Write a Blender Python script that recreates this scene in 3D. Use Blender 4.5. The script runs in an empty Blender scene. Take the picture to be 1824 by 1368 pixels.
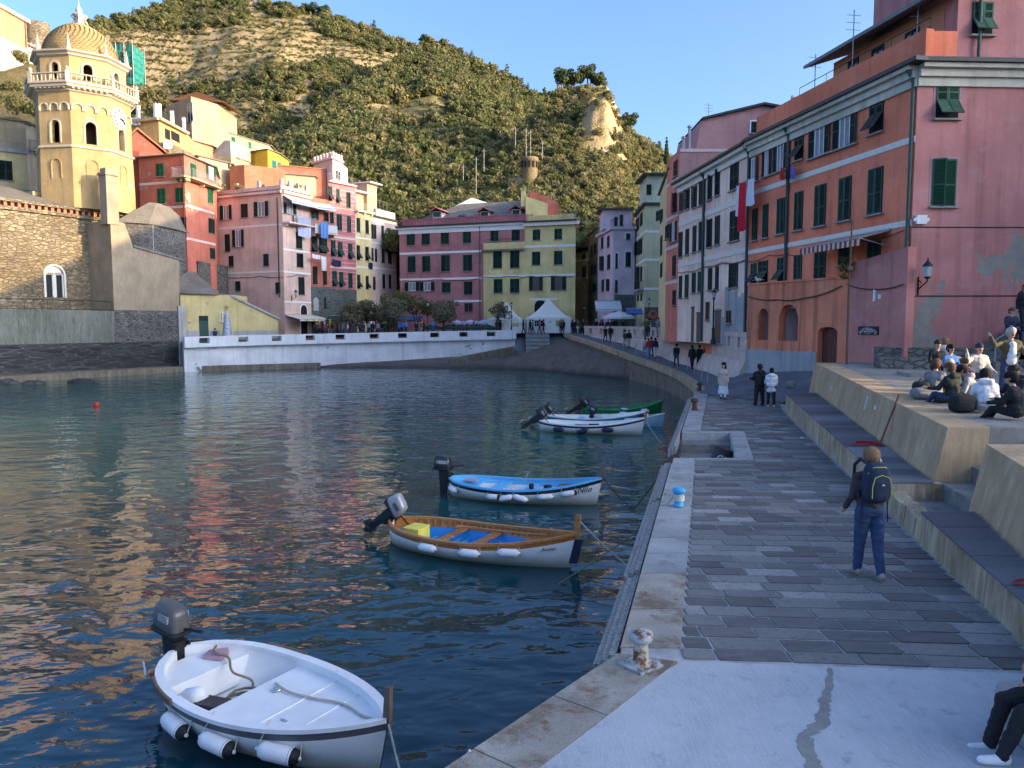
import bpy, bmesh, math, random
import numpy as np
from mathutils import Vector, Matrix, noise as mnoise
random.seed(7)
np.random.seed(7)
SC=bpy.context.scene
COL=SC.collection
# ------------------------------------------------------------------ camera
F, CX, CY, HZ, CZ=1330.0, 912.0, 684.0, 577.0, 5.2
TH=math.atan((CY-HZ)/F)
ct, st=math.cos(TH), math.sin(TH)
cd=bpy.data.cameras.new('camera')
cam=bpy.data.objects.new('camera',cd)
COL.objects.link(cam)
cam.location=(0,0,CZ)
cam.rotation_euler=(math.pi/2-TH,0,0)
cd.sensor_width=36.0
cd.lens=36.0*F/1824.0
cd.clip_start, cd.clip_end=0.1, 3000
SC.camera=cam
# ------------------------------------------------------------------ sky, sun, exposure
SUN_EL=math.radians(11.5)
SUN_AZ=math.radians(70)
sv=Vector((math.sin(SUN_AZ)*math.cos(SUN_EL),-math.cos(SUN_AZ)*math.cos(SUN_EL),math.sin(SUN_EL)))
W=bpy.data.worlds.new('World')
SC.world=W
W.use_nodes=True
wn, wl=W.node_tree.nodes, W.node_tree.links
bg=wn['Background']
sky=wn.new('ShaderNodeTexSky')
sky.sky_type='NISHITA'
sky.sun_disc=False
sky.sun_elevation=SUN_EL
sky.sun_rotation=math.atan2(sv.x,sv.y)
sky.altitude=0
sky.air_density=0.58
sky.dust_density=4.0
sky.ozone_density=3.2
wl.new(sky.outputs[0],bg.inputs[0])
bg.inputs[1].default_value=0.15
sl=bpy.data.lights.new('sun','SUN')
sl.energy=2.0
sl.angle=math.radians(0.5)
sl.color=(1.0,0.70,0.38)
so=bpy.data.objects.new('sun',sl)
COL.objects.link(so)
so.rotation_euler=sv.to_track_quat('Z','Y').to_euler()
so.location=(60,-20,60)
vs=SC.view_settings
vs.view_transform='Standard'
vs.look='None'
vs.exposure=2.15
vs.gamma=1.0
vs.use_curve_mapping=False
SC.cycles.max_bounces=6
SC.cycles.diffuse_bounces=5
SC.cycles.glossy_bounces=3
SC.cycles.transmission_bounces=4
SC.cycles.transparent_max_bounces=6
SC.cycles.caustics_reflective=True
SC.cycles.sample_clamp_indirect=4.0
SC.cycles.blur_glossy=0.5
SC.cycles.caustics_refractive=False
SC.cycles.use_denoising=True
# ------------------------------------------------------------------ helpers: reading the photograph
def ray(px,py):
 u=(px-CX)/F
 v=(CY-py)/F
 return u, ct+v*st, v*ct-st
def P(px,py,Y):
 u, y, z=ray(px,py)
 k=Y/y
 return Vector((u*k,Y,CZ+z*k))
def PZ(px,py,z0):
 u, y, z=ray(px,py)
 k=(z0-CZ)/z
 return Vector((u*k,y*k,z0))
def XY(px,d,py=470):
 p=P(px,py,d)
 return (p.x,p.y)
def ZAT(py,d,px=912):
 return P(px,py,d).z
 # ------------------------------------------------------------------ helpers: objects
def tag(o,label=None,cat=None,group=None,kind=None):
 if label:o['label']=label
 if cat:o['category']=cat
 if group:o['group']=group
 if kind:o['kind']=kind
 return o
def empty(name,loc=(0,0,0),rz=0.0,label=None,cat=None,group=None):
 o=bpy.data.objects.new(name,None)
 COL.objects.link(o)
 o.location=loc
 o.rotation_euler=(0,0,rz)
 o.empty_display_size=0.2
 return tag(o,label,cat,group)
def link(name,me,parent=None,loc=(0,0,0),rot=(0,0,0),scale=(1,1,1)):
 o=bpy.data.objects.new(name,me)
 COL.objects.link(o)
 o.parent=parent
 o.location=loc
 o.rotation_euler=rot
 o.scale=scale
 return o
def copy_tree(o,parent=None):
 c=o.copy()
 COL.objects.link(c)
 c.parent=parent
 for ch in list(o.children):
  copy_tree(ch,c)
 return c
def set_slots(o,mats):
 for i, m in enumerate(mats):
  if i<len(o.material_slots):
   o.material_slots[i].link='OBJECT'
   o.material_slots[i].material=m
class MB:
 def __init__(self):
  self.v, self.f, self.m, self.s=[], [], [], []
 def face(self,pts,mi=0,sm=False):
  n=len(self.v)
  self.v+=[tuple(p)for p in pts]
  self.f.append(tuple(range(n,n+len(pts))))
  self.m.append(mi);self.s.append(sm)
 def raw(self,vs,fs,mi=0,sm=False):
  n=len(self.v)
  self.v+=[tuple(p)for p in vs]
  for f in fs:
   self.f.append(tuple(i+n for i in f))
   self.m.append(mi);self.s.append(sm)
  return self
 def hexa(self,p,mi=0):
  return self.raw(p,[(3,2,1,0),(4,5,6,7),(0,1,5,4),(1,2,6,5),(2,3,7,6),(3,0,4,7)],mi)
 def box(self,c,s,mi=0,M=None,taper=1.0):
  hx, hy, hz=s[0]/2, s[1]/2, s[2]/2
  pts=[Vector((x*hx*k,y*hy*k,z*hz))for z,k in ((-1,1),(1,taper))for x,y in ((-1,-1),(1,-1),(1,1),(-1,1))]
  if M is not None:pts=[M@p for p in pts]
  c=Vector(c)
  return self.hexa([p+c for p in pts],mi)
 def bar(self,a,b,w,h,mi=0,up=(0,0,1)):
  a, b=Vector(a), Vector(b)
  d=(b-a).normalized()
  u=Vector(up)
  s=d.cross(u)
  if s.length<1e-5:s=d.cross(Vector((1,0,0)))
  s.normalize()
  u=s.cross(d).normalized()
  s, u=s*w/2, u*h/2
  return self.hexa([a-s-u,a+s-u,b+s-u,b-s-u,a-s+u,a+s+u,b+s+u,b-s+u],mi)
 def prism(self,poly,z0,z1,mi=0,cap=True,mi_top=None):
  n=len(poly)
  zt=z1 if isinstance(z1,(list,tuple))else [z1]*n
  zb=z0 if isinstance(z0,(list,tuple))else [z0]*n
  vs=[(p[0],p[1],zb[i])for i,p in enumerate(poly)]+[(p[0],p[1],zt[i])for i,p in enumerate(poly)]
  self.raw(vs,[(i,(i+1)%n,n+(i+1)%n,n+i)for i in range(n)],mi)
  if cap:
   self.raw(vs[n:],[tuple(range(n))],mi if mi_top is None else mi_top)
   self.raw(vs[:n],[tuple(reversed(range(n)))],mi)
  return self
 def tube(self,pts,r,n=6,mi=0,sm=True,cap=True):
  pts=[Vector(p)for p in pts]
  rs=r if isinstance(r,(list,tuple))else [r]*len(pts)
  up=None
  rings=[]
  for i, p in enumerate(pts):
   d=(pts[min(i+1,len(pts)-1)]-pts[max(i-1,0)])
   if d.length<1e-9:d=Vector((0,0,1))
   d.normalize()
   if up is None:
    up=Vector((0,0,1))if abs(d.z)<0.9 else Vector((1,0,0))
   s=d.cross(up).normalized()
   u=s.cross(d).normalized()
   up=u
   rings.append([p+(s*math.cos(a)+u*math.sin(a))*rs[i]for a in [2*math.pi*k/n for k in range(n)]])
  vs=[q for rg in rings for q in rg]
  fs=[]
  for i in range(len(rings)-1):
   for k in range(n):
    a, b=i*n+k, i*n+(k+1)%n
    fs.append((a,b,b+n,a+n))
  self.raw(vs,fs,mi,sm)
  if cap:
   self.raw(rings[0],[tuple(reversed(range(n)))],mi)
   self.raw(rings[-1],[tuple(range(n))],mi)
  return self
 def lathe(self,prof,c=(0,0,0),n=12,mi=0,sm=True,M=None,a0=0.0):
  vs=[]
  for r, z in prof:
   for k in range(n):
    a=a0+2*math.pi*k/n
    p=Vector((r*math.cos(a),r*math.sin(a),z))
    if M is not None:p=M@p
    vs.append(p+Vector(c))
  fs=[]
  for i in range(len(prof)-1):
   for k in range(n):
    a, b=i*n+k, i*n+(k+1)%n
    fs.append((a,b,b+n,a+n))
  self.raw(vs,fs,mi,sm)
  if prof[0][0]>1e-4:self.raw(vs[:n],[tuple(reversed(range(n)))],mi)
  if prof[-1][0]>1e-4:self.raw(vs[-n:],[tuple(range(n))],mi)
  return self
 def mesh(self,name,mats,off=(0,0,0),smooth=None):
  me=bpy.data.meshes.new(name)
  o=Vector(off)
  vs=self.v if o.length==0 else [(p[0]-o.x,p[1]-o.y,p[2]-o.z)for p in self.v]
  me.from_pydata(vs,[],self.f)
  for m in (mats if isinstance(mats,(list,tuple))else [mats]):
   me.materials.append(m)
  me.polygons.foreach_set('material_index',self.m)
  me.polygons.foreach_set('use_smooth',[smooth]*len(self.f)if smooth is not None else self.s)
  me.update()
  return me
 def build(self,name,mats,parent=None,world=True,smooth=None):
  off=(0,0,0)
  if world and parent is not None:
   q=parent;off=Vector((0,0,0))
   while q is not None:
    off=off+Vector(q.location);q=q.parent
  elif world and self.v:
   a=np.array(self.v)
   off=((a[:,0].min()+a[:,0].max())/2,(a[:,1].min()+a[:,1].max())/2,a[:,2].min())
  me=self.mesh(name,mats,off,smooth)
  return link(name,me,parent,loc=off if parent is None else (0,0,0))
def catm(pts,n=6):
 V=[Vector(p)for p in pts];V=[V[0]]+V+[V[-1]];out=[]
 for a, b, c, d in zip(V,V[1:],V[2:],V[3:]):
  for k in range(n):
   t=k/n;out.append(.5*(2*b+(c-a)*t+(2*a-5*b+4*c-d)*t*t+(3*b-a-3*c+d)*t**3))
 return out+[V[-1]]
 # ------------------------------------------------------------------ helpers: materials
class NT:
 def __init__(self,name):
  self.m=bpy.data.materials.new(name)
  self.m.use_nodes=True
  self.t=self.m.node_tree
  self.n=self.t.nodes
  self.b=self.n['Principled BSDF']
  self.out=self.n['Material Output']
 def add(self,typ,**kw):
  nd=self.n.new('ShaderNode'+typ)
  for k, v in kw.items():
   setattr(nd,k,v)
  return nd
 def l(self,a,b):
  self.t.links.new(a,b)
 def put(self,sock,v):
  if hasattr(v,'is_linked')or isinstance(v,bpy.types.NodeSocket):self.l(v,sock)
  elif isinstance(v,(tuple,list))and len(v)==3 and sock.type=='RGBA':sock.default_value=(*v,1)
  else :sock.default_value=v
 def vec(self,kind='Object',scale=None,rot=None):
  if kind=='World':
   s=self.add('NewGeometry').outputs['Position']
  else :
   s=self.add('TexCoord').outputs[kind]
  if scale is not None or rot is not None:
   mp=self.add('Mapping')
   self.l(s,mp.inputs[0])
   if scale is not None:mp.inputs['Scale'].default_value=scale
   if rot is not None:mp.inputs['Rotation'].default_value=rot
   s=mp.outputs[0]
  return s
 def noise(self,scale,detail=4,rough=0.55,vec=None,dist=0.0):
  nd=self.add('TexNoise')
  nd.inputs['Scale'].default_value=scale
  nd.inputs['Detail'].default_value=detail
  nd.inputs['Roughness'].default_value=rough
  nd.inputs['Distortion'].default_value=dist
  self.l(vec if vec is not None else self.vec(),nd.inputs['Vector'])
  return nd.outputs[0]
 def vor(self,scale,vec=None,feature='F1',out='Distance',rnd=1.0):
  nd=self.add('TexVoronoi',feature=feature)
  nd.inputs['Scale'].default_value=scale
  nd.inputs['Randomness'].default_value=rnd
  self.l(vec if vec is not None else self.vec(),nd.inputs['Vector'])
  return nd.outputs[out]
 def ramp(self,fac,stops,interp='LINEAR'):
  nd=self.add('ValToRGB')
  cr=nd.color_ramp
  cr.interpolation=interp
  while len(cr.elements)<len(stops):cr.elements.new(0.5)
  for e, (p,c)in zip(cr.elements,stops):
   e.position=p
   e.color=(*c,1)if isinstance(c,(tuple,list))else (c,c,c,1)
  self.l(fac,nd.inputs[0])
  return nd.outputs[0]
 def mix(self,fac,a,b,blend='MIX'):
  nd=self.add('Mix',data_type='RGBA',blend_type=blend)
  self.put(nd.inputs[0],fac);self.put(nd.inputs[6],a);self.put(nd.inputs[7],b)
  return nd.outputs[2]
 def math(self,op,a,b=0.0,c=0.0):
  nd=self.add('Math',operation=op)
  self.put(nd.inputs[0],a);self.put(nd.inputs[1],b);self.put(nd.inputs[2],c)
  return nd.outputs[0]
 def bump(self,h,strength=0.4,dist=0.02,normal=None):
  nd=self.add('Bump')
  nd.inputs['Strength'].default_value=strength
  nd.inputs['Distance'].default_value=dist
  self.l(h,nd.inputs['Height'])
  if normal is not None:self.l(normal,nd.inputs['Normal'])
  self.l(nd.outputs[0],self.b.inputs['Normal'])
  return nd.outputs[0]
 def fin(self,col=None,rough=0.8,metal=0.0,spec=0.3):
  if col is not None:self.put(self.b.inputs['Base Color'],col)
  self.put(self.b.inputs['Roughness'],rough)
  self.b.inputs['Metallic'].default_value=metal
  self.b.inputs['Specular IOR Level'].default_value=spec
  return self.m
def k3(c,k):return tuple(min(1.0,x*k)for x in c)
def srgb(r,g,b):
 return tuple(((x/255)/12.92 if x/255<0.04045 else ((x/255+0.055)/1.055)**2.4)for x in (r,g,b))
_MC={}
def flat(name,col,rough=0.6,metal=0.0,var=0.12,scale=8.0,spec=0.3,bump=0.0):
 key=(name,col,rough,metal)
 if key in _MC:return _MC[key]
 t=NT(name)
 nz=t.noise(scale,4)
 c=t.mix(t.ramp(nz,[(0.3,0.0),(0.7,1.0)]),k3(col,1-var),k3(col,1+var))
 if bump:t.bump(t.noise(scale*5,3),bump,0.01)
 _MC[key]=t.fin(c,rough,metal,spec)
 return _MC[key]
def plaster(name,col,stain=0.35,peel=0.0,peelcol=(0.25,0.25,0.24),fade=0.42):
 key=(name,col,stain,peel)
 if key in _MC:return _MC[key]
 t=NT(name)
 v=t.vec('World')
 big=t.noise(0.35,5,0.6,v)
 c=t.mix(t.ramp(big,[(0.3,0.0),(0.72,1.0)]),k3(col,1-fade*.6),k3(col,1+fade*.5))
 fine=t.noise(5.0,4,0.6,v)
 c=t.mix(t.ramp(fine,[(0.35,0.0),(0.75,0.3)]),c,k3(col,0.7))
 vst=t.vec('World',scale=(2.2,2.2,0.12))
 stk=t.noise(1.0,5,0.6,vst)
 c=t.mix(t.math('MULTIPLY',t.ramp(stk,[(0.50,0.0),(0.72,1.0)]),stain*1.2),c,k3(col,0.45),'MIX')
 rep=t.noise(0.8,3,0.5,t.vec('World',scale=(1,1,1.6)),0.2)
 c=t.mix(t.ramp(rep,[(0.60,0.0),(0.63,0.16)]),c,tuple(x*.55+.22 for x in col))
 h=t.noise(14.0,5,0.65,v)
 if peel>0:
  pn=t.noise(0.45,8,0.68,v,0.3)
  pm=t.ramp(pn,[(0.72-peel,0.0),(0.735-peel,1.0)])
  pc=t.mix(t.noise(3.0,4,0.6,v),k3(peelcol,0.7),k3(peelcol,1.25))
  c=t.mix(pm,c,pc)
  h=t.math('SUBTRACT',h,t.math('MULTIPLY',pm,0.6))
 t.bump(h,0.35,0.03)
 _MC[key]=t.fin(c,0.88,0,0.15)
 return _MC[key]
def stonewall(name,c1,c2,mortar,scale=(1.6,1.6,3.4),rough=0.9,bump=0.8,moss=None):
 t=NT(name)
 v=t.vec('World',scale=scale)
 w=t.add('VectorMath',operation='ADD')
 nn=t.add('TexNoise');nn.inputs['Scale'].default_value=1.3;t.l(v,nn.inputs['Vector'])
 sc=t.add('VectorMath',operation='SCALE');sc.inputs['Scale'].default_value=0.5
 t.l(nn.outputs[1],sc.inputs[0]);t.l(v,w.inputs[0]);t.l(sc.outputs[0],w.inputs[1])
 vv=w.outputs[0]
 edge=t.vor(1.0,vv,'DISTANCE_TO_EDGE')
 cid=t.vor(1.0,vv,'F1','Color')
 sep=t.add('SeparateColor');t.l(cid,sep.inputs[0])
 c=t.mix(sep.outputs[0],c1,c2)
 c=t.mix(t.math('MULTIPLY',t.noise(9,4,0.6,v),0.5),c,k3(c1,0.55))
 jm=t.ramp(edge,[(0.02,0.0),(0.10,1.0)])
 c=t.mix(jm,mortar,c)
 big=t.noise(0.06,5,0.6,v)
 c=t.mix(t.ramp(big,[(0.42,0.0),(0.66,0.55)]),c,k3(c1,0.5))
 if moss:
  mn=t.noise(0.22,6,0.65,v)
  c=t.mix(t.ramp(mn,[(0.52,0.0),(0.62,0.8)]),c,moss)
 hh=t.math('ADD',t.math('MULTIPLY',jm,0.8),t.math('MULTIPLY',sep.outputs[1],0.5))
 hh=t.math('ADD',hh,t.math('MULTIPLY',t.noise(12,4,0.6,v),0.3))
 t.bump(hh,bump,0.08)
 return t.fin(c,rough,0,0.15)
def concrete(name,col,stain=(0.09,0.065,0.04),amount=0.6,scale=1.0,drip=True,soft=False):
 t=NT(name)
 v=t.vec('World')
 c=t.mix(t.ramp(t.noise(0.9*scale,6,0.65,v),[(0.3,0.0),(0.7,1.0)]),k3(col,0.72),k3(col,1.2))
 c=t.mix(t.ramp(t.noise(40*scale,3,0.6,v),[(0.45,0.0),(0.75,0.45)]),c,k3(col,0.55))
 if drip:
  s=t.noise(1.0,7,0.7,t.vec('World',scale=(2.4,2.4,0.7)),0.8)
  c=t.mix(t.math('MULTIPLY',t.ramp(s,[(0.36,0.0),(0.68,1.0)]),amount),c,stain)
  s2=t.noise(1.0,6,0.65,t.vec('World',scale=(9,9,0.6)),0.4)
  c=t.mix(t.math('MULTIPLY',t.ramp(s2,[(0.52,0.0),(0.66,1.0)]),amount*.45),c,k3(col,1.5))
 else :
  s=t.noise(1.6*scale,7,0.7,v)
  c=t.mix(t.math('MULTIPLY',t.ramp(s,[(0.5,0.0),(0.68,1.0)]),amount),c,stain)
 t.bump(t.math('ADD',t.noise(50,3,0.6,v),t.noise(5,5,0.6,v)),0.35,0.02)
 return t.fin(c,0.9,0,0.2)
def woodmat(name,col,rough=0.5,axis=0,spec=0.4,dark=0.55):
 t=NT(name)
 s=[14,14,14];s[axis]=1.2
 g=t.noise(1.5,6,0.65,t.vec('Object',scale=tuple(s)),0.6)
 c=t.mix(t.ramp(g,[(0.3,0.0),(0.7,1.0)]),k3(col,dark),k3(col,1.2))
 t.bump(g,0.2,0.01)
 return t.fin(c,rough,0,spec)
 # ================================================================== SETTING: water, hills, quays
Z_Q=1.65
def water_mat():
 t=NT('sea_water')
 v=t.vec('World')
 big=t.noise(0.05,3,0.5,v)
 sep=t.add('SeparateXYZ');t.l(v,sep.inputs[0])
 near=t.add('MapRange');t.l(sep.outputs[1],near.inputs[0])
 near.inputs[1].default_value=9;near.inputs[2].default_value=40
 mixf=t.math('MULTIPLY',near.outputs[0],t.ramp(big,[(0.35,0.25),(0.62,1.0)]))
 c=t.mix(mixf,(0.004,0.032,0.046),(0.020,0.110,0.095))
 h1=t.noise(0.42,2,0.5,t.vec('World',scale=(1.0,1.35,1),rot=(0,0,0.35)),0.4)
 h2=t.noise(1.25,2,0.5,t.vec('World',scale=(0.8,1.25,1),rot=(0,0,-0.3)),0.3)
 h3=t.noise(4.2,2,0.5,t.vec('World',scale=(0.8,1.3,1)))
 h=t.math('ADD',t.math('MULTIPLY',h1,1.0),t.math('MULTIPLY',h2,0.46))
 h=t.math('ADD',h,t.math('MULTIPLY',h3,0.055))
 t.bump(h,1.0,0.10)
 t.fin(c,0.03,0,0.5)
 t.b.inputs['IOR'].default_value=1.333
 return t.m
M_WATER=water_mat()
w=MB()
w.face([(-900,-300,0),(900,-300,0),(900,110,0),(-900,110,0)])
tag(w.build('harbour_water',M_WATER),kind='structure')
# ---- hills -------------------------------------------------------
def hill_mat(name,soil,grass,rock,rockiness):
 t=NT(name)
 v=t.vec('World')
 n1=t.noise(0.06,6,0.65,v)
 n2=t.noise(0.5,5,0.65,v)
 c=t.mix(t.ramp(n1,[(0.38,0.0),(0.6,1.0)]),soil,grass)
 c=t.mix(t.ramp(n2,[(0.35,0.0),(0.7,0.7)]),c,k3(grass,0.5))
 g=t.add('NewGeometry')
 sp=t.add('SeparateXYZ');t.l(g.outputs['True Normal'],sp.inputs[0])
 steep=t.ramp(sp.outputs[2],[(rockiness-.15,1.0),(rockiness+.1,0.0)])
 rk=t.mix(t.noise(0.35,6,0.7,v),k3(rock,0.55),k3(rock,1.3))
 c=t.mix(steep,c,rk)
 t.bump(t.math('ADD',t.noise(0.6,6,0.7,v),t.noise(2.5,4,0.6,v)),0.8,0.5)
 return t.fin(c,0.95,0,0.1)
M_HILL=hill_mat('hillside_earth',(0.25,0.21,0.10),(0.155,0.15,0.058),(0.36,0.28,0.16),0.64)
M_ROCKH=hill_mat('castle_rock',(0.32,0.25,0.13),(0.18,0.17,0.065),(0.48,0.34,0.18),0.60)
def interp(pts,x):
 xs=[p[0]for p in pts];ys=[p[1]for p in pts]
 return float(np.interp(x,xs,ys))
def fbm(x,y,s,o=4):
 return mnoise.fractal(Vector((x*s,y*s,3.7)),1.0,2.0,o)
class Hill:
 def __init__(self,name,sky,depth,Y0,yb,mat,amp,nu=200,nv=110,step=0.0,back=0.86,cliffs=None,ease=0.92):
  self.sky, self.depth, self.Y0, self.yb=sky, depth, Y0, yb
  self.amp, self.step, self.ease, self.cliffs=amp, step, ease, cliffs
  a, b=sky[0][0], sky[-1][0]
  self.a, self.b=a, b
  vs, fs=[], []
  for i in range(nu+1):
   px=a+(b-a)*i/nu
   for j in range(nv+5):
    vs.append(self.pt(px,j/nv))
  m=nv+5
  for i in range(nu):
   for j in range(m-1):
    k=i*m+j
    fs.append((k,k+m,k+m+1,k+1))
  mb=MB();mb.raw(vs,fs,0,True)
  self.o=tag(mb.build(name,mat),kind='structure')
 def pt(self,px,tt):
  S=interp(self.sky,px);D=interp(self.depth,px)
  t=min(tt,1.0)
  Y=self.Y0+(D-self.Y0)*t
  yi=self.yb+(S-self.yb)*(t**self.ease)
  p=P(px,yi,Y)
  env=math.sin(math.pi*min(t*0.96+.02,1))**0.7
  z=p.z+env*self.amp*fbm(p.x,p.y,1/70)+(0.15+.85*env)*self.amp*0.25*fbm(p.x+50,p.y,1/18)
  if self.cliffs:z+=self.cliffs(px,t,p)
  if self.step:
   q=z/self.step
   f=q-math.floor(q)
   f2=min(1,max(0,(f-0.55)/0.45))**1.2
   z=z*0.25+0.75*(math.floor(q)+f2)*self.step
  if tt>1:
   Y+=(tt-1)*900
   z-=((tt-1)*500)
   p=Vector((p.x*Y/D if D else p.x,Y,z))
  return Vector((p.x,Y,z))
far_sky=[(-420,60),(-150,85),(0,92),(90,85),(150,52),(200,42),(260,22),(310,2),(360,-10),(430,-8),(490,4),(550,18),(600,33),(650,52),(700,70),(760,82),(820,130),(900,200),(980,260)]
far_dep=[(-420,240),(0,270),(350,360),(760,340),(980,330)]
H_FAR=Hill('far_hill',far_sky,far_dep,122,450,M_HILL,9,nu=230,nv=150,step=4.6)
mid_sky=[(430,345),(470,305),(510,262),(560,222),(620,175),(680,135),(740,98),(770,78),(800,94),(850,118),(900,146),(960,178),(1010,200),(1080,240),(1200,300),(1330,350)]
mid_dep=[(430,165),(560,205),(760,285),(900,280),(1330,250)]
H_MID=Hill('wooded_spur_hill',mid_sky,mid_dep,122,430,M_HILL,8,nu=170,nv=110)
def cl(px,t,p):
 d=0.0
 if 1030<px<1120:
  w_=math.exp(-((px-1076)/34)**2)
  d+=w_*12.0*max(0,min(1,(t-0.62)/0.12))*(1-t)*2.2+w_*3.0*fbm(p.x,p.y,1/7)*max(0,min(1,(t-.5)/.2))
 return d
cas_sky=[(690,392),(760,372),(820,350),(870,318),(900,282),(930,240),(962,200),(985,178),(1000,165),(1050,158),(1080,163),(1092,182),(1105,208),(1125,235),(1150,256),(1178,274),(1200,296),(1260,330),(1400,360)]
cas_dep=[(690,128),(800,140),(900,165),(1000,186),(1090,186),(1200,172),(1400,160)]
H_CAS=Hill('castle_rock_hill',cas_sky,cas_dep,112,440,M_ROCKH,6,nu=170,nv=110,cliffs=cl)
def shade_hill():  # unseen hill added to shade the harbour, its crest dipped for terrace sun
 vs, fs=[], []
 prof=[(-60,17),(-8,17),(0,13.5),(3,9.3),(15,9.3),(18,16),(22,24),(36,27),(65,38),(85,35),(104,31),(118,18),(130,8)]
 ys=np.arange(-60,131,2.5)
 xs=[26,30,34,40,48,60,75,90,120]
 ks=[0.12,0.3,0.6,0.97,1.0,1.0,0.95,0.8,0.3]
 for y in ys:
  h=interp(prof,y)
  for x, k in zip(xs,ks):
   vs.append((x,y,h*k+(0.5*fbm(x,y,.15)if k>.3 and not 0<y<18 else 0)))
 m=len(xs)
 for i in range(len(ys)-1):
  for j in range(m-1):
   k=i*m+j
   fs.append((k,k+1,k+m+1,k+m))
 mb=MB();mb.raw(vs,fs,0,True)
 tag(mb.build('shade_hill_terrain',M_ROCKH),kind='structure')
shade_hill()
# ---- foliage -----------------------------------------------------
def leaf_mat(name,cols,rough=0.7,trans=0.45):
 t=NT(name)
 oi=t.add('ObjectInfo')
 c=t.ramp(oi.outputs['Random'],[(i/(len(cols)-1),c)for i,c in enumerate(cols)])
 n=t.noise(1.7,3,0.6)
 c=t.mix(t.ramp(n,[(0.35,0.0),(0.7,0.45)]),c,k3(cols[0],0.8))
 t.fin(c,rough,0,0.2)
 tr=t.add('BsdfTranslucent');t.l(c,tr.inputs[0])
 ms=t.add('MixShader');ms.inputs[0].default_value=trans
 t.l(t.b.outputs[0],ms.inputs[1]);t.l(tr.outputs[0],ms.inputs[2]);t.l(ms.outputs[0],t.out.inputs[0])
 return t.m
M_LEAF=leaf_mat('evergreen_leaves',[(0.10,0.12,0.045),(0.145,0.165,0.06),(0.18,0.195,0.075),(0.20,0.18,0.08),(0.25,0.22,0.10)])
M_LEAFY=leaf_mat('dry_scrub_leaves',[(0.16,0.165,0.06),(0.22,0.21,0.08),(0.29,0.25,0.105),(0.32,0.27,0.13),(0.20,0.205,0.085)])
M_PINE=leaf_mat('pine_needles',[(0.05,0.075,0.03),(0.065,0.09,0.035),(0.08,0.105,0.04)],trans=0.3)
M_GREYL=leaf_mat('grey_green_twigs',[(0.16,0.155,0.09),(0.19,0.18,0.11),(0.175,0.16,0.10)],trans=0.3)
M_BARK=flat('tree_bark',(0.085,0.062,0.045),0.9,var=0.3,scale=6)
def leaf_mesh(name,mat,n,lobes,leaf,seed,flatness=0.8,extra=None):
 rs=np.random.RandomState(seed)
 L=np.array(lobes)
 wts=L[:,3]**2;wts/=wts.sum()
 idx=rs.choice(len(L),n,p=wts)
 d=rs.normal(size=(n,3));d/=np.linalg.norm(d,axis=1)[:,None]
 r=(0.55+0.5*rs.rand(n)**0.6)
 c=L[idx,:3]+d*(L[idx,3]*r)[:,None]*np.array([1,1,flatness])
 nrm=d+rs.normal(size=(n,3))*0.55
 nrm/=np.linalg.norm(nrm,axis=1)[:,None]
 a=np.cross(nrm,rs.normal(size=(n,3)));a/=np.linalg.norm(a,axis=1)[:,None]
 b=np.cross(nrm,a)
 s=leaf*(0.6+0.8*rs.rand(n))[:,None]
 v=np.stack([c-a*s-b*s*.6,c+a*s*.9-b*s*.5,c+a*s+b*s*.6,c-a*s*.8+b*s*.7],1).reshape(-1,3)
 f=np.arange(4*n).reshape(-1,4)
 me=bpy.data.meshes.new(name)
 me.from_pydata(v.tolist(),[],f.tolist())
 me.materials.append(mat)
 me.update()
 return me
def lobes(k,seed,up=0.55,spread=0.55):
 r=random.Random(seed)
 out=[(0,0,up,0.55)]
 for i in range(k):
  a=r.uniform(0,6.28);d=r.uniform(0.25,spread)
  out.append((d*math.cos(a),d*math.sin(a),up+r.uniform(-0.3,0.35),r.uniform(0.25,0.45)))
 return out
def proto_collection(name,specs):
 c=bpy.data.collections.new(name)
 for i, (mat,n,lb,lf,sd)in enumerate(specs):
  me=leaf_mesh('scrub_clump',mat,n,lb,lf,sd)
  o=bpy.data.objects.new('%s_%02d'%(name,i),me)
  c.objects.link(o)
 return c
PC_TREES=proto_collection('hill_trees',[(M_LEAF,330,lobes(6,10+i,.5+.12*i,.6),0.105,i)for i in range(4)]+[(M_LEAFY,260,lobes(5,30+i,0.36,.75),0.10,60+i)for i in range(3)]+[(M_LEAF,240,[(0,0,.3+.28*k,.42-.045*k)for k in range(6)],.10,90),(M_LEAFY,200,[(.5*math.cos(k*1.3),.5*math.sin(k*1.3),.18,.3)for k in range(6)],.09,91),(M_GREYL,170,lobes(6,77,.6,.7),.09,92)])
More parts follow.
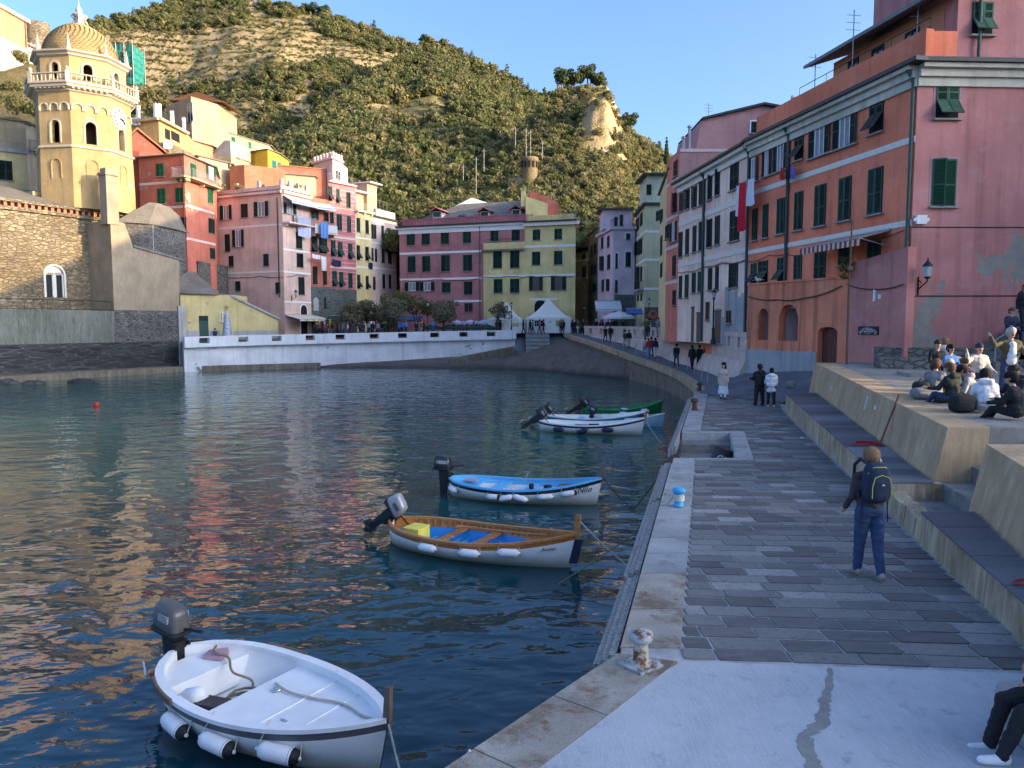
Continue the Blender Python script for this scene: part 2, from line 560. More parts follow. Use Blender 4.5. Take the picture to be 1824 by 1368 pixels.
def scatter(name,pts,label,cat,coll):
 n=len(pts)
 A=np.array(pts,dtype=np.float64)
 me=bpy.data.meshes.new(name)
 me.vertices.add(n)
 me.vertices.foreach_set('co',A[:,:3].astype(np.float32).ravel())
 for nm, typ, col in (('scl','FLOAT',3),('rz','FLOAT',4)):
  at=me.attributes.new(nm,typ,'POINT');at.data.foreach_set('value',A[:,col].astype(np.float32))
 at=me.attributes.new('idx','INT','POINT');at.data.foreach_set('value',A[:,5].astype(np.int32))
 o=link(name,me)
 ng=bpy.data.node_groups.new(name,'GeometryNodeTree')
 ng.interface.new_socket('Geometry',in_out='INPUT',socket_type='NodeSocketGeometry')
 ng.interface.new_socket('Geometry',in_out='OUTPUT',socket_type='NodeSocketGeometry')
 N=ng.nodes;Lk=ng.links
 gi, go=N.new('NodeGroupInput'), N.new('NodeGroupOutput')
 ci=N.new('GeometryNodeCollectionInfo');ci.inputs[0].default_value=coll
 ci.inputs['Separate Children'].default_value=True;ci.inputs['Reset Children'].default_value=True
 ip=N.new('GeometryNodeInstanceOnPoints');ip.inputs['Pick Instance'].default_value=True
 def attr(nm,typ):
  a=N.new('GeometryNodeInputNamedAttribute');a.data_type=typ;a.inputs[0].default_value=nm
  return [s for s in a.outputs if s.enabled and s.name=='Attribute'][0]
 cx=N.new('ShaderNodeCombineXYZ');Lk.new(attr('rz','FLOAT'),cx.inputs[2])
 Lk.new(gi.outputs[0],ip.inputs['Points']);Lk.new(ci.outputs[0],ip.inputs['Instance'])
 Lk.new(attr('idx','INT'),ip.inputs['Instance Index'])
 Lk.new(cx.outputs[0],ip.inputs['Rotation']);Lk.new(attr('scl','FLOAT'),ip.inputs['Scale'])
 Lk.new(ip.outputs[0],go.inputs[0])
 md=o.modifiers.new('scatter','NODES');md.node_group=ng
 return tag(o,label,cat,kind='stuff')
def hill_points(H,n,fn,seed):
 r=random.Random(seed)
 out=[]
 for _ in range(n):
  px=r.uniform(H.a,H.b)
  D=interp(H.depth,px)
  Y=math.sqrt(r.uniform(H.Y0**2,D**2))
  t=(Y-H.Y0)/max(1e-3,D-H.Y0)
  p=H.pt(px,t)
  yi=H.yb+(interp(H.sky,px)-H.yb)*t**H.ease
  q=fn(px,yi,t,p,r)
  if q is None:continue
  s, kind=q
  out.append((p.x,p.y,p.z-0.12*s,s,r.uniform(0,6.28),kind))
 return out
def f_far(px,yi,t,p,r):
 g=fbm(p.x,p.y,1/55)
 terr=(180<px<560 and 55<yi<262)or (440<px<780 and yi<125)
 if px<-60 or yi>400:return None
 if terr and g<0.22:
  return (r.uniform(0.45,1.05),r.choice([4,5,6,0,8,8,9]))
 return (r.uniform(1.2,2.4)+1.6*r.random()**3,r.choice([0,1,2,3,0,1,4,5,6,7,8,9]))
def f_mid(px,yi,t,p,r):
 if 640<px<800 and 195<yi<235 and fbm(p.x,p.y,1/25)>-0.25:
  return (r.uniform(0.5,1.0),r.choice([4,5,6]))if r.random()<0.35 else None
 if px>1200:return None
 return (r.uniform(1.3,2.6)+1.8*r.random()**3,r.choice([0,1,2,3,0,1,2,4,5,7,9]))
def f_cas(px,yi,t,p,r):
 if px>1230:return None
 if 1034<px<1116 and yi<265 and r.random()<0.90:return None
 if 935<px<1100 and 255<yi<345 and r.random()<0.45:return None
 if px<900:return (r.uniform(1.0,2.2),r.choice([0,1,2,3,4,5]))
 return (r.uniform(0.6,1.9),r.choice([4,5,6,4,5,6,0,1,2,7,8,9]))
scatter('far_hill_scrub',hill_points(H_FAR,36000,f_far,1),'olive and dark green scrub over the big terraced hill','scrub',PC_TREES)
scatter('spur_hill_wood',hill_points(H_MID,15000,f_mid,2),'dense dark evergreen wood covering the middle spur','wood',PC_TREES)
scatter('castle_hill_scrub',hill_points(H_CAS,9000,f_cas,3),'sunny yellow green scrub round the castle rock','scrub',PC_TREES)
# ================================================================== SETTING: quay, bench, terrace, path, beach, square
def slate(name,dark,light,blue=1.0):
 t=NT(name)
 oi=t.add('ObjectInfo')
 at=t.add('Attribute');at.attribute_name='pv'
 base=t.ramp(t.math('FRACT',t.math('ADD',oi.outputs['Random'],at.outputs['Fac'])),[(0.0,k3(dark,.72)),(0.45,tuple((a+b)/2 for a,b in zip(dark,light))),(0.82,k3(light,.95)),(1.0,k3(light,1.6))])
 v=t.vec('World',scale=(1.2,4.5,1))
 n=t.noise(2.2,6,0.65,v)
 c=t.mix(t.ramp(n,[(0.35,0.0),(0.8,0.5)]),base,k3(light,1.2))
 c=t.mix(t.ramp(t.noise(16,5,0.7,t.vec('World')),[(0.5,0.0),(0.72,0.6)]),c,k3(dark,0.6))
 t.bump(t.math('ADD',t.noise(3,6,0.7,v),t.noise(30,3,0.6,t.vec('World'))),0.35,0.02)
 return t.fin(c,t.math('ADD',0.42,t.math('MULTIPLY',n,0.4)),0,0.4)
M_PAVER=slate('slate_paver',(0.088,0.086,0.082),(0.20,0.195,0.185))
M_SLAB=slate('blue_slate_slab',(0.075,0.075,0.082),(0.145,0.145,0.155))
M_MORTAR=concrete('pale_mortar',(0.38,0.385,0.38),stain=(0.12,0.12,0.12),amount=0.4,scale=4,drip=False)
M_KERB=concrete('pale_kerb_stone',(0.33,0.335,0.33),stain=(0.11,0.09,0.07),amount=0.55,scale=1.2,drip=False)
M_QUAYW=concrete('quay_wall_stone',(0.26,0.225,0.17),stain=(0.06,0.052,0.04),amount=0.8,scale=1)
M_COPE=concrete('stained_coping',(0.34,0.31,0.26),stain=(0.12,0.075,0.04),amount=0.8,scale=1.0,drip=False)
M_COPE=None
def rusty(name,col):
 t=NT(name);v=t.vec('World')
 c=t.mix(t.ramp(t.noise(1.2,6,.65,v),[(.3,0.),(.7,1.)]),k3(col,.7),k3(col,1.2));c=t.mix(t.ramp(t.noise(1.7,7,.7,v),[(.48,0.),(.62,.85)]),c,(.15,.10,.06));c=t.mix(t.ramp(t.noise(3.1,6,.75,v,.3),[(.60,0.),(.66,.8)]),c,(.20,.075,.03))
 c=t.mix(t.ramp(t.noise(45,3,.6,v),[(.45,0.),(.75,.5)]),c,k3(col,.5));t.bump(t.math('ADD',t.noise(50,3,.6,v),t.noise(6,5,.6,v)),.5,.03)
 return t.fin(c,.9,0,.2)
M_COPE=rusty('rust_stained_coping',(.36,.33,.28))
M_BENCH=concrete('stained_bench_concrete',(0.48,0.40,0.28),stain=(0.20,0.135,0.07),amount=0.9,scale=1.5)
M_TERR=concrete('terrace_wall_concrete',(0.52,0.375,0.225),stain=(0.29,0.19,0.10),amount=0.6,scale=1.0)
M_TERRT=concrete('terrace_top_concrete',(0.30,0.28,0.24),stain=(0.14,0.12,0.09),amount=0.5,scale=2.0,drip=False)
M_STEPST=concrete('worn_step_stone',(0.22,0.215,0.20),stain=(0.06,0.055,0.045),amount=0.6,scale=2.0,drip=False)
M_ASPH=concrete('path_asphalt',(0.14,0.145,0.155),stain=(0.06,0.06,0.065),amount=0.5,scale=1.0,drip=False)
M_PINKC=concrete('pinkish_wall_concrete',(0.60,0.49,0.42),stain=(0.42,0.32,0.26),amount=0.35,scale=1.0)
M_TIMBER=woodmat('weathered_grey_timber',(0.40,0.37,0.33),0.9,2,0.1,0.4)
def apron_mat():
 t=NT('brushed_concrete')
 v=t.vec('World')
 c=t.mix(t.ramp(t.noise(1.1,6,0.65,v),[(0.3,0.0),(0.7,1.0)]),(0.33,0.345,0.36),(0.46,0.475,0.49))
 br=t.noise(1.0,4,0.6,t.vec('World',scale=(60,7,1),rot=(0,0,-0.75)))
 c=t.mix(t.ramp(br,[(0.4,0.0),(0.7,0.45)]),c,(0.52,0.53,0.54))
 c=t.mix(t.ramp(t.noise(5,7,0.75,v),[(0.56,0.0),(0.70,0.5)]),c,(0.17,0.17,0.17))
 t.bump(t.math('ADD',br,t.noise(60,3,0.6,v)),0.4,0.012)
 return t.fin(c,0.85,0,0.2)
M_APRON=apron_mat()
M_DAMP=concrete('damp_stain',(0.25,0.245,0.225),stain=(0.29,0.285,0.27),amount=0.6,scale=3,drip=False)
E0, E1, E2=(1.17,7.8), (4.31,19.68), (9.44,38.35)
def edge_x(y):
 return interp_yx([(-0.5-3.4,1.5),(-0.5,5.72),E0[::1],E1,E2,(10.7,42.0)],y)
def interp_yx(pts,y):
 return float(np.interp(y,[p[1]for p in pts],[p[0]for p in pts]))
def pav_l(y):return interp_yx([(1.79,7.66),(4.87,19.6),(10.3,39.0)],y)
def foot(y):return interp_yx([(4.8,4.4),(5.67,8.0),(11.0,29.8),(12.3,34.0),(15.0,39.0)],y)
def wall_b(y):return interp_yx([(5.0,4.5),(6.88,10.04),(7.70,12.4),(8.10,14.2),(13.1,32.9)],y)
def zbench(y):return 2.12+(y-8)*.0127
def zterr(y):return 3.2+(y-13)*.0150
qb=MB()
NOTCH=[(4.31,19.68),(5.95,19.68),(7.15,24.3),(5.58,24.3)]
qpoly=[(-3.9,1.5),(-3.9,-6),(14,-6),(20,8),(20,46),(12,46),(10.7,42),E2,(5.58,24.3),(7.15,24.3),(5.95,19.68),E1,E0,(-0.5,5.72)]
qb.prism(qpoly[::1],-3.0,Z_Q-0.012,0)
M_QTOP=M_MORTAR
quay=tag(qb.build('stone_quay',[M_MORTAR]),kind='structure')
qf=MB()
for a, b in zip([(-3.9,1.5),(-0.5,5.72),E0,(5.58,24.3),E2,(10.7,42)],[(-0.5,5.72),E0,E1,E2,(10.7,42),(12,46)]):
 d=Vector((b[0]-a[0],b[1]-a[1],0)).normalized();n=Vector((-d.y,d.x,0))*0.006
 qf.face([(a[0]+n.x,a[1]+n.y,-2.9),(b[0]+n.x,b[1]+n.y,-2.9),(b[0]+n.x,b[1]+n.y,Z_Q-.06),(a[0]+n.x,a[1]+n.y,Z_Q-.06)])
qf.build('quay_face',M_QUAYW,quay)
rp=random.Random(3)
def paver_pts(x0,x1,y0,y1,sl0,h,jit):
 j=lambda :rp.uniform(-jit,jit)
 return [(x0+j(),y0+sl0*x0+j(),h),(x1+j(),y0+sl0*x1+j(),h),(x1+j(),y1+sl0*x1+j(),h),(x0+j(),y1+sl0*x0+j(),h)]
n_pav=0
far_pav=MB()
y=7.70
row=0
while y<38.6:
 rh=0.285+rp.uniform(-0.03,0.04)
 slope=-0.075*max(0,1-(y-7.7)/16.0)
 xl=pav_l(y)+0.03
 if 19.45<y<24.5:xl=5.95+(y-19.68)*.26+.5
 xr=foot(y)-0.06
 x=xl
 first=True
 while x<xr-0.12:
  w_=rp.uniform(0.52,0.82)
  if first:w_*=rp.uniform(0.25,1.0)
  first=False
  x2=min(x+w_,xr)
  if xr-x2<0.15:x2=xr
  yy=y-slope*xl-0.0
  if True:
   h=Z_Q+rp.uniform(-0.005,0.006)
   g=0.015
   top=paver_pts(x+g,x2-g,yy,yy+rh-0.029,slope,h,0.006)
   bot=[(p[0],p[1],Z_Q-0.06)for p in top]
   if n_pav<300:
    mb=MB();mb.hexa(bot+top)
    mb.build('paver',M_PAVER,quay)
    n_pav+=1
   else :
    far_pav.hexa(bot+top)
  x=x2
 y+=rh
 row+=1
fp=tag(far_pav.build('far_pavers',M_PAVER,quay),kind='stuff')
pa=fp.data.attributes.new('pv','FLOAT','FACE')
pa.data.foreach_set('value',np.repeat(np.random.rand(len(fp.data.polygons)//6),6).astype(np.float32))
y=7.95
while y<38.0:
 ln=rp.uniform(0.85,1.35)
 y2=min(y+ln,38.3)
 if not (y2>19.55 and y<24.45):
  yb_, ye_=y+.012, y2-.012
  mb=MB()
  mb.hexa([(edge_x(yb_)-.03,yb_,Z_Q-.28),(pav_l(yb_)-.01,yb_,Z_Q-.28),(pav_l(ye_)-.01,ye_,Z_Q-.28),(edge_x(ye_)-.03,ye_,Z_Q-.28),(edge_x(yb_)-.02,yb_,Z_Q+.005),(pav_l(yb_)-.012,yb_,Z_Q+.008),(pav_l(ye_)-.012,ye_,Z_Q+.01),(edge_x(ye_)-.02,ye_,Z_Q+.004)])
  mb.build('kerb_stone',M_COPE if y<10.4 else M_KERB,quay)
  y=y2
 else :
  y=24.45 if y2>19.55 and y>=19.0 else min(y2,19.56)
  if y<24:
   yb_=y
   y=24.45
for k in range(5):
 y0_, y1_=19.62+k*0.94, 19.62+(k+1)*0.94-0.02
 f0, f1=5.95+(y0_-19.68)*.26, 5.95+(y1_-19.68)*.26
 mb=MB();mb.hexa([(f0+.01,y0_,1.3),(f0+.48,y0_,1.3),(f1+.48,y1_,1.3),(f1+.01,y1_,1.3),(f0+.01,y0_,Z_Q+.006),(f0+.48,y0_,Z_Q+.006),(f1+.48,y1_,Z_Q+.006),(f1+.01,y1_,Z_Q+.006)])
 mb.build('border_slab',M_KERB,quay)
for k in range(5):
 y1_=24.28-k*0.92;y0_=y1_-0.92
 zt=Z_Q-0.26*(k+1)
 xa0, xa1=4.34+(y0_-19.68)*.275, 4.34+(y1_-19.68)*.275
 xb0, xb1=5.93+(y0_-19.68)*.26, 5.93+(y1_-19.68)*.26
 if k==4:y0_=19.70;xa0, xb0=4.34, 5.93
 mb=MB();mb.hexa([(xa0,y0_,-2),(xb0,y0_,-2),(xb1,y1_,-2),(xa1,y1_,-2),(xa0,y0_,zt),(xb0,y0_,zt),(xb1,y1_,zt),(xa1,y1_,zt)])
 mb.build('quay_step',M_STEPST,quay)
ap=MB()
apoly=[(-3.2,1.2),(-3.2,-5.5),(9,-5.5),(5.3,4.4),(5.6,7.30),(1.80,7.62),(1.62,7.45),(-0.05,5.38)]
ap.prism(apoly,Z_Q-0.05,Z_Q+0.006,0)
apron=tag(ap.build('concrete_apron',M_APRON),kind='structure')
cp=[(-3.9,1.5),(-0.5,5.72),E0]
segs=[(Vector((-3.9,1.5)),Vector((-0.5,5.72))),(Vector((-0.5,5.72)),Vector(E0))]
full=[Vector((-3.9,1.5)),Vector((-0.5,5.72)),Vector(E0)]
def along(s):
 a, b, c=full
 l1=(b-a).length
 return a.lerp(b,s/l1)if s<l1 else b.lerp(c,(s-l1)/(c-b).length)
s=0.0;tot=(full[1]-full[0]).length+(full[2]-full[1]).length
while s<tot-.2:
 s2=min(tot,s+rp.uniform(0.9,1.5))
 a, b=along(s+.008), along(s2-.008)
 n=Vector(((b-a).y,-(b-a).x)).normalized()
 i0, i1=a+n*.56, b+n*.56
 if s2>=tot-.01:i1=Vector((1.74,7.60))
 a, b=a-n*.03, b-n*.03
 mb=MB();mb.hexa([(*a,1.3),(*i0,1.3),(*i1,1.3),(*b,1.3),(*a,Z_Q+.004),(*i0,Z_Q+.012),(*i1,Z_Q+.012),(*b,Z_Q+.004)])
 mb.build('coping_stone',M_COPE,quay)
 s=s2
pxs0=[(1478,1190,4),(1478,1215,9),(1470,1245,11),(1468,1265,10),(1466,1285,15),(1450,1300,20),(1432,1312,16),(1436,1330,14),(1446,1350,13),(1452,1368,14),(1450,1400,15),(1455,1460,14)]
pxs=[]
for (a,b,wa), (c,d,wb)in zip(pxs0[:-1],pxs0[1:]):
 for k in range(5):
  u=k/5;pxs.append((a+(c-a)*u+rp.uniform(-3,3),b+(d-b)*u,(wa+(wb-wa)*u)*rp.uniform(.65,1.25)))
dm=MB()
for (a,b,wa), (c,d,wb)in zip(pxs[:-1],pxs[1:]):
 dm.face([PZ(a-wa,b,Z_Q+.0095),PZ(c-wb,d,Z_Q+.0095),PZ(c+wb,d,Z_Q+.0095),PZ(a+wa,b,Z_Q+.0095)])
dm.build('damp_crack',M_DAMP,apron)
for (ya,yb_)in ((7.9,10.6),(10.75,15.2),(15.3,19.5),(22.0,26.4),(26.6,31.0),(31.2,36.5)):
 mb=MB()
 nb=3
 for k in range(nb):
  o=0.05+0.10*k*.62
  mb.bar((edge_x(ya)-.10-o*.0-.085*k,ya,Z_Q-.18-.05*k),(edge_x(yb_)-.10-.085*k,yb_,Z_Q-.18-.05*k+rp.uniform(-.04,.04)),.075,.24)
 mb.build('timber_fender',M_TIMBER,quay)
 # ---- bench of dark slabs along the terrace wall
def bench(name,y0,y1,label):
 zt=zbench(y0);zq=lambda y:zbench(y)
 n=max(2,int((y1-y0)/2))
 ys=[y0+(y1-y0)*i/n for i in range(n+1)]
 mb=MB()
 for a, b in zip(ys[:-1],ys[1:]):
  mb.hexa([(foot(a),a,Z_Q-.1),(wall_b(a)+.3,a,Z_Q-.1),(wall_b(b)+.3,b,Z_Q-.1),(foot(b),b,Z_Q-.1),(foot(a)+.03,a,zq(a)-.03),(wall_b(a)+.3,a,zq(a)-.03),(wall_b(b)+.3,b,zq(b)-.03),(foot(b)+.03,b,zq(b)-.03)])
 r=empty(name,(foot(y0),y0,Z_Q),label=label,cat='bench')
 mb.build('bench_base',M_BENCH,r)
 y=y0
 while y<y1-.05:
  y2=min(y1,y+rp.uniform(.42,.72))
  if y1-y2<.2:y2=y1
  a, b=y+.006, y2-.006
  dz=rp.uniform(-.004,.004)
  m2=MB();m2.hexa([(foot(a)+.0,a,zq(a)-.028),(wall_b(a)-.03,a,zq(a)-.028),(wall_b(b)-.03,b,zq(b)-.028),(foot(b)+.0,b,zq(b)-.028),(foot(a)+.0,a,zq(a)+dz),(wall_b(a)-.03,a,zq(a)+dz),(wall_b(b)-.03,b,zq(b)+dz),(foot(b)+.0,b,zq(b)+dz)])
  m2.build('slate_slab',M_SLAB,r)
  y=y2
 return r
bench('slate_bench',14.0,30.4,'long bench of dark slate slabs below the sloping concrete wall, behind the walking man')
bench('slate_bench',4.6,11.9,'short bench of slate slabs ending at the broken step beside the walking man')
mb=MB()
mb.hexa([(foot(11.9)+.05,11.9,1.5),(8.0,11.9,1.5),(8.6,14.0,1.5),(foot(14.0)+.05,14.0,1.5),(foot(11.9)+.08,11.9,1.86),(8.0,11.9,1.86),(8.6,14.0,1.86),(foot(14.0)+.1,14.0,1.86)])
ls=mb.build('low_stone_step',M_STEPST)
tag(ls,'low worn stone step between the two slate benches','step')
mb=MB()
ks=[(11.9,.34),(12.3,.30),(12.9,.36),(13.4,.33),(14.0,.38)]
for (a,ha), (b,hb)in zip(ks[:-1],ks[1:]):
 mb.hexa([(foot(a),a,1.5),(foot(a)+.34,a,1.5),(foot(b)+.36,b,1.5),(foot(b),b,1.5),(foot(a)+.04,a,Z_Q+ha),(foot(a)+.34,a,Z_Q+ha),(foot(b)+.36,b,Z_Q+hb),(foot(b)+.06,b,Z_Q+hb)])
tag(mb.build('broken_kerb',M_BENCH),'chipped concrete kerb in front of the low stone step','kerb')
# ---- terrace: battered concrete wall with joints, raised top
def terrace_wall(name,y0,y1,label,pan):
 r=empty(name,(wall_b(y0),y0,2.1),label=label,cat='wall')
 y=y0
 while y<y1-.1:
  y2=min(y1,y+pan*rp.uniform(.9,1.1))
  if y1-y2<.5:y2=y1
  a, b=y+.004, y2-.004
  mb=MB()
  A0, B0, A1, B1=wall_b(a), wall_b(b), wall_b(a)+.26, wall_b(b)+.26
  mb.hexa([(A0,a,2.0),(A1+.8,a,2.0),(B1+.8,b,2.0),(B0,b,2.0),(A1,a,zterr(a)),(A1+.8,a,zterr(a)),(B1+.8,b,zterr(b)),(B1,b,zterr(b))])
  mb.build('wall_panel',M_TERR,r)
  y=y2
 return r
terrace_wall('terrace_wall',14.2,32.9,'long sloping brown concrete wall of the sunny terrace',1.9)
terrace_wall('terrace_wall',4.5,12.4,'short sloping concrete wall nearer the camera, right of the walking man',2.4)
tb=MB()
def tprism(poly,dz=0.0):tb.prism(poly,0,[zterr(p[1])-.004-dz for p in poly])
tprism([(wall_b(14.25)+1.0,14.25),(24,14.25),(24,30.9),(16.6,31.0),(15.4,33.6),(wall_b(32.9)+1.0,32.9)])
tprism([(wall_b(4.5)+1.0,4.5),(24,4.5),(24,12.4),(wall_b(12.4)+1.0,12.4)])
tprism([(11.5,12.4),(24,12.4),(24,14.25),(11.5,14.25)],.008)
tag(tb.build('sunny_terrace_ground',M_TERRT),kind='structure')
stair=empty('terrace_stairs',(8.0,12.5,1.86),label='worn stone steps climbing between the two concrete walls',cat='stairs')
for k in range(4):
 mb=MB();x0=7.85+k*.62
 mb.hexa([(x0,12.38,1.5),(x0+3.2-k*.7,12.38,1.5),(x0+3.2-k*.7,14.24,1.5),(x0+.4,14.24,1.5),(x0,12.38,2.17+.29*k),(x0+3.2-k*.7,12.38,2.17+.29*k),(x0+3.2-k*.7,14.24,2.17+.29*k),(x0+.4,14.24,2.17+.29*k)])
 mb.build('step',M_STEPST,stair)
M_ROUGH=stonewall('rough_grey_stone',(0.20,0.19,0.165),(0.30,0.28,0.24),(0.12,0.115,0.10),scale=(2.5,2.5,5.0))
def lowwall(p0,p1,z0,z1,th,label,m,name='low_wall'):
 a, b=Vector((*p0,0)), Vector((*p1,0))
 d=(b-a).normalized();n=Vector((-d.y,d.x,0))*th
 mb=MB();mb.hexa([(a.x,a.y,z0),(b.x,b.y,z0),(b.x+n.x,b.y+n.y,z0),(a.x+n.x,a.y+n.y,z0),(a.x,a.y,z1),(b.x,b.y,z1),(b.x+n.x,b.y+n.y,z1),(a.x+n.x,a.y+n.y,z1)])
 r=mb.build(name,m)
 return tag(r,label,'wall')
lowwall((14.5,29.3),(20.4,27.9),3.1,3.86,1.2,'low grey stone wall behind the seated group',M_ROUGH)
lowwall((15.2,31.2),(19.0,29.6),3.3,4.22,1.4,'upper low stone wall at the foot of the dark red facade',M_ROUGH)
lowwall((13.6,25.4),(16.9,24.7),3.1,3.50,1.6,'lowest pale stone ledge behind the rucksacks',M_TERRT,'stone_ledge')
# ---- path along the right wall to the beach, with its kerb
PATH_O=[(10.75,41.3,1.62),(11.6,47.0,1.64),(12.2,53.0,1.72),(12.3,60.0,1.85),(11.6,68.0,2.15),(10.2,75.0,2.75),(8.9,82.0,3.3),(7.5,88.0,3.75),(7.2,94.0,3.95),(7.2,99,4.0)]
PATH_I=[(12.9,40.7,2.55),(13.3,47.0,2.1),(13.7,53.0,2.1),(13.9,60.0,2.25),(13.6,67.0,2.5),(12.5,76.0,3.0),(10.9,82.5,3.45),(9.2,89.0,3.9),(9.0,94.0,3.99),(9.0,99,4.01)]
mb=MB()
mb.face([(9.6,38.2,1.668),(12.0,33.2,1.672),(12.75,40.7,2.55),(10.75,41.3,1.672)])
mb.face([(12.0,33.2,1.672),(13.35,32.8,2.1),(15.15,34.0,3.1),(12.75,40.7,2.55)])
for a, b, c, d in zip(PATH_O[:-1],PATH_I[:-1],PATH_I[1:],PATH_O[1:]):
 mb.face([a,b,c,d])
path=tag(mb.build('asphalt_path',M_ASPH),kind='structure')
mb=MB()
kst=empty('kerb_wall',(10.75,41.3,0),label='stone kerb wall between the asphalt path and the water',cat='wall')
PO=[Vector(p)for p in PATH_O]
for a, b in zip(PO[:-1],PO[1:]):
 n=max(1,int((b-a).length/1.5))
 for k in range(n):
  p, q=a.lerp(b,k/n), a.lerp(b,(k+1)/n-.012)
  d=(q-p).normalized();o=Vector((-d.y,d.x,0))*.5
  mb=MB();mb.hexa([(p.x+o.x,p.y+o.y,p.z-.42),(p.x,p.y,p.z-.42),(q.x,q.y,q.z-.42),(q.x+o.x,q.y+o.y,q.z-.42),(p.x+o.x,p.y+o.y,p.z+.04),(p.x,p.y,p.z+.04),(q.x,q.y,q.z+.04),(q.x+o.x,q.y+o.y,q.z+.04)])
  mb.build('kerb_stone',M_BENCH,kst)
 d=(b-a).normalized();o=Vector((-d.y,d.x,0))*.3
 mb=MB();mb.hexa([(a.x+o.x,a.y+o.y,-2),(a.x-o.x,a.y,-2),(b.x-o.x,b.y,-2),(b.x+o.x,b.y+o.y,-2),(a.x+o.x,a.y+o.y,a.z-.425),(a.x-o.x,a.y,a.z-.425),(b.x-o.x,b.y,b.z-.425),(b.x+o.x,b.y+o.y,b.z-.425)])
 mb.build('wall_footing',M_QUAYW,kst)
PW=[(12.8,40.75,4.72),(13.35,46.0,4.72),(13.75,50.0,4.74),(13.95,57.0,4.80),(13.75,66.0,4.86),(12.35,78.0,4.93),(8.7,90.0,4.97)]
def wall_strip(mb,pts,zlo,zhi,th,mi=0):
 V=[Vector(p)for p in pts]
 for a, b in zip(V[:-1],V[1:]):
  d=Vector((b.x-a.x,b.y-a.y,0)).normalized();n=Vector((d.y,-d.x,0))*th
  za0, za1=zlo(a), zhi(a);zb0, zb1=zlo(b), zhi(b)
  mb.hexa([(a.x,a.y,za0),(a.x+n.x,a.y+n.y,za0),(b.x+n.x,b.y+n.y,zb0),(b.x,b.y,zb0),(a.x,a.y,za1),(a.x+n.x,a.y+n.y,za1),(b.x+n.x,b.y+n.y,zb1),(b.x,b.y,zb1)],mi)
rw=empty('parapet_wall',(12.8,40.75,2),label='pale pink concrete parapet wall with square openings above the path',cat='wall')
mb=MB()
wall_strip(mb,PW,lambda p:-1.0,lambda p:p.z-1.05,.5)
mb.build('wall_base',M_PINKC,rw)
mb=MB();wall_strip(mb,[(p[0]-.06,p[1],p[2])for p in PW],lambda p:p.z-.28,lambda p:p.z,.62)
mb.build('coping',M_PINKC,rw)
mb=MB();wall_strip(mb,[(p[0]-.03,p[1],p[2])for p in PW],lambda p:p.z-1.05,lambda p:p.z-.88,.56)
mb.build('string_course',M_PINKC,rw)
V=[Vector(p)for p in PW]
L=[0]
for a, b in zip(V[:-1],V[1:]):L.append(L[-1]+(b-a).length)
def pw(s):
 i=max(0,min(len(V)-2,int(np.searchsorted(L,s))-1))
 return V[i].lerp(V[i+1],(s-L[i])/(L[i+1]-L[i]))
s=0.0
while s<L[-1]-.3:
 s2=min(L[-1],s+(2.3 if s>0.1 else 1.9))
 a, b=pw(s), pw(min(L[-1],s2))
 mb=MB();wall_strip(mb,[a,b],lambda p:p.z-.88,lambda p:p.z-.28,.5);mb.build('pier',M_PINKC,rw)
 s=s2+.75
mb=MB()
for a, b in zip(PW[:-1],PW[1:]):
 def fz(p):return interp([(q[1],q[2])for q in PATH_I[1:]],p[1])
 mb.hexa([(a[0]-.75,a[1],fz(a)-.35),(a[0],a[1],fz(a)-.35),(b[0],b[1],fz(b)-.35),(b[0]-.75,b[1],fz(b)-.35),(a[0]-.12,a[1],min(fz(a)+1.0,a[2]-1.1)),(a[0],a[1],min(fz(a)+1.0,a[2]-1.1)),(b[0],b[1],min(fz(b)+1.0,b[2]-1.1)),(b[0]-.12,b[1],min(fz(b)+1.0,b[2]-1.1))])
mb.build('sloping_plinth',M_PINKC,rw)
# ---- beach
t=NT('beach_shingle')
v=t.vec('World')
sp=t.add('SeparateXYZ');t.l(v,sp.inputs[0])
wet=t.add('MapRange');t.l(t.math('ADD',sp.outputs[2],t.math('MULTIPLY',t.noise(.4,4,.6,v),.5)),wet.inputs[0])
wet.inputs[1].default_value=0.25;wet.inputs[2].default_value=0.75
c=t.mix(t.ramp(t.noise(.8,6,.7,v),[(.35,0.),(.65,1.)]),(0.12,0.095,0.075),(0.20,0.165,0.135))
c=t.mix(t.ramp(t.noise(9,3,.7,v),[(.4,0.),(.7,.7)]),c,(0.08,0.07,0.06))
c=t.mix(wet.outputs[0],(0.045,0.042,0.038),c)
t.bump(t.noise(7,5,.7,v),0.7,0.12)
M_BEACH=t.fin(c,.85,0,.25)
mb=MB()
vs, fs=[], []
nx, ny=60, 40
for i in range(nx+1):
 x=-42+56*i/nx
 yw=interp([(-42,84),(-36,82.5),(-24,88.0),(-12,87.6),(0,86.7),(8,86.0),(13.5,83.0),(16,80)],x)
 for j in range(ny+1):
  yy=yw-6-max(0,x-4)*1.3+(20+max(0,x-4)*1.3)*j/ny
  z=(yy-yw)*0.165+.12*fbm(x,yy,.22)*max(0,min(1,(yy-yw+2)/3))
  z=min(z,2.3+.1*fbm(x,yy,.3))
  if yy>64:
   ds=interp([(p[1],p[0])for p in PATH_O],yy)-x
   z=max(z,interp([(p[1],p[2])for p in PATH_O],yy)-.55-interp([(64,1.3),(74,.75),(90,.3)],yy)*max(0,ds)+.25*fbm(x,yy,.5))
  vs.append((x,yy,z if j>0 else -1.2))
for i in range(nx):
 for j in range(ny):
  k=i*(ny+1)+j
  fs.append((k,k+ny+1,k+ny+2,k+1))
mb.raw(vs,fs,0,True)
tag(mb.build('shingle_beach',M_BEACH),kind='structure')
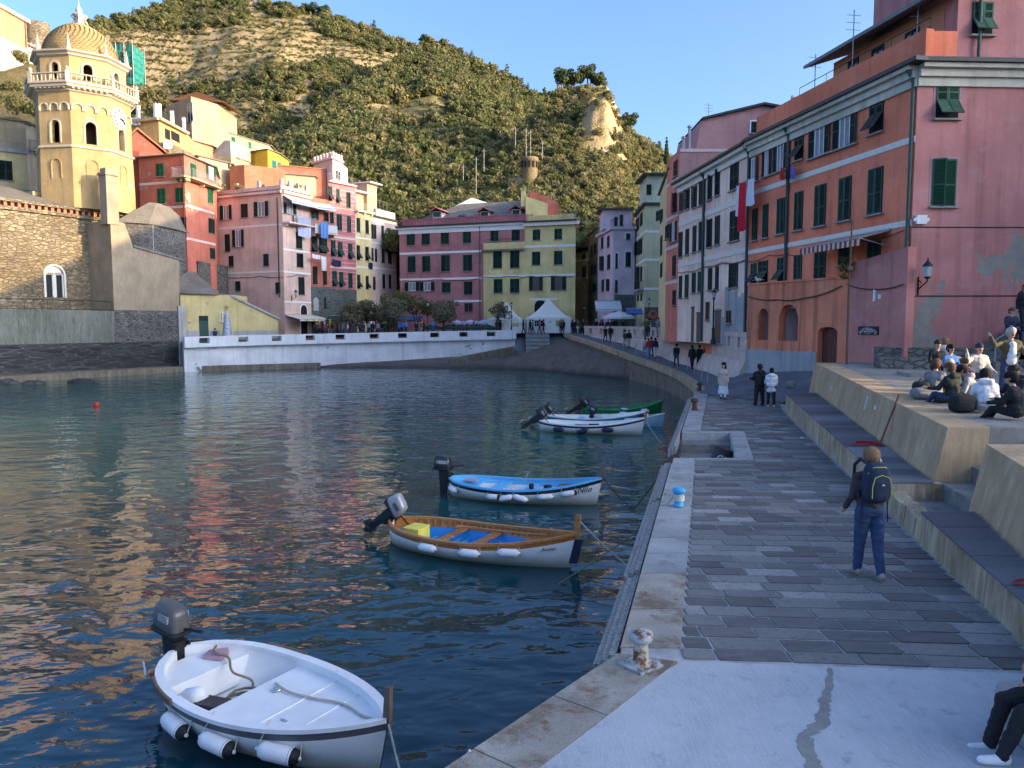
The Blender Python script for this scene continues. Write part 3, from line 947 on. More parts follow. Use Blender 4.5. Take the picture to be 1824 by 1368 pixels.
# ---- white wall of the square, with barred openings
M_WWALL=plaster('white_painted_wall',(0.78,0.78,0.80),stain=.3,peel=0.0,fade=.15)
M_WPEEL=plaster('flaking_white_wall',(0.76,0.76,0.78),stain=.3,peel=.10,peelcol=(.22,.22,.22))
M_BARS=flat('rusty_bars',(0.05,0.035,0.03),.8)
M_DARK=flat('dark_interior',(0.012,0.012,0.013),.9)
WW=[XY(325,81,610)+(3.80,),XY(450,85.6,610)+(3.93,),XY(560,89.3,605)+(4.02,),XY(700,92.6,600)+(4.18,),XY(820,94.6,600)+(4.32,),XY(916,95.8,600)+(4.43,)]
ww=empty('white_sea_wall',(WW[0][0],WW[0][1],0),label='long white painted wall with small barred openings along the square',cat='wall')
mb=MB();wall_strip(mb,WW,lambda p:-.5,lambda p:p.z-1.15,.5);mb.build('lower_wall',M_WPEEL,ww)
off=lambda P_, k:[(p[0]+k*.42,p[1]-k*.9,p[2])for p in P_]
mb=MB();wall_strip(mb,off(WW,.22),lambda p:p.z-1.15,lambda p:p.z-.72,.9);mb.build('parapet_foot',M_WWALL,ww)
mb=MB();wall_strip(mb,off(WW,.22),lambda p:p.z-.14,lambda p:p.z,.9);mb.build('coping',M_WWALL,ww)
V=[Vector(p)for p in off(WW,.22)]
L=[0]
for a, b in zip(V[:-1],V[1:]):L.append(L[-1]+(b-a).length)
s=0.0
tot=L[-1]
opens=[361,430,490,550,605,665,716,773,824,873]
so_=[]
for px in opens:
 best=min(range(0,800),key=lambda k:abs((pw(tot*k/800).x/pw(tot*k/800).y)-(px-CX)/F))
 so_.append(tot*best/800)
cur=0.0
for so2 in so_+[tot+1]:
 e=min(tot,so2-.55)
 if e>cur:
  mb=MB()
  pts=[pw(cur)]+[V[i]for i in range(len(V))if cur<L[i]<e]+[pw(e)]
  wall_strip(mb,pts,lambda p:p.z-.72,lambda p:p.z-.14,.9);mb.build('pier',M_WWALL,ww)
 if so2<tot:
  a, b=pw(so2-.55), pw(so2+.55)
  g=MB()
  for k in range(1,6):
   p=a.lerp(b,k/6);g.tube([(p.x+.1,p.y+.2,p.z-.72),(p.x+.1,p.y+.2,p.z-.14)],.022,4)
  g.tube([(a.x+.1,a.y+.2,a.z-.43),(b.x+.1,b.y+.2,b.z-.43)],.02,4)
  g.build('grille',M_BARS,ww)
 cur=so2+.55
 # ---- square (sheet behind the white wall), town ground, street behind the parapet
M_SQ=concrete('square_paving',(0.17,0.165,0.16),stain=(.09,.09,.09),amount=.5,scale=.6,drip=False)
mb=MB()
inner=[(p[0]-.2,p[1]+.5)for p in WW]
zs=[3.2,3.3,3.35,3.5,3.7,3.95]
back=[(-46,100),(-34,104),(-26,108),(-16,112),(-6,112),(1.5,112)]
for i in range(5):
 mb.face([(*inner[i],zs[i]),(*inner[i+1],zs[i+1]),(*back[i+1],zs[i+1]+.15),(*back[i],zs[i]+.15)])
mb.face([(*inner[5],3.95),(1.6,97.2,4.0),(1.5,112,4.1),(*back[5],4.1)])
mb.face([(1.6,97.2,4.0),(8.6,97,3.985),(14,112,4.2),(1.5,112,4.1)])
mb.face([(8.6,97,3.985),(12.4,97,4.02),(8.9,88.5,4.0),(22,112,4.3),(14,112,4.2)][:2]+[(16,97,4.1),(22,112,4.3),(14,112,4.2)])
tag(mb.build('square_ground',M_SQ),kind='structure')
mb=MB()
st_i=[(p[0]+.4,p[1],3.95)for p in PW]
for a, b in zip(st_i[:-1],st_i[1:]):
 mb.face([a,(a[0]+9,a[1],4.0),(b[0]+9,b[1],4.0),b])
mb.face([st_i[-1],(st_i[-1][0]+9,st_i[-1][1],4.0),(16,97,4.098),(12.4,97,4.018)])
tag(mb.build('street_ground',M_SQ),kind='structure')
mb=MB()
gx=[-120,-80,-50,-30,-10,10,30,60]
vs, fs=[], []
gy=[(98,4.0),(106,4.05),(112,4.3),(118,9),(124,15),(135,19)]
for x in gx:
 for yy, z in gy:vs.append((x,yy,z-.1+(14 if x<-60 else 7 if x<-45 else 0)))
for i in range(len(gx)-1):
 for j in range(len(gy)-1):
  k=i*len(gy)+j;fs.append((k,k+len(gy),k+len(gy)+1,k+1))
mb.raw(vs,fs)
tag(mb.build('town_ground',M_HILL),kind='structure')
bs=empty('beach_stairs',(1.7,96,1.4),label='flight of grey steps from the square down to the beach',cat='stairs')
ns=10
xa, xb=P(936,610,97).x, P(978,610,97).x
for k in range(ns):
 y0_=93.2+k*.37;zt=1.62+(k+1)*.238
 mb=MB();mb.hexa([(xa,y0_,0),(xb,y0_,0),(xb,97.4,0),(xa,97.4,0),(xa,y0_,zt),(xb,y0_,zt),(xb,97.4,zt),(xa,97.4,zt)])
 mb.build('step',M_STEPST if k%2 else M_KERB,bs)
M_RAMP=concrete('ramp_cement',(.20,.22,.235),stain=(.10,.10,.10),amount=.4,scale=1,drip=False)
mb=MB();mb.hexa([(xb+.02,94.4,-.5),(P(1010,610,97).x,94.4,-.5),(8.7,99.1,-.5),(xb+.02,99.1,-.5),(xb+.02,94.4,1.5),(P(1010,610,97).x,94.4,1.7),(8.7,99.1,4.03),(xb+.02,99.1,4.03)])
tag(mb.build('slipway',M_RAMP),'smooth cement slipway beside the beach stairs','slipway')
mb=MB();mb.hexa([(P(912,610,96).x,95.0,-.5),(xa-.02,95.0,-.5),(xa-.02,99.1,-.5),(P(912,610,96).x,99.1,-.5),(P(912,610,96).x,95.0,2.0),(xa-.02,95.0,1.6),(xa-.02,99.1,3.96),(P(912,610,96).x,99.1,3.96)])
tag(mb.build('cement_bank',M_RAMP),'sloping cement bank at the end of the white wall','bank')
mb=MB()
a, b=P(800,640,90), P(916,618,94)
mb.hexa([(a.x,a.y,-.3),(b.x,b.y,-.3),(b.x,b.y+1.6,-.3),(a.x,a.y+1.6,-.3),(a.x,a.y,.95),(b.x,b.y,2.35),(b.x,b.y+1.6,2.4),(a.x,a.y+1.6,1.0)])
tag(mb.build('beach_ramp',M_QUAYW),'narrow stone ramp climbing the beach below the white wall','ramp')
# ---- left mole: walkway below the church, with boulders
wd=Vector((.5,.866,0));wnm=Vector((.866,-.5,0))
Q0=Vector((-44.9,65.25,0))-wd*30
LQ=[Q0,Q0+wd*47.6]
mb=MB()
a, b=LQ
b2=Vector((WW[2][0]+1.0,WW[2][1]-1.2,0))
for p, q in ((a,b),(b,b2)):
 d=(q-p).normalized();n=Vector((-d.y,d.x,0))
 mb.hexa([(p.x,p.y,-2),(q.x,q.y,-2),(q.x+n.x*6,q.y+n.y*6,-2),(p.x+n.x*6,p.y+n.y*6,-2),(p.x,p.y,.62),(q.x,q.y,.60),(q.x+n.x*6,q.y+n.y*6,.62),(p.x+n.x*6,p.y+n.y*6,.62)])
M_MOLE=concrete('mole_stone',(.24,.205,.155),stain=(.05,.045,.035),amount=.7,scale=.6)
tag(mb.build('walkway_ground',M_MOLE),kind='structure')
# ================================================================== BUILDINGS
class Fac:
 def __init__(self,A,B):
  self.A, self.B=Vector((A[0],A[1],0)), Vector((B[0],B[1],0))
  self.d=(self.B-self.A).normalized()
  self.n=Vector((self.d.y,-self.d.x,0))
  self.L=(self.B-self.A).length
  self.ang=math.atan2(self.d.y,self.d.x)
 def uv(self,px,py):
  r=Vector(ray(px,py));C=Vector((0,0,CZ))
  k=(self.A-C).dot(self.n)/r.dot(self.n)
  p=C+r*k
  return (p-self.A).dot(self.d), p.z
 def pt(self,s,z,o=0.0):
  p=self.A+self.d*s+self.n*o
  return Vector((p.x,p.y,z))
 def box(self,mb,s0,s1,z0,z1,o0,o1,mi=0):
  return mb.hexa([self.pt(s0,z0,o1),self.pt(s1,z0,o1),self.pt(s1,z0,o0),self.pt(s0,z0,o0),self.pt(s0,z1,o1),self.pt(s1,z1,o1),self.pt(s1,z1,o0),self.pt(s0,z1,o0)],mi)
class Zm:
 def __init__(self,x,y,k):self.x, self.y, self.k=x, y, k
 def __call__(self,a,b):return self.x+a/self.k, self.y+b/self.k
Z0=Zm(0,0,1.0)
Z1=Zm(0,0,3.965);Z2=Zm(0,340,3.909);Z3=Zm(360,280,4.022);Z4=Zm(680,330,4.024);Z5=Zm(1000,280,4.0235);Z6=Zm(1180,0,2.8323);Z7=Zm(1300,380,3.481);Z9=Zm(220,190,6.515)
def gpaint(name,col):
 t=NT(name);oi=t.add('ObjectInfo');k_=t.ramp(oi.outputs['Random'],[(0.,k3(col,.65)),(.6,col),(1.,tuple(x*1.25+.012 for x in col))])
 c=t.mix(t.ramp(t.noise(3,4,.6),[(.35,0.),(.75,.5)]),k_,tuple(x*.8+.02 for x in col))
 return t.fin(c,t.math('ADD',.45,t.math('MULTIPLY',t.noise(6,3),.3)),0,.35)
wr_=random.Random(21)
M_GRN=gpaint('dark_green_shutter_paint',(0.010,0.052,0.040))
M_GRN2=gpaint('blackish_green_shutter_paint',(0.010,0.030,0.026))
M_GRN3=gpaint('bright_green_shutter_paint',(0.012,0.13,0.065))
M_GRN4=gpaint('mid_green_shutter_paint',(0.013,0.075,0.040))
M_WHITE=flat('white_trim_paint',(0.76,0.75,0.72),.7,var=.08)
M_CREAMT=flat('cream_trim_paint',(0.70,0.65,0.56),.8,var=.1)
M_PINKT=flat('pale_rose_trim_paint',(0.62,0.50,0.46),.8,var=.1)
t=NT('window_glass');M_GLASS=t.fin((0.03,0.035,0.04),.08,0,.6)
M_CURT=flat('pale_curtain',(0.26,0.26,0.28),.9,var=.25,scale=5)
M_SILL=flat('sill_slate',(0.28,0.27,0.26),.8)
M_PIPE=flat('drainpipe_metal',(0.055,0.085,0.085),.45,.2)
M_COPP=flat('brown_drainpipe',(0.085,0.035,0.028),.5,.2)
M_GUT=flat('gutter_metal',(0.04,0.045,0.045),.5,.3)
M_BROWN=flat('brown_window_wood',(0.16,0.085,0.045),.6)
_wc={}
def leaf_shutter(w,h,dense):
 key=('leaf',round(w,2),round(h,2),dense)
 if key in _wc:return _wc[key]
 mb=MB()
 st_=min(.06,w*.16)
 for x in (-w/2+st_/2,w/2-st_/2):mb.box((x,-.02,h/2),(st_,.04,h))
 for z in (st_/2,h*.46,h-st_/2):mb.box((0,-.02,z),(w-2*st_,.038,st_))
 R=Matrix.Rotation(math.radians(38),3,'X')
 for a, b in ((st_,h*.46-st_/2),(h*.46+st_/2,h-st_)):
  n=max(3,int((b-a)/dense))
  for k in range(n):
   mb.box((0,-.018,a+(b-a)*(k+.5)/n),(w-2*st_,.006+.2*dense,(b-a)/n*.95),0,R)
 me=mb.mesh('shutter',[M_GRN])
 _wc[key]=me
 return me
def win_mesh(w,h,kind):
 key=(kind,round(w,2),round(h,2))
 if key in _wc:return _wc[key]
 mb=MB()
 if kind=='back':
  mb.box((0,-.004,h/2),(w,.03,h),0)
 elif kind=='glass':
  f=.055
  mb.box((0,.0,h/2),(w,.03,h),0)
  for x in (-w/2+f/2,w/2-f/2):mb.box((x,-.03,h/2),(f,.05,h),1)
  mb.box((0,-.03,h/2),(f*.8,.05,h-2*f),1)
  for z in (f/2,h-f/2):mb.box((0,-.03,z),(w-2*f,.05,f),1)
 me=mb.mesh('window',[M_DARK,M_WHITE])
 _wc[key]=me
 return me
def sill_mesh(w):
 key=('sill',round(w,2))
 if key not in _wc:
  mb=MB();mb.box((0,-.08,-.04),(w+.22,.2,.07));_wc[key]=mb.mesh('sill',[M_SILL])
 return _wc[key]
def surr_mesh(w,h,t_=.11):
 key=('sur',round(w,2),round(h,2))
 if key not in _wc:
  mb=MB()
  for x in (-w/2-t_/2,w/2+t_/2):mb.box((x,-.01,h/2),(t_,.035,h))
  mb.box((0,-.01,h+t_/2),(w+2*t_,.036,t_));_wc[key]=mb.mesh('surround',[M_WHITE])
 return _wc[key]
def window(root,fac,z,box,kind='c',mat=None,dense=.14,surround=None,sill=True,frame=None):
 x0, y0, x1, y1=box[:4]
 a=z(x0,(y0+y1)/2);b=z(x1,(y0+y1)/2)
 s0, _=fac.uv(*a);s1, _=fac.uv(*b)
 c=z((x0+x1)/2,y0);d=z((x0+x1)/2,y1)
 _, zt=fac.uv(*c);_, zb=fac.uv(*d)
 q=.05
 w=max(.3,round((s1-s0)/q)*q);h=max(.35,round((zt-zb)/q)*q)
 p=fac.pt((s0+s1)/2,zb)
 loc=p-Vector(root.location)
 mat=mat or M_GRN
 rot=(0,0,fac.ang)
 if kind=='g':
  o=link('window',win_mesh(w,h,'glass'),root,loc,rot)
  set_slots(o,[M_GLASS,frame or M_WHITE])
 elif kind=='d':
  o=link('opening',win_mesh(w,h,'back'),root,loc,rot)
 elif kind=='o':
  gw=round(w*.46/q)*q;lw=round(w*.26,2)
  o=link('window',win_mesh(gw,h,'glass'),root,loc,rot)
  set_slots(o,[M_CURT if frame is None else M_GLASS,frame or M_WHITE])
  for sgn in (-1,1):
   l=link('shutter',leaf_shutter(lw,h,dense),o,(sgn*(gw/2+lw/2),-.045,0),(0,0,sgn*-.10))
   set_slots(l,[mat])
 else :
  o=link('window',win_mesh(w,h,'back'),root,loc,rot)
  lw=w/2
  if kind=='c':
   for sgn in (-1,1):
    a_=max(0,wr_.gauss(.02,.03))if wr_.random()<.88 else wr_.uniform(.25,.9)
    l=link('shutter',leaf_shutter(lw-.01,h,dense),o,(sgn*w/2-sgn*lw/2*math.cos(a_),-.022-lw/2*math.sin(a_),0),(0,0,sgn*a_));set_slots(l,[mat])
  elif kind=='h':
   hh=round(h*.52,2)
   for sgn in (-1,1):
    l=link('shutter',leaf_shutter(lw-.01,hh,dense),o,(sgn*lw/2,-.022,h-hh));set_slots(l,[mat])
    fl=link('shutter_flap',leaf_shutter(lw-.03,h-hh,dense),o,(sgn*lw/2,-.03-math.sin(.62)*(h-hh),(h-hh)*(1-math.cos(.62))),(-.62,0,0));set_slots(fl,[mat])
 if sill and kind!='d':
  link('sill',sill_mesh(w),o)
 if surround is not None and kind!='d':
  l=link('surround',surr_mesh(w,h),o);set_slots(l,[surround])
 return o
def arch_panel(mb,fac,s0,s1,zb,zt,o=.02,mi=0,n=8,sm=False):
 r=(s1-s0)/2;c=(s0+s1)/2;zs=zt-r
 pts=[fac.pt(s0,zb,o),fac.pt(s1,zb,o)]+[fac.pt(c+r*math.cos(math.pi*k/n),zs+r*math.sin(math.pi*k/n),o)for k in range(n+1)]
 bk=[p-fac.n*(o+.05)for p in pts]
 m=len(pts)
 mb.raw(pts+bk,[tuple(range(m))]+[(k,(k+1)%m,m+(k+1)%m,m+k)[::-1]for k in range(m)],mi)
def arch_ring(mb,fac,s0,s1,zb,zt,t_,o0,o1,mi=0,n=8):
 r=(s1-s0)/2;c=(s0+s1)/2;zs=zt-r
 fac.box(mb,s0-t_,s0,zb,zs,o0,o1,mi);fac.box(mb,s1,s1+t_,zb,zs,o0,o1,mi)
 for k in range(n):
  a, b=math.pi*k/n, math.pi*(k+1)/n
  q=[]
  for o in (o1,o0):
   pass
  P4=lambda ang, rr, o:fac.pt(c+rr*math.cos(ang),zs+rr*math.sin(ang),o)
  mb.hexa([P4(a,r,o0),P4(a,r+t_,o0),P4(a,r+t_,o1),P4(a,r,o1),P4(b,r,o0),P4(b,r+t_,o0),P4(b,r+t_,o1),P4(b,r,o1)],mi)
def wall_open(mb,fac,s0,s1,z0,z1,th,ops,mi=0,n=8,mr=None):
 zf=z1 if callable(z1)else (lambda s:z1)
 cuts=[s0,s1]
 for (a,b,zb,zt,ar)in ops:
  cuts+=[a+(b-a)*k/(n if ar else 1)for k in range((n if ar else 1)+1)]
 cuts=sorted(set(round(c,4)for c in cuts if s0-1e-6<=c<=s1+1e-6))
 def sl(a,b,za0,zb0,za1,zb1):
  mb.hexa([fac.pt(a,za0,0),fac.pt(b,zb0,0),fac.pt(b,zb0,-th),fac.pt(a,za0,-th),fac.pt(a,za1,0),fac.pt(b,zb1,0),fac.pt(b,zb1,-th),fac.pt(a,za1,-th)],mi)
 for a, b in zip(cuts[:-1],cuts[1:]):
  m=(a+b)/2
  op=[o for o in ops if o[0]<m<o[1]]
  if not op:
   sl(a,b,z0,z0,zf(a),zf(b));continue
  (oa,ob,zb,zt,ar)=op[0]
  if zb>z0:sl(a,b,z0,z0,zb,zb)
  if ar:
   r=(ob-oa)/2;c=(oa+ob)/2;rz=min(r*ar,zt-zb)
   g=lambda s:zt-rz+rz*math.sqrt(max(0,1-((s-c)/r)**2))
   sl(a,b,g(a),g(b),zf(a),zf(b))
  else :
   sl(a,b,zt,zt,zf(a),zf(b))
class House:
 def __init__(self,name,label,front,zb,zt,col,depth=9.0,back=None,roof='flat',roofmat=None,mats=None,eave=.45,rise=1.4,cornice=None,group=None,cat='house',backdir=None):
  self.pts=[Vector((*XY(px,d),0))for px,d in front]
  self.zb, self.zt=zb, zt
  n0=Vector((0,1,0))if backdir is None else Vector((*backdir,0)).normalized()
  bk=[p+n0*depth for p in (self.pts[0],self.pts[-1])]if back is None else [Vector((*XY(px,d),0))for px,d in back]
  self.poly=[(p.x,p.y)for p in self.pts]+[(bk[1].x,bk[1].y),(bk[0].x,bk[0].y)]
  self.root=empty(name,(self.pts[0].x,self.pts[0].y,zb),label=label,cat=cat,group=group)
  self.facs=[Fac(a,b)for a,b in zip(self.pts[:-1],self.pts[1:])]
  mb=MB();mb.prism(self.poly,zb,zt);self.wall=mb.build('wall',col,self.root)
  if roof=='hip' or roof=='eave':self.hip(eave,rise if roof=='hip' else .12,roofmat)
  if cornice:
   for i, f in enumerate(self.facs):
    mb=MB();f.box(mb,-.1,f.L+.1,zt-.55,zt-.02,-.02,.16);f.box(mb,-.15,f.L+.15,zt-.3,zt-.022,.1,.34)
    mb.build('cornice',cornice,self.root)
 def hip(self,e,rise,mat):
  c=Vector((sum(p[0]for p in self.poly)/len(self.poly),sum(p[1]for p in self.poly)/len(self.poly)))
  def ex(k,m):return [((p[0]-c.x)*k+c.x+(p[0]-c.x)/max(1e-3,(Vector(p)-c).length)*m,(p[1]-c.y)*k+c.y+(p[1]-c.y)/max(1e-3,(Vector(p)-c).length)*m)for p in self.poly]
  o=ex(1,e);i=ex(.25,0);n=len(o)
  mb=MB();mb.prism(o,self.zt+.002,self.zt+.13)
  vs=[(*p,self.zt+.13)for p in o]+[(*p,self.zt+.13+rise)for p in i]
  mb.raw(vs,[(k,(k+1)%n,n+(k+1)%n,n+k)for k in range(n)]+[tuple(range(n,2*n))])
  self.roof=mb.build('roof',mat or M_ROOF,self.root)
 def wins(self,i,z,boxes,**kw):
  for b in boxes:
   window(self.root,self.facs[i],z,b,b[4]if len(b)>4 else 'c',**kw)
 def belt(self,i,z,at,h=.22,mat=None,s0=None,s1=None,o=.035):
  f=self.facs[i]
  s, zz=f.uv(*z(*at))
  mb=MB();f.box(mb,0 if s0 is None else s0,f.L if s1 is None else s1,zz-h/2,zz+h/2,-.01,o)
  return mb.build('belt_course',mat or M_WHITE,self.root)
 def pipe(self,i,s,z0,z1,mat=None,r=.055,neck=True):
  f=self.facs[i]
  pts=[f.pt(s,z0,.1),f.pt(s,z1-.6,.1)]+([f.pt(s,z1-.35,.2),f.pt(s,z1-.05,.42)]if neck else [f.pt(s,z1,.1)])
  mb=MB();mb.tube(pts,r,6);return mb.build('drainpipe',mat or M_PIPE,self.root)
 def chimney(self,x,y,z,h=1.2,w=.5,mat=None):
  mb=MB();mb.box((x,y,z+h/2),(w,w,h));mb.box((x,y,z+h+.06),(w+.2,w+.2,.1));mb.box((x,y,z+h+.3),(w+.1,w+.1,.08))
  for a in (-1,1):
   for b in (-1,1):mb.box((x+a*w*.35,y+b*w*.35,z+h+.18),(.09,.09,.2))
  return mb.build('chimney',mat or M_ROOF,self.root)
def roof_mat(name,c1,c2):
 t=NT(name)
 v=t.vec('World')
 b=t.add('TexBrick');t.l(t.vec('World',scale=(1.6,1.6,1.6)),b.inputs['Vector'])
 b.inputs['Scale'].default_value=1.8;b.inputs['Mortar Size'].default_value=.02
 b.inputs['Color1'].default_value=(*c1,1);b.inputs['Color2'].default_value=(*c2,1);b.inputs['Mortar'].default_value=(*k3(c1,.4),1)
 c=t.mix(t.ramp(t.noise(.7,6,.65,v),[(.35,0.),(.7,.7)]),b.outputs[0],k3(c1,.6))
 t.bump(t.math('ADD',t.math('MULTIPLY',b.outputs[1],-.5),t.noise(6,4,.6,v)),.5,.05)
 return t.fin(c,.9,0,.15)
M_ROOF=roof_mat('slate_roof_tiles',(0.20,0.185,0.16),(0.27,0.25,0.215))
M_ROOFT=roof_mat('terracotta_roof',(0.38,0.19,0.11),(0.46,0.26,0.16))
M_RAIL=flat('grey_railing',(0.35,0.36,0.37),.5,.3)
M_RAILD=flat('dark_railing',(0.03,0.032,0.034),.5,.3)
def railing(name,parent,pts,h=.95,n_per_m=5,mat=None,r=.012):
 mb=MB()
 V=[Vector(p)for p in pts]
 for a, b in zip(V[:-1],V[1:]):
  L_=(b-a).length;n=max(2,int(L_*n_per_m))
  for k in range(n+1):
   p=a.lerp(b,k/n);mb.tube([p,p+Vector((0,0,h))],r,4,cap=False)
  mb.tube([a+Vector((0,0,h)),b+Vector((0,0,h))],r*1.8,4)
  mb.tube([a+Vector((0,0,.08)),b+Vector((0,0,.08))],r*1.4,4)
 return mb.build(name,mat or M_RAIL,parent)
C_PINK1=plaster('dusty_pink_plaster',(0.70,0.50,0.42),.3)
C_RED1=plaster('brick_red_plaster',(0.52,0.165,0.115),.35,peel=.10,peelcol=(.34,.31,.28))
C_ROSE=plaster('rose_red_plaster',(0.47,0.17,0.185),.25)
C_ROSE2=plaster('dark_rose_plaster',(0.46,0.20,0.20),.3)
C_YEL=plaster('lemon_plaster',(0.72,0.60,0.27),.25)
C_YEL2=plaster('pale_yellow_plaster',(0.72,0.60,0.31),.3)
C_PALE=plaster('pale_pink_plaster',(0.70,0.53,0.48),.3)
C_ORA=plaster('orange_plaster',(0.55,0.20,0.07),.3)
C_OCH=plaster('ochre_plaster',(0.55,0.37,0.15),.35)
C_LIL=plaster('lilac_plaster',(0.68,0.54,0.60),.25)
C_LILP=plaster('pale_lilac_plaster',(0.65,0.53,0.60),.2)
C_GREEN=plaster('sage_green_plaster',(0.54,0.53,0.34),.3)
C_GRN2=plaster('pale_green_plaster',(0.54,0.58,0.43),.3)
C_RED2=plaster('warm_red_plaster',(0.68,0.22,0.15),.3)
C_LPINK=plaster('salmon_pink_plaster',(0.90,0.62,0.49),.4)
C_RED3=plaster('terracotta_red_plaster',(0.86,0.245,0.135),.4)
C_PURP=plaster('mauve_pink_plaster',(0.47,0.255,0.25),.3)
C_FRONT=plaster('dark_pink_front_plaster',(0.52,0.225,0.205),.4)
C_PEELF=plaster('flaking_pink_front_plaster',(0.51,0.215,0.195),.5,peel=.17,peelcol=(.27,.25,.215))
C_CEM=plaster('bare_grey_cement',(0.38,0.375,0.37),.5)
C_ORA2=plaster('apricot_plaster',(0.52,0.24,0.135),.3)
C_CREAM=plaster('cream_plaster',(0.46,0.37,0.24),.3)
C_TERRA=plaster('terracotta_plaster',(0.42,0.17,0.10),.3)
C_GREY=plaster('grey_plaster',(0.27,0.28,0.27),.3)
# ---- left side of the square -------------------------------------
h=House('pink_house','tall dusty pink corner house with roof garden and long white awning',[(383,101),(505,96),(553,101)],3.0,22.0,C_PINK1,depth=9,backdir=(-.25,1))
PH=h
h.wins(0,Z3,[(130,345,215,447,'o'),(280,333,327,432),(373,318,478,425,'o'),(165,552,200,678),(218,520,302,642,'o'),(193,706,226,784),(441,692,477,780),(240,888,275,957),(528,895,561,978)],mat=M_GRN2)
h.wins(1,Z3,[(580,328,672,408,'o'),(672,540,715,655),(678,688,722,788),(690,858,732,985)],mat=M_GRN2)
for at in ((95,515),(105,835)):h.belt(0,Z3,at)
for at in ((600,470),(600,660),(600,820),(612,1035)):h.belt(1,Z3,at)
f=h.facs[0]
sa, za=f.uv(*Z3(115,970));sb, zb_=f.uv(*Z3(160,868))
mb=MB();arch_panel(mb,f,sa,sb,za,zb_,.03);h_o=mb.build('arched_doorway',M_DARK,h.root)
mb=MB();arch_ring(mb,f,sa,sb,za,zb_,.15,0,.06);mb.build('door_surround',M_PINKT,h.root)
f=h.facs[1]
sa, za=f.uv(*Z3(705,1128));sb, zb_=f.uv(*Z3(750,1060))
mb=MB();arch_panel(mb,f,sa,sb,3.3,zb_,.03);mb.build('arched_doorway',M_DARK,h.root)
mb=MB();arch_ring(mb,f,sa,sb,3.3,zb_,.14,0,.06);mb.build('door_surround',M_WHITE,h.root)
h.pipe(0,h.facs[0].L-.7,8.6,21.2,M_COPP,.08,neck=False)
mb=MB()
for f in h.facs:f.box(mb,-.1,f.L+.12,21.72,22.02,-.05,.42)
mb.build('eave',C_PALE,h.root)
mb=MB()
for f in h.facs:
 k=0.0
 while k<f.L:f.box(mb,k,k+.22,22.03,22.2,.0,.42);k+=.42
mb.build('roof_tile_ends',M_ROOF,h.root)
mb=MB()
for f in h.facs:
 f.box(mb,0,f.L,22.02,22.75,-.35,-.12)
 for k in np.linspace(0,f.L-.4,4):f.box(mb,k,k+.45,22.75,23.5,-.4,-.08)
mb.build('terrace_parapet',C_PALE,h.root)
def awning(name,label,fac,s0,s1,z_top,drop,out,mats,stripes=10,val=.25,poles=False):
 r=empty(name,fac.pt((s0+s1)/2,z_top-drop),label=label,cat='awning')
 mb=MB()
 n=stripes
 for k in range(n):
  a, b=s0+(s1-s0)*k/n, s0+(s1-s0)*(k+1)/n
  p=[fac.pt(a,z_top,.05),fac.pt(b,z_top,.05),fac.pt(b,z_top-drop,out),fac.pt(a,z_top-drop,out)]
  q=[v-Vector((0,0,.02))for v in p]
  mb.raw(p+q,[(0,1,2,3)[::-1],(4,5,6,7),(2,3,7,6),(0,1,5,4),(1,2,6,5),(0,3,7,4)],k%len(mats))
  fac.box(mb,a,b,z_top-drop-val,z_top-drop-.02,out-.012,out+.002,k%len(mats))
 mb.build('canvas',mats,r)
 fr=MB()
 for s in (s0+.05,s1-.05):fr.tube([fac.pt(s,z_top-drop*.9-.35,.03),fac.pt(s,z_top-drop,out)],.02,5)
 fr.tube([fac.pt(s0,z_top-drop-.02,out),fac.pt(s1,z_top-drop-.02,out)],.025,5)
 fr.tube([fac.pt(s0,z_top+.03,.06),fac.pt(s1,z_top+.03,.06)],.06,6)
 fr.build('frame',M_RAIL,r)
 return r
M_CANV=flat('white_canvas',(0.62,0.63,0.64),.85,var=.08)
M_CANVR=flat('red_canvas',(0.33,0.045,0.04),.85,var=.1)
M_CANVC=flat('cream_canvas',(0.55,0.50,0.42),.85,var=.1)
M_CANVY=flat('yellow_canvas',(0.62,0.42,0.08),.85)
M_CANVB=flat('blue_canvas',(0.04,0.12,0.32),.85)
f=PH.facs[1]
awning('balcony_awning','white awning above the top balcony of the pink corner house',f,.1,f.L+.3,21.5,.85,1.5,[M_CANV])
s0_, z0_=f.uv(*Z3(600,1125))
awning('shop_awning','white awning with yellow fringe over the shop at the pink corner',f,.0,f.L+.8,f.uv(*Z3(640,1130))[1],.55,2.4,[M_CANV,M_CANV,M_CANVY],stripes=12)
def balcony(h,i,s0,s1,z,out,slabmat,railmat,hgt=1.0,solid=None,name='balcony'):
 f=h.facs[i]
 mb=MB();f.box(mb,s0,s1,z-.18,z,-.02,out)
 for s in (s0+.25,(s0+s1)/2,s1-.25):f.box(mb,s-.08,s+.08,z-.5,z-.182,-.02,out*.6)
 o=mb.build(name,slabmat,h.root)
 if solid:
  mb=MB();f.box(mb,s0,s1,z+.05,z+hgt,out-.06,out-.02);f.box(mb,s0,s0+.04,z+.05,z+hgt,.02,out-.07);f.box(mb,s1-.04,s1,z+.05,z+hgt,.02,out-.07)
  b=mb.build('balcony_panels',solid,None);
 else :
  b=railing('balcony_railing',None,[f.pt(s0+.03,z,.05),f.pt(s0+.03,z,out-.05),f.pt(s1-.03,z,out-.05),f.pt(s1-.03,z,.05)],hgt,6,railmat)
 b.parent=h.root
 b.location=Vector(b.location)-Vector(h.root.location)
 return o
zb1=f.uv(*Z3(600,468))[1]
balcony(PH,1,-.1,f.L+.2,zb1,1.2,C_PALE,M_RAIL)
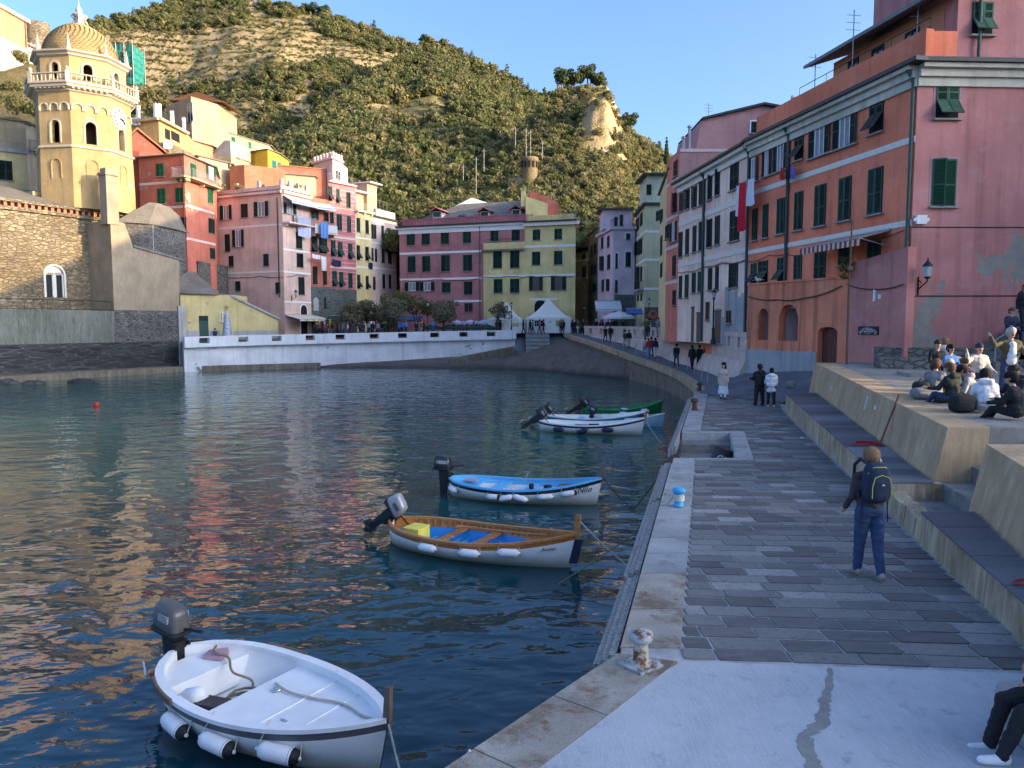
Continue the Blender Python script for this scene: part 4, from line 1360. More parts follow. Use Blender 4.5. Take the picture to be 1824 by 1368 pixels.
def cloth(name,label,cat,p0,p1,drop,mat,group=None,sag=.06,wav=.06,lean=0.0):
 a, b=Vector(p0), Vector(p1)
 n=10;m=6
 d=(b-a).normalized();nn=Vector((d.y,-d.x,0))
 vs=[]
 for j in range(m+1):
  for i in range(n+1):
   u, v_=i/n, j/m
   p=a.lerp(b,u)
   p=p-Vector((0,0,sag*4*u*(1-u)))-Vector((0,0,drop*v_))
   p+=nn*(wav*math.sin(u*14+v_*2)*(0.3+v_)+lean*v_)
   vs.append(p)
 N=len(vs)
 vs+=[p-nn*.012 for p in vs]
 fs=[]
 for j in range(m):
  for i in range(n):
   k=j*(n+1)+i
   fs.append((k,k+n+1,k+n+2,k+1));fs.append((N+k,N+k+1,N+k+n+2,N+k+n+1))
 mb=MB();mb.raw(vs,fs,0,True)
 return tag(mb.build(name,mat),label,cat,group)
M_SHEET=flat('pale_blue_sheet',(0.42,0.48,0.66),.9,var=.1)
M_BLUES=flat('blue_cloth',(0.10,0.22,0.50),.9,var=.15)
M_REDC=flat('red_cloth',(0.62,0.012,0.035),.9)
M_WHITEC=flat('white_cloth',(0.68,0.68,0.70),.9)
M_BLACKC=flat('black_cloth',(0.015,0.015,0.018),.9)
M_DARKB=flat('navy_cloth',(0.02,0.025,0.055),.9)
cloth('hanging_sheet','large pale blue sheet hung over the balcony of the pink corner house','sheet',P(*Z3(683,420),98.2),P(*Z3(778,440),99.6),2.5,M_SHEET)
cloth('dark_garment','black garment hung on the balcony railing left of the pale sheet','garment',P(*Z3(637,405),97.6),P(*Z3(658,410),98.0),1.2,M_BLACKC)
h=House('red_balcony_house','narrow red house with green stone ground floor and glass balcony hung with a blue towel',[(553,101),(588,103.2)],3.0,22.0,C_RED1,depth=9,backdir=(-.15,1))
RH=h
h.wins(0,Z3,[(780,385,835,450),(870,395,905,460),(783,568,825,680,'h'),(838,575,895,690,'h'),(793,782,825,910),(866,808,893,915),(873,1005,898,1090)],mat=M_GRN2)
f=h.facs[0]
C_SERP=stonewall('green_grey_stone',(0.085,0.105,0.10),(0.15,0.17,0.16),(.16,.16,.15),scale=(1.2,1.2,2.2))
mb=MB();f.box(mb,0,f.L,3.0,f.uv(*Z3(840,930))[1],-.02,.07);mb.build('stone_ground_floor',C_SERP,h.root)
sa, za=f.uv(*Z3(797,1100));sb, zb_=f.uv(*Z3(832,1005))
mb=MB();arch_panel(mb,f,sa,sb,za,zb_,.09);mb.build('arched_niche',C_CEM,h.root)
zb1=f.uv(*Z3(790,540))[1]
M_GPAN=flat('pale_balcony_glass',(0.45,0.50,0.52),.2,spec=.5)
balcony(h,0,.1,f.L+.5,zb1,1.2,C_PALE,M_RAIL,solid=M_GPAN)
awning('balcony_awning','white awning over the glass balcony of the narrow red house',f,.3,f.L+.2,f.uv(*Z3(840,335))[1],.7,1.4,[M_CANV])
cloth('hanging_towel','bright blue towel hung over the glass balcony','towel',P(*Z3(848,460),100.4),P(*Z3(903,468),101.2),2.1,M_BLUES)
cloth('hanging_laundry','long white cloth hanging below the windows of the narrow red house','laundry',P(*Z3(852,705),101.0),P(*Z3(888,712),101.6),1.9,M_WHITEC,wav=.12)
cloth('hanging_shirts','short white shirts on the line of the narrow red house','laundry',P(*Z3(788,690),100.0),P(*Z3(846,702),100.9),.55,M_WHITEC)
h=House('striped_rose_house','rose red house with thin white painted lines and green shutters',[(588,103.2),(634,107)],3.0,24.6,C_ROSE,depth=9,backdir=(-.1,1))
h.wins(0,Z3,[(905,208,932,315,'h'),(960,228,985,330,'h'),(1033,250,1062,365),(915,395,942,475),(965,410,1000,525),(1038,425,1066,535),(922,595,955,710,'h'),(973,605,1005,715,'h'),(1047,620,1076,730,'h'),(932,815,965,925,'h'),(983,822,1010,930,'h'),(1048,830,1076,938)],mat=M_GRN)
f=h.facs[0]
mb=MB();z=5.0
while z<24.2:
 f.box(mb,.02,f.L-.02,z,z+.045,-.01,.012);z+=.62
mb.build('painted_lines',M_PINKT,h.root)
mb=MB();f.box(mb,0,f.L,3.0,f.uv(*Z3(960,945))[1],-.02,.06);mb.build('stone_ground_floor',C_SERP,h.root)
for at in ((940,570),(940,785)):h.belt(0,Z3,at,.3,M_PINKT,o=.02)
mb=MB();f.box(mb,-.1,f.L+.1,24.4,24.62,-.05,.4);mb.build('eave',C_PALE,h.root)
railing('terrace_railing',h.root,[f.pt(0,24.62,-.1),f.pt(f.L,24.62,-.1)],1.0,3,M_RAIL)
cloth('dark_washing','dark washing under the middle windows of the striped rose house','laundry',P(*Z3(935,728),103.2),P(*Z3(995,740),104.6),.85,M_DARKB)
h=House('yellow_house','narrow yellow house with white top loggia, third in the row from the pink corner',[(634,107),(662,110)],3.0,21.1,C_YEL2,depth=8,backdir=(-.1,1))
h.wins(0,Z3,[(1107,435,1130,535),(1170,453,1192,548),(1107,632,1130,735,'h'),(1170,643,1192,740,'h'),(1110,842,1132,940,'h'),(1172,850,1192,945,'h')],mat=M_GRN2)
for at in ((1110,575),(1110,785)):h.belt(0,Z3,at)
f=h.facs[0]
balcony(h,0,-.1,f.L+.1,21.2,.7,M_WHITE,M_RAIL,1.0)
mb=MB();f.box(mb,.2,f.L,21.15,24.0,-4,-1.2);mb.build('loggia_wall',C_CREAM,h.root)
mb=MB();f.box(mb,0,f.L+.3,24.0,24.2,-4.3,-.4);mb.build('loggia_roof',M_WHITE,h.root)
cloth('dark_washing','dark washing under a window of the narrow yellow house','laundry',P(*Z3(1165,745),109),P(*Z3(1222,757),109.8),.95,M_DARKB)
h=House('pale_pink_house','pale pink house with narrow dark shutters left of the big rose building',[(662,110),(672,111.3),(706,116)],3.0,20.9,C_PALE,depth=8,backdir=(-.1,1))
h.wins(0,Z3,[(1212,480,1224,585),(1230,487,1246,585),(1214,652,1226,745),(1238,657,1252,750),(1225,857,1240,950)],mat=M_GRN2,sill=False)
h.wins(1,Z3,[(1284,490,1300,577,'h'),(1332,507,1350,592,'h'),(1287,657,1306,755),(1332,667,1350,762),(1292,838,1308,940),(1337,842,1352,940)],mat=M_GRN2)
for at in ((1262,617),(1262,795)):h.belt(1,Z3,at,.28)
for at in ((1220,610),(1220,790)):h.belt(0,Z3,at,.28)
f=h.facs[1]
mb=MB()
for f in h.facs:f.box(mb,-.05,f.L+.1,20.75,21.0,-.02,.3)
mb.build('eave',M_GUT,h.root)
f=h.facs[0]
mb=MB();f.box(mb,0,f.L+1.0,20.9,25.6,-3,-.6);mb.build('stair_tower',C_CREAM,h.root)
mb=MB();f.box(mb,-.3,f.L+1.3,25.6,25.75,-3.2,.2);mb.build('tower_slab',M_WHITE,h.root)
f=h.facs[1]
mb=MB();f.box(mb,0,f.L,21.0,22.1,-.45,-.1);mb.build('parapet',C_CEM,h.root)
railing('terrace_railing',h.root,[f.pt(0,22.1,-.2),f.pt(f.L*.6,22.1,-.2)],1.3,1,M_RAIL)
h=House('orange_alley_house','slim orange house in the gap beside the big rose building',[(704,121),(722,119)],3.5,20.0,C_ORA,depth=6)
h.wins(0,Z3,[(1386,615,1408,690),(1390,760,1415,855)],mat=M_GRN2)
# ---- middle of the square ----------------------------------------
h=House('rose_town_house','wide dark rose building with grey roof, three dormers and closed green shutters',[(712,109.6),(935,103.4)],3.2,19.0,C_ROSE2,depth=13)
BR=h
h.wins(0,Z4,[(180,338,238,430),(288,335,345,427),(425,330,482,422),(583,324,640,415),(780,321,837,402),(932,317,990,398),(187,510,242,624),(292,506,348,620),(427,502,489,618),(584,498,648,614),(433,695,492,770),(590,690,650,784)],mat=M_GRN)
h.wins(0,Z4,[(165,695,272,757,'o'),(274,695,380,757,'o')],mat=M_GRN2)
h.wins(0,Z4,[(594,845,652,908,'g')],frame=M_BROWN)
for at in ((142,491),(145,677)):h.belt(0,Z4,at,.3,s1=h.facs[0].L*.665)
h.belt(0,Z4,(600,830),.28,s0=h.facs[0].L*.44,s1=h.facs[0].L*.665)
f=h.facs[0]
mb=MB();f.box(mb,-.1,f.L,18.1,18.75,-.02,.12);f.box(mb,-.25,f.L,18.75,19.02,-.02,.4);mb.build('cornice',M_WHITE,h.root)
mb=MB();f.box(mb,-.4,f.L,19.02,19.22,-.4,.6);mb.build('gutter',M_GUT,h.root)
mb=MB();f.box(mb,.3,f.L,19.22,20.15,-1.0,-.6);mb.build('roof_parapet',C_ROSE2,h.root)
mb=MB();k=.5
while k<f.L:f.box(mb,k,k+.16,19.3,20.1,-.6,-.52);k+=.45
f.box(mb,.2,f.L,20.15,20.27,-1.05,-.5)
mb.build('parapet_balusters',C_ROSE,h.root)
mb=MB()
mb.raw([f.pt(1.6,19.9,-1.2),f.pt(f.L+.5,19.9,-1.2),f.pt(f.L+.5,23.4,-8.5),f.pt(6.0,23.4,-8.5),f.pt(1.6,19.9,-13),f.pt(f.L+.5,19.9,-13)],[(0,1,2,3),(0,3,4),(3,2,5,4)])
mb.build('roof',M_ROOF,h.root)
def dormer(h,z,box,roofm):
 x0, y0, x1, y1=box
 fd=Fac(f.pt(0,0,-2.4),f.pt(f.L,0,-2.4))
 s0, zt=fd.uv(*z(x0,y0));s1, zb_=fd.uv(*z(x1,y1))
 c=(s0+s1)/2;w_=(s1-s0)/2
 mb=MB();fd.box(mb,s0-.15,s1+.15,zb_-.5,zt+.1,-3.2,-.06)
 o=mb.build('dormer',M_PINKT,h.root)
 mb=MB();fd.box(mb,s0,s1,zb_,zt,-.05,.03);q=mb.build('dormer_shutter',M_GRN,None)
 q.parent=o;q.location=Vector(q.location)-Vector(h.root.location)
 mb=MB()
 L_, R_, T_=fd.pt(c-w_-.5,zt,.4), fd.pt(c+w_+.5,zt,.4), fd.pt(c,zt+.55,.4)
 bk=-fd.n*3.6
 up=Vector((0,0,.12))
 mb.raw([L_,T_,R_,L_+bk,T_+bk,R_+bk,L_+up,T_+up,R_+up,L_+bk+up,T_+bk+up,R_+bk+up],[(6,7,10,9),(7,8,11,10),(0,1,7,6),(1,2,8,7),(3,4,1,0),(4,5,2,1)])
 q=mb.build('dormer_roof',roofm,None);q.parent=o;q.location=Vector(q.location)-Vector(h.root.location)
for b in ((370,193,420,224),(712,193,760,224),(938,178,985,207)):dormer(h,Z4,b,C_ROSE)
h.pipe(0,f.L*.655,4,19,M_PIPE)
mb=MB();p=f.pt(10.5,21.9,-4.5)
q=P(*Z4(575,220),109);
mb.box((q.x,q.y,q.z+.1),(1.1,.9,.12),0,Matrix.Rotation(.42,3,'X'));mb.build('skylight',M_GLASS,h.root)
pk=P(840,352,117);
mb=MB();a=P(805,370,115);b=P(884,366,115)
mb.raw([a,b,pk,(a.x,121,a.z),(b.x,121,b.z),(pk.x,120,pk.z)],[(0,1,2),(0,2,5,3),(1,4,5,2)])
tag(mb.build('white_gable_roof',M_WHITEC),'sunlit white gable roof peeping over the grey roof','roof')
h=House('yellow_town_house','lemon yellow building with green shutters behind the white tents',[(861,105.2),(935,103.0),(1025,100.8)],3.2,15.6,C_YEL,depth=4)
YH=h
h.wins(0,Z4,[(799,470,862,594),(921,467,986,592),(803,673,866,771),(921,671,986,770)],mat=M_GRN)
mb=MB();f1=h.facs[1]
qa, qb_=f1.pt(0,0), f1.pt(f1.L,0)
mb.prism([(qa.x,qa.y),(qb_.x,qb_.y),(qb_.x-.6,qb_.y+9),(qa.x-.6,qa.y+9)],15.6,18.6);mb.build('upper_wall',C_YEL,h.root)
h.wins(1,Z4,[(1083,317,1136,393),(1238,312,1292,387),(1078,475,1136,572),(1235,471,1295,567)],mat=M_GRN)
h.wins(1,Z4,[(1056,655,1156,755,'o'),(1213,652,1323,752,'o')],mat=M_GRN2,frame=M_BROWN)
h.belt(1,Z4,(1050,441),.3);h.belt(1,Z4,(1050,648),.3);h.belt(0,Z4,(735,655),.3);h.belt(1,Z4,(1075,818),.3,s0=.8,s1=4.6)
f0=h.facs[0]
mb=MB();f0.box(mb,-.1,f0.L,15.2,15.45,-.02,.5);mb.build('terrace_eave',M_ROOF,h.root)
mb=MB();f0.box(mb,0,f0.L,15.62,16.4,-.3,.0);mb.build('terrace_parapet',C_YEL,h.root)
railing('terrace_railing',h.root,[f0.pt(.2,16.4,-.15),f0.pt(f0.L*.7,16.4,-.15)],.5,2,M_RAILD)
mb=MB();f1.box(mb,-.1,f1.L+.5,18.4,18.85,-.02,.5);mb.build('cornice',M_CREAMT,h.root)
mb=MB();f1.box(mb,-.1,f1.L+.3,18.86,19.05,-4,.7);mb.build('gutter',M_GUT,h.root)
mb=MB();f1.box(mb,.2,f1.L-.6,19.1,19.9,-1.1,-.8);k=.3
while k<f1.L-.7:f1.box(mb,k,k+.2,19.1,19.95,-.8,-.72);k+=.55
mb.build('roof_parapet',C_YEL,h.root)
mb=MB();mb.raw([f1.pt(0,19.3,-1.2),f1.pt(f1.L,19.3,-1.2),f1.pt(f1.L*.75,20.8,-6),f1.pt(0,20.8,-6)],[(0,1,2,3)]);mb.build('roof',M_ROOF,h.root)
sa, za=f1.uv(*Z4(1095,870));sb, zb_=f1.uv(*Z4(1180,822))
mb=MB();arch_panel(mb,f1,sa,sb,4,zb_,.03);mb.build('arched_doorway',M_DARK,h.root)
mb=MB();q0=P(*Z4(1030,190),107);q1=P(*Z4(1185,220),107)
mb.prism([(q0.x,105.5),(q1.x,105.5),(q1.x,111),(q0.x,111)],18.0,[22.9,21.9,21.9,22.9]);mb.build('roof_block',C_YEL,h.root)
mb=MB();mb.prism([(q0.x+.6,107),(q1.x+1.6,107),(q1.x+1.6,112),(q0.x+.6,112)],20.0,[24.0,22.3,22.3,24.0]);mb.build('red_back_wall',C_RED1,h.root)
h.chimney(q0.x-.3,106,21.5,2.2,.7,C_YEL)
# ---- the alley and the houses on its far side ---------------------
h=House('sunlit_yellow_house','sunlit yellow house with pale gable high behind the alley',[(1000,132),(1062,130)],6,23.5,plaster('sunny_yellow_plaster',(0.66,0.46,0.10),.2),depth=8)
q=P(1030,371,133);a=P(985,390,132);b=P(1064,396,131)
mb=MB();mb.raw([a,b,q,(a.x,142,a.z),(b.x,142,b.z),(q.x,142,q.z)],[(0,1,2),(0,2,5,3),(1,4,5,2)]);mb.build('roof',C_CREAM,h.root)
h.wins(0,Z5,[(122,480,146,525,'g'),(175,425,230,462,'d')],sill=False)
h=House('red_orange_house','small orange red house below the sunlit yellow house',[(1018,128),(1052,126)],4,20.3,plaster('vermilion_plaster',(0.60,0.10,0.04),.2),depth=3)
h.wins(0,Z5,[(118,476,145,528,'g')],sill=False)
h=House('ochre_house','ochre house at the mouth of the alley beside the yellow building',[(1025,114),(1051,111)],3.8,15.8,C_OCH,depth=9,roof='eave')
h.wins(0,Z5,[(148,695,172,730),(150,783,175,865),(145,915,168,950,'g')],mat=M_GRN)
for at in ((105,744),(105,868)):h.belt(0,Z5,at,.22)
h=House('olive_house','narrow olive house in the alley left of the lilac house',[(1048,110),(1065,101)],3.8,18.0,plaster('olive_plaster',(0.22,0.18,0.10),.4),depth=6,backdir=(.6,1),roof='eave')
h.wins(0,Z5,[(213,630,223,710),(240,620,252,692),(215,770,228,845),(238,765,252,840),(222,910,235,965),(240,905,252,960)],mat=M_GRN2,sill=False)
h=House('lilac_house','lilac corner house with roof terrace and slim dark shutters',[(1065,101),(1092,92.5),(1130,92.5)],3.8,17.0,C_LIL,depth=8,backdir=(.5,1))
h.wins(0,Z5,[(287,572,302,655),(330,565,345,642),(287,713,304,812),(330,700,350,802),(290,877,306,960),(328,873,345,957)],mat=M_GRN2)
h.wins(1,Z5,[(388,690,402,795),(463,546,495,590),(460,678,497,785)],mat=M_GRN2,surround=M_WHITE)
h.wins(1,Z5,[(388,880,398,972)],mat=M_GRN2)
for at in ((268,705),(268,855)):h.belt(0,Z5,at,.2,C_LILP)
mb=MB()
for f in h.facs:f.box(mb,-.2,f.L+.2,16.7,17.05,-.02,.35)
mb.build('cornice',C_LILP,h.root)
f=h.facs[1]
mb=MB();f.box(mb,.2,f.L,3.8,f.uv(*Z5(450,985))[1],-.02,.05);mb.build('stone_ground_floor',C_SERP,h.root)
mb=MB();f.box(mb,-1.0,f.L,17.05,19.4,-6,-2.2);mb.build('upper_storey',C_LILP,h.root)
mb=MB();f.box(mb,-1.6,f.L+.2,19.4,19.6,-6.4,-1.6);mb.build('roof',M_ROOF,h.root)
fu=Fac(f.pt(-1,0,-2.18),f.pt(f.L,0,-2.18))
for b in ((380,428,402,500),(418,412,442,500)):window(h.root,fu,Z5,b,'c',M_GRN2,sill=False)
railing('terrace_railing',h.root,[h.facs[0].pt(0,17.05,-.1),h.facs[0].pt(h.facs[0].L,17.05,-.1),f.pt(f.L*.5,17.05,-.1)],1.0,3,M_RAILD)
h=House('sage_green_house','sage green corner house with white bands and a roof doorway',[(1131,94),(1149,84.5),(1182,84.5)],3.8,18.6,C_GREEN,depth=8,backdir=(.3,1))
h.wins(0,Z5,[(537,440,558,525),(566,405,582,490),(540,605,551,700),(555,590,565,700),(569,580,580,690),(543,790,560,950),(568,785,580,890),(546,970,556,1030),(570,965,580,1030)],mat=M_GRN2,sill=False)
for at in ((598,533),(598,735),(598,943)):
 h.belt(1,Z5,at,.26)
 h.belt(0,Z5,at,.26)
f=h.facs[1]
mb=MB();f.box(mb,0,f.L,3.8,f.uv(*Z5(640,1075))[1],-.02,.05);mb.build('stone_ground_floor',C_SERP,h.root)
mb=MB()
for g in h.facs:g.box(mb,-.2,g.L+.1,18.4,18.65,-.02,.35)
mb.build('eave',M_GUT,h.root)
mb=MB();f.box(mb,.3,f.L,18.65,21.8,-6,-.8);mb.build('upper_storey',C_GRN2,h.root)
mb=MB();f.box(mb,-.3,f.L+.2,21.8,22.0,-6.4,-.2);mb.build('roof',M_GUT,h.root)
fu=Fac(f.pt(0,0,-.78),f.pt(f.L,0,-.78))
window(h.root,fu,Z5,(610,195,645,270),'c',M_GRN2,sill=False)
balcony(h,0,h.facs[0].L*.55,h.facs[0].L*.95,h.facs[0].uv(*Z5(560,955))[1],.7,C_CEM,M_RAILD)
h=House('narrow_yellow_house','very narrow yellow house squeezed between the sage green and red houses',[(1174,72),(1189,60.5)],3.8,17.4,C_YEL2,depth=6,backdir=(1,.4),roof='eave')
h.wins(0,Z5,[(712,390,728,460),(712,570,724,700),(712,760,724,860)],mat=M_GRN2,sill=False)
h=House('red_mauve_house','tall house with warm red side and mauve gable above the salmon pink row',[(1186,60.8),(1208,57),(1425,57)],3.8,18.2,C_RED2,depth=5,backdir=(.6,1))
h.wins(0,Z5,[(808,28,832,140),(808,255,828,400),(748,485,775,585),(785,465,830,605,'o'),(798,708,820,855),(800,955,820,1060)],mat=M_GRN2)
for at in ((815,170),(830,412),(830,632),(830,887)):h.belt(0,Z5,at,.26,M_PINKT)
f=h.facs[1]
mb=MB();f.box(mb,-.05,f.L,12,18.25,-.02,.03);mb.build('mauve_front',C_PURP,h.root)
gp=[f.uv(*Z6(178,650)),f.uv(*Z6(205,598)),f.uv(*Z6(520,522)),f.uv(*Z6(660,548)),f.uv(*Z6(720,600))]
pts=[f.pt(gp[0][0],18.2,-.5)]+[f.pt(s,z,-.5)for s,z in gp[1:4]]+[f.pt(gp[4][0],18.2,-.5)]
bk=[p-f.n*8 for p in pts]
mb=MB();n=len(pts)
mb.raw(pts+bk,[tuple(range(n))[::-1],tuple(range(n,2*n))]+[(k,(k+1)%n,n+(k+1)%n,n+k)for k in range(n)]);mb.build('gable',C_PURP,h.root)
mb=MB()
for a, b in zip(pts[:-1],pts[1:]):
 if b.z>18.5 and a.z>18.5:
  up=Vector((0,0,.16));o=f.n*.35
  mb.raw([a+o,b+o,b+o+up,a+o+up,a-f.n*8.3,b-f.n*8.3,b-f.n*8.3+up,a-f.n*8.3+up],[(0,1,2,3),(3,2,6,7),(0,4,5,1)])
mb.build('roof',M_GUT,h.root)
mb=MB();f.box(mb,0,f.L*.5,18.0,18.22,.03,.08);mb.build('belt_course',M_PINKT,h.root)
fw=Fac(f.pt(0,0,-.48),f.pt(f.L,0,-.48))
window(h.root,fw,Z6,(447,612,508,672),'c',M_GRN2,surround=M_WHITE)
for px, py in ((145,700),(115,705)):
 s, z=f.uv(*Z6(px,py));mb=MB();mb.tube([f.pt(s,18.2,-.6),f.pt(s,18.2+(1.7 if px>130 else .9),-.6)],.11,6);p=f.pt(s,18.25+(1.7 if px>130 else .9),-.6);mb.lathe([(.18,0),(.18,.1),(.0,.2)],p,6)
 mb.build('flue',M_RAIL,h.root)
s, z=f.uv(*Z6(412,545));h.chimney(f.pt(s,0,-4).x,f.pt(s,0,-4).y,z-.4,.9,.45,C_PURP)
h=House('salmon_pink_house','long salmon pink terrace house with three rows of narrow dark shutters',[(1208,56.6),(1333,44)],3.9,15.5,C_LPINK,depth=9,backdir=(1,.1))
SP=h
h.wins(0,Z5,[(850,260,873,390),(898,233,920,372),(950,205,972,362),(990,172,1015,345),(1055,130,1080,305),(1107,88,1136,275),(1213,40,1272,232),(843,535,868,717),(892,515,915,700),(945,490,967,682),(988,465,1010,668),(1053,443,1080,645),(1105,418,1136,627),(1210,378,1278,600)],mat=M_GRN2,dense=.1)
h.wins(0,Z5,[(845,848,865,1010),(888,840,912,1005),(940,827,963,972),(982,818,1007,966)],mat=M_GRN4,dense=.1)
h.wins(0,Z5,[(1055,795,1080,952),(1107,783,1128,950),(1204,760,1266,935)],mat=M_GRN2,dense=.1)
h.wins(0,Z5,[(1037,1037,1062,1165,'g'),(1183,1095,1220,1190,'g')],frame=M_BROWN)
M_DOORB=woodmat('old_brown_door',(0.14,0.09,0.06),.7,2)
f=h.facs[0]
for b in ((932,1080,952,1225),(970,1120,998,1228),(1100,1105,1145,1245)):
 s0_, _=f.uv(*Z5(b[0],b[3]));s1_, z1_=f.uv(*Z5(b[2],b[1]))
 mb=MB();f.box(mb,s0_,s1_,3.95,z1_,-.02,.03);f.box(mb,s0_-.08,s1_+.08,z1_,z1_+.1,-.02,.05);mb.build('door',M_DOORB,h.root)
h.belt(0,Z5,(840,487),.34,M_CREAMT);h.belt(0,Z5,(840,778),.3,M_CREAMT)
s0_, _=f.uv(*Z5(1085,1100));ztop=f.uv(*Z5(1200,950))[1]
mb=MB();k=s0_;pr=random.Random(5)
while k<f.L-.02:
 k2=min(f.L-.01,k+.5);zz=ztop+pr.uniform(-.5,.25)+(.0 if k>s0_+1.5 else -1.2)
 f.box(mb,k,k2,3.9,zz,-.01,.012+pr.uniform(0,.004));k=k2
mb.build('cement_patch',C_CEM,h.root)
mb=MB();f.box(mb,-.2,f.L+.02,14.9,15.5,-.02,.14);f.box(mb,-.3,f.L+.02,15.3,15.52,.1,.42);mb.build('cornice',M_CREAMT,h.root)
mb=MB();f.box(mb,-.35,f.L+.02,15.53,15.66,-9,.62);mb.build('gutter',M_GUT,h.root)
sd=f.uv(*Z5(1022,700))[0]
h.pipe(0,sd,4.0,15.5,M_PIPE,.09)
h.pipe(0,f.L-.08,4.6,15.5,M_PIPE,.08)
# ---- the big red building at the right ----------------------------
h=House('big_red_house','big terracotta red corner building with dark pink front, cornice and roof storey',[(1333,44),(1621,31),(1960,31.4)],3.0,15.55,C_RED3,depth=10)
BIG=h
dn=.065
h.wins(0,Z6,[(437,800,487,918,'o'),(508,742,553,888,'o'),(563,700,635,862,'o'),(745,600,850,785,'o'),(866,538,985,740,'o')],mat=M_GRN2,dense=dn)
h.wins(0,Z6,[(668,665,713,808,'h'),(1047,485,1117,670,'h')],mat=M_GRN2,dense=dn)
h.wins(0,Z6,[(455,1055,480,1213),(508,1030,535,1200),(580,1000,618,1180),(668,968,709,1160),(770,932,825,1140),(892,894,952,1113),(1040,846,1111,1080)],mat=M_GRN,dense=dn)
h.wins(0,Z7,[(133,308,165,440,'h'),(178,296,236,432,'h'),(297,277,340,425,'h'),(400,257,448,410),(528,235,594,408),(678,208,752,320),(857,178,938,290)],mat=M_GRN,dense=dn)
f0, f1=h.facs
mb=MB();f1.box(mb,0,f1.L,8.9,15.3,-.02,.012);mb.build('front_render',C_FRONT,h.root)
mb=MB();f1.box(mb,0,f1.L,3.0,8.9,-.02,.02);mb.build('flaking_render',C_PEELF,h.root)
h.wins(1,Z6,[(1378,413,1495,600,'h')],mat=M_GRN4,dense=dn,surround=C_PURP)
h.wins(1,Z6,[(1360,803,1478,1042)],mat=M_GRN4,dense=dn,surround=C_PURP)
h.belt(0,Z6,(1250,708),.26,M_CREAMT);h.belt(0,Z6,(1245,1124),.24,M_CREAMT)
mb=MB()
for f in h.facs:
 f.box(mb,-.02,f.L+.03,14.75,15.1,-.02,.12);f.box(mb,-.02,f.L+.03,15.1,15.4,-.02,.26);f.box(mb,-.02,f.L+.03,15.4,15.57,-.02,.46)
mb.build('cornice',plaster('cream_cornice',(0.58,0.54,0.44),.5),h.root)
mb=MB()
for f in h.facs:f.box(mb,-.02,f.L+.6,15.58,15.74,-.02,.60)
mb.build('gutter',M_GUT,h.root)
mb=MB()
f0.box(mb,0.0,f0.L,15.6,17.05,-.65,-.3);f1.box(mb,.31,1.75,15.6,17.05,-.62,-.3);mb.build('roof_parapet',C_RED3,h.root)
mb=MB();pts=[f0.pt(f0.L,0,-.66),f1.pt(1.76,0,-.4),f1.pt(f1.L,0,-.4),f1.pt(f1.L,0,-9.5),f0.pt(0,0,-9)]
mb.prism([(p.x,p.y)for p in pts],15.56,15.75);mb.build('terrace_floor',M_TERRT,h.root)
fs_=Fac(f0.pt(f0.L*.36,0,-1.9),f0.pt(f0.L-1.1,0,-1.9))
mb=MB();fs_.box(mb,0,fs_.L+.15,15.6,18.6,-6,0);mb.build('top_storey',C_ORA2,h.root)
mb=MB();f1.box(mb,1.77,f1.L,15.6,21.5,-7,-.36);mb.build('top_storey_front',C_FRONT,h.root)
fq=Fac(f1.pt(0,0,-.35),f1.pt(f1.L,0,-.35))
window(h.root,fq,Z6,(1563,8,1665,178),'h',M_GRN4,dense=dn)
mb=MB()
e0, e1=fs_.pt(-1.0,18.55,1.1), fs_.pt(fs_.L+1.6,18.55,1.1)
r0, r1=fs_.pt(-1.0,20.3,-4), fs_.pt(fs_.L+1.6,20.3,-4)
up=Vector((0,0,.16))
mb.raw([e0,e1,r1,r0,e0+up,e1+up,r1+up,r0+up],[(0,3,2,1),(4,5,6,7),(0,1,5,4),(0,4,7,3),(1,2,6,5)]);mb.build('top_roof',flat('grey_fibre_roof',(.20,.20,.20),.8),h.root)
for b in ((940,300,990,355),(1058,240,1118,292),(1228,152,1295,205)):window(h.root,fs_,Z6,b,'g',sill=True,frame=M_GRN2)
h.pipe(0,f0.uv(*Z6(640,900))[0],4.2,15.5,M_PIPE,.085)
h.pipe(0,f0.L-.12,5.0,15.5,flat('green_grey_pipe',(.06,.10,.085),.5),.075)
mb=MB();mb.tube([f1.pt(2.2,21,-.15),f1.pt(2.6,19.9,-.2),f1.pt(2.62,16.0,-.2),f1.pt(2.7,15.7,-.1)],.07,6);mb.build('drainpipe',flat('green_grey_pipe',(.06,.10,.085),.5),h.root)
railing('terrace_railing',h.root,[f0.pt(f0.L*.3,17.05,-.5),f0.pt(f0.L,17.05,-.5)],.45,.5,M_RAILD)
s, z=f1.uv(1638,392)
mb=MB();mb.box(f1.pt(s,z,.1),(.42,.18,.36));mb.box(f1.pt(s,z,.12),(.62,.1,.14));mb.build('alarm_box',M_WHITE,h.root)
mb=MB()
for zz, a in ((7.7+1.45,.03),(6.35,.05)):mb.tube([f1.pt(0,zz,a),f1.pt(f1.L,zz+.03,a)],.022,5)
mb.build('facade_cable',M_GUT,h.root)
A0, A1=XY(1332,40.6,560), XY(1508,34.2,560)
fa=Fac(A0,A1)
C_ARC=plaster('streaked_red_arcade',(0.76,0.25,0.14),.95)
ar=empty('red_arcade',(A0[0],A0[1],2.2),label='streaked red terrace wall with two arched openings and a brown door',cat='building')
def op(z,b,arch):
 s0, _=fa.uv(*z(b[0],b[3]));s1, zt=fa.uv(*z(b[2],b[1]));_, zb_=fa.uv(*z((b[0]+b[2])/2,b[3]))
 return (s0,s1,zb_,zt,arch)
ops=[op(Z7,(172,588,240,785),1.0),op(Z7,(300,562,427,790),1.0),op(Z7,(540,705,668,935),.35)]
ztop=fa.uv(1420,502)[1]
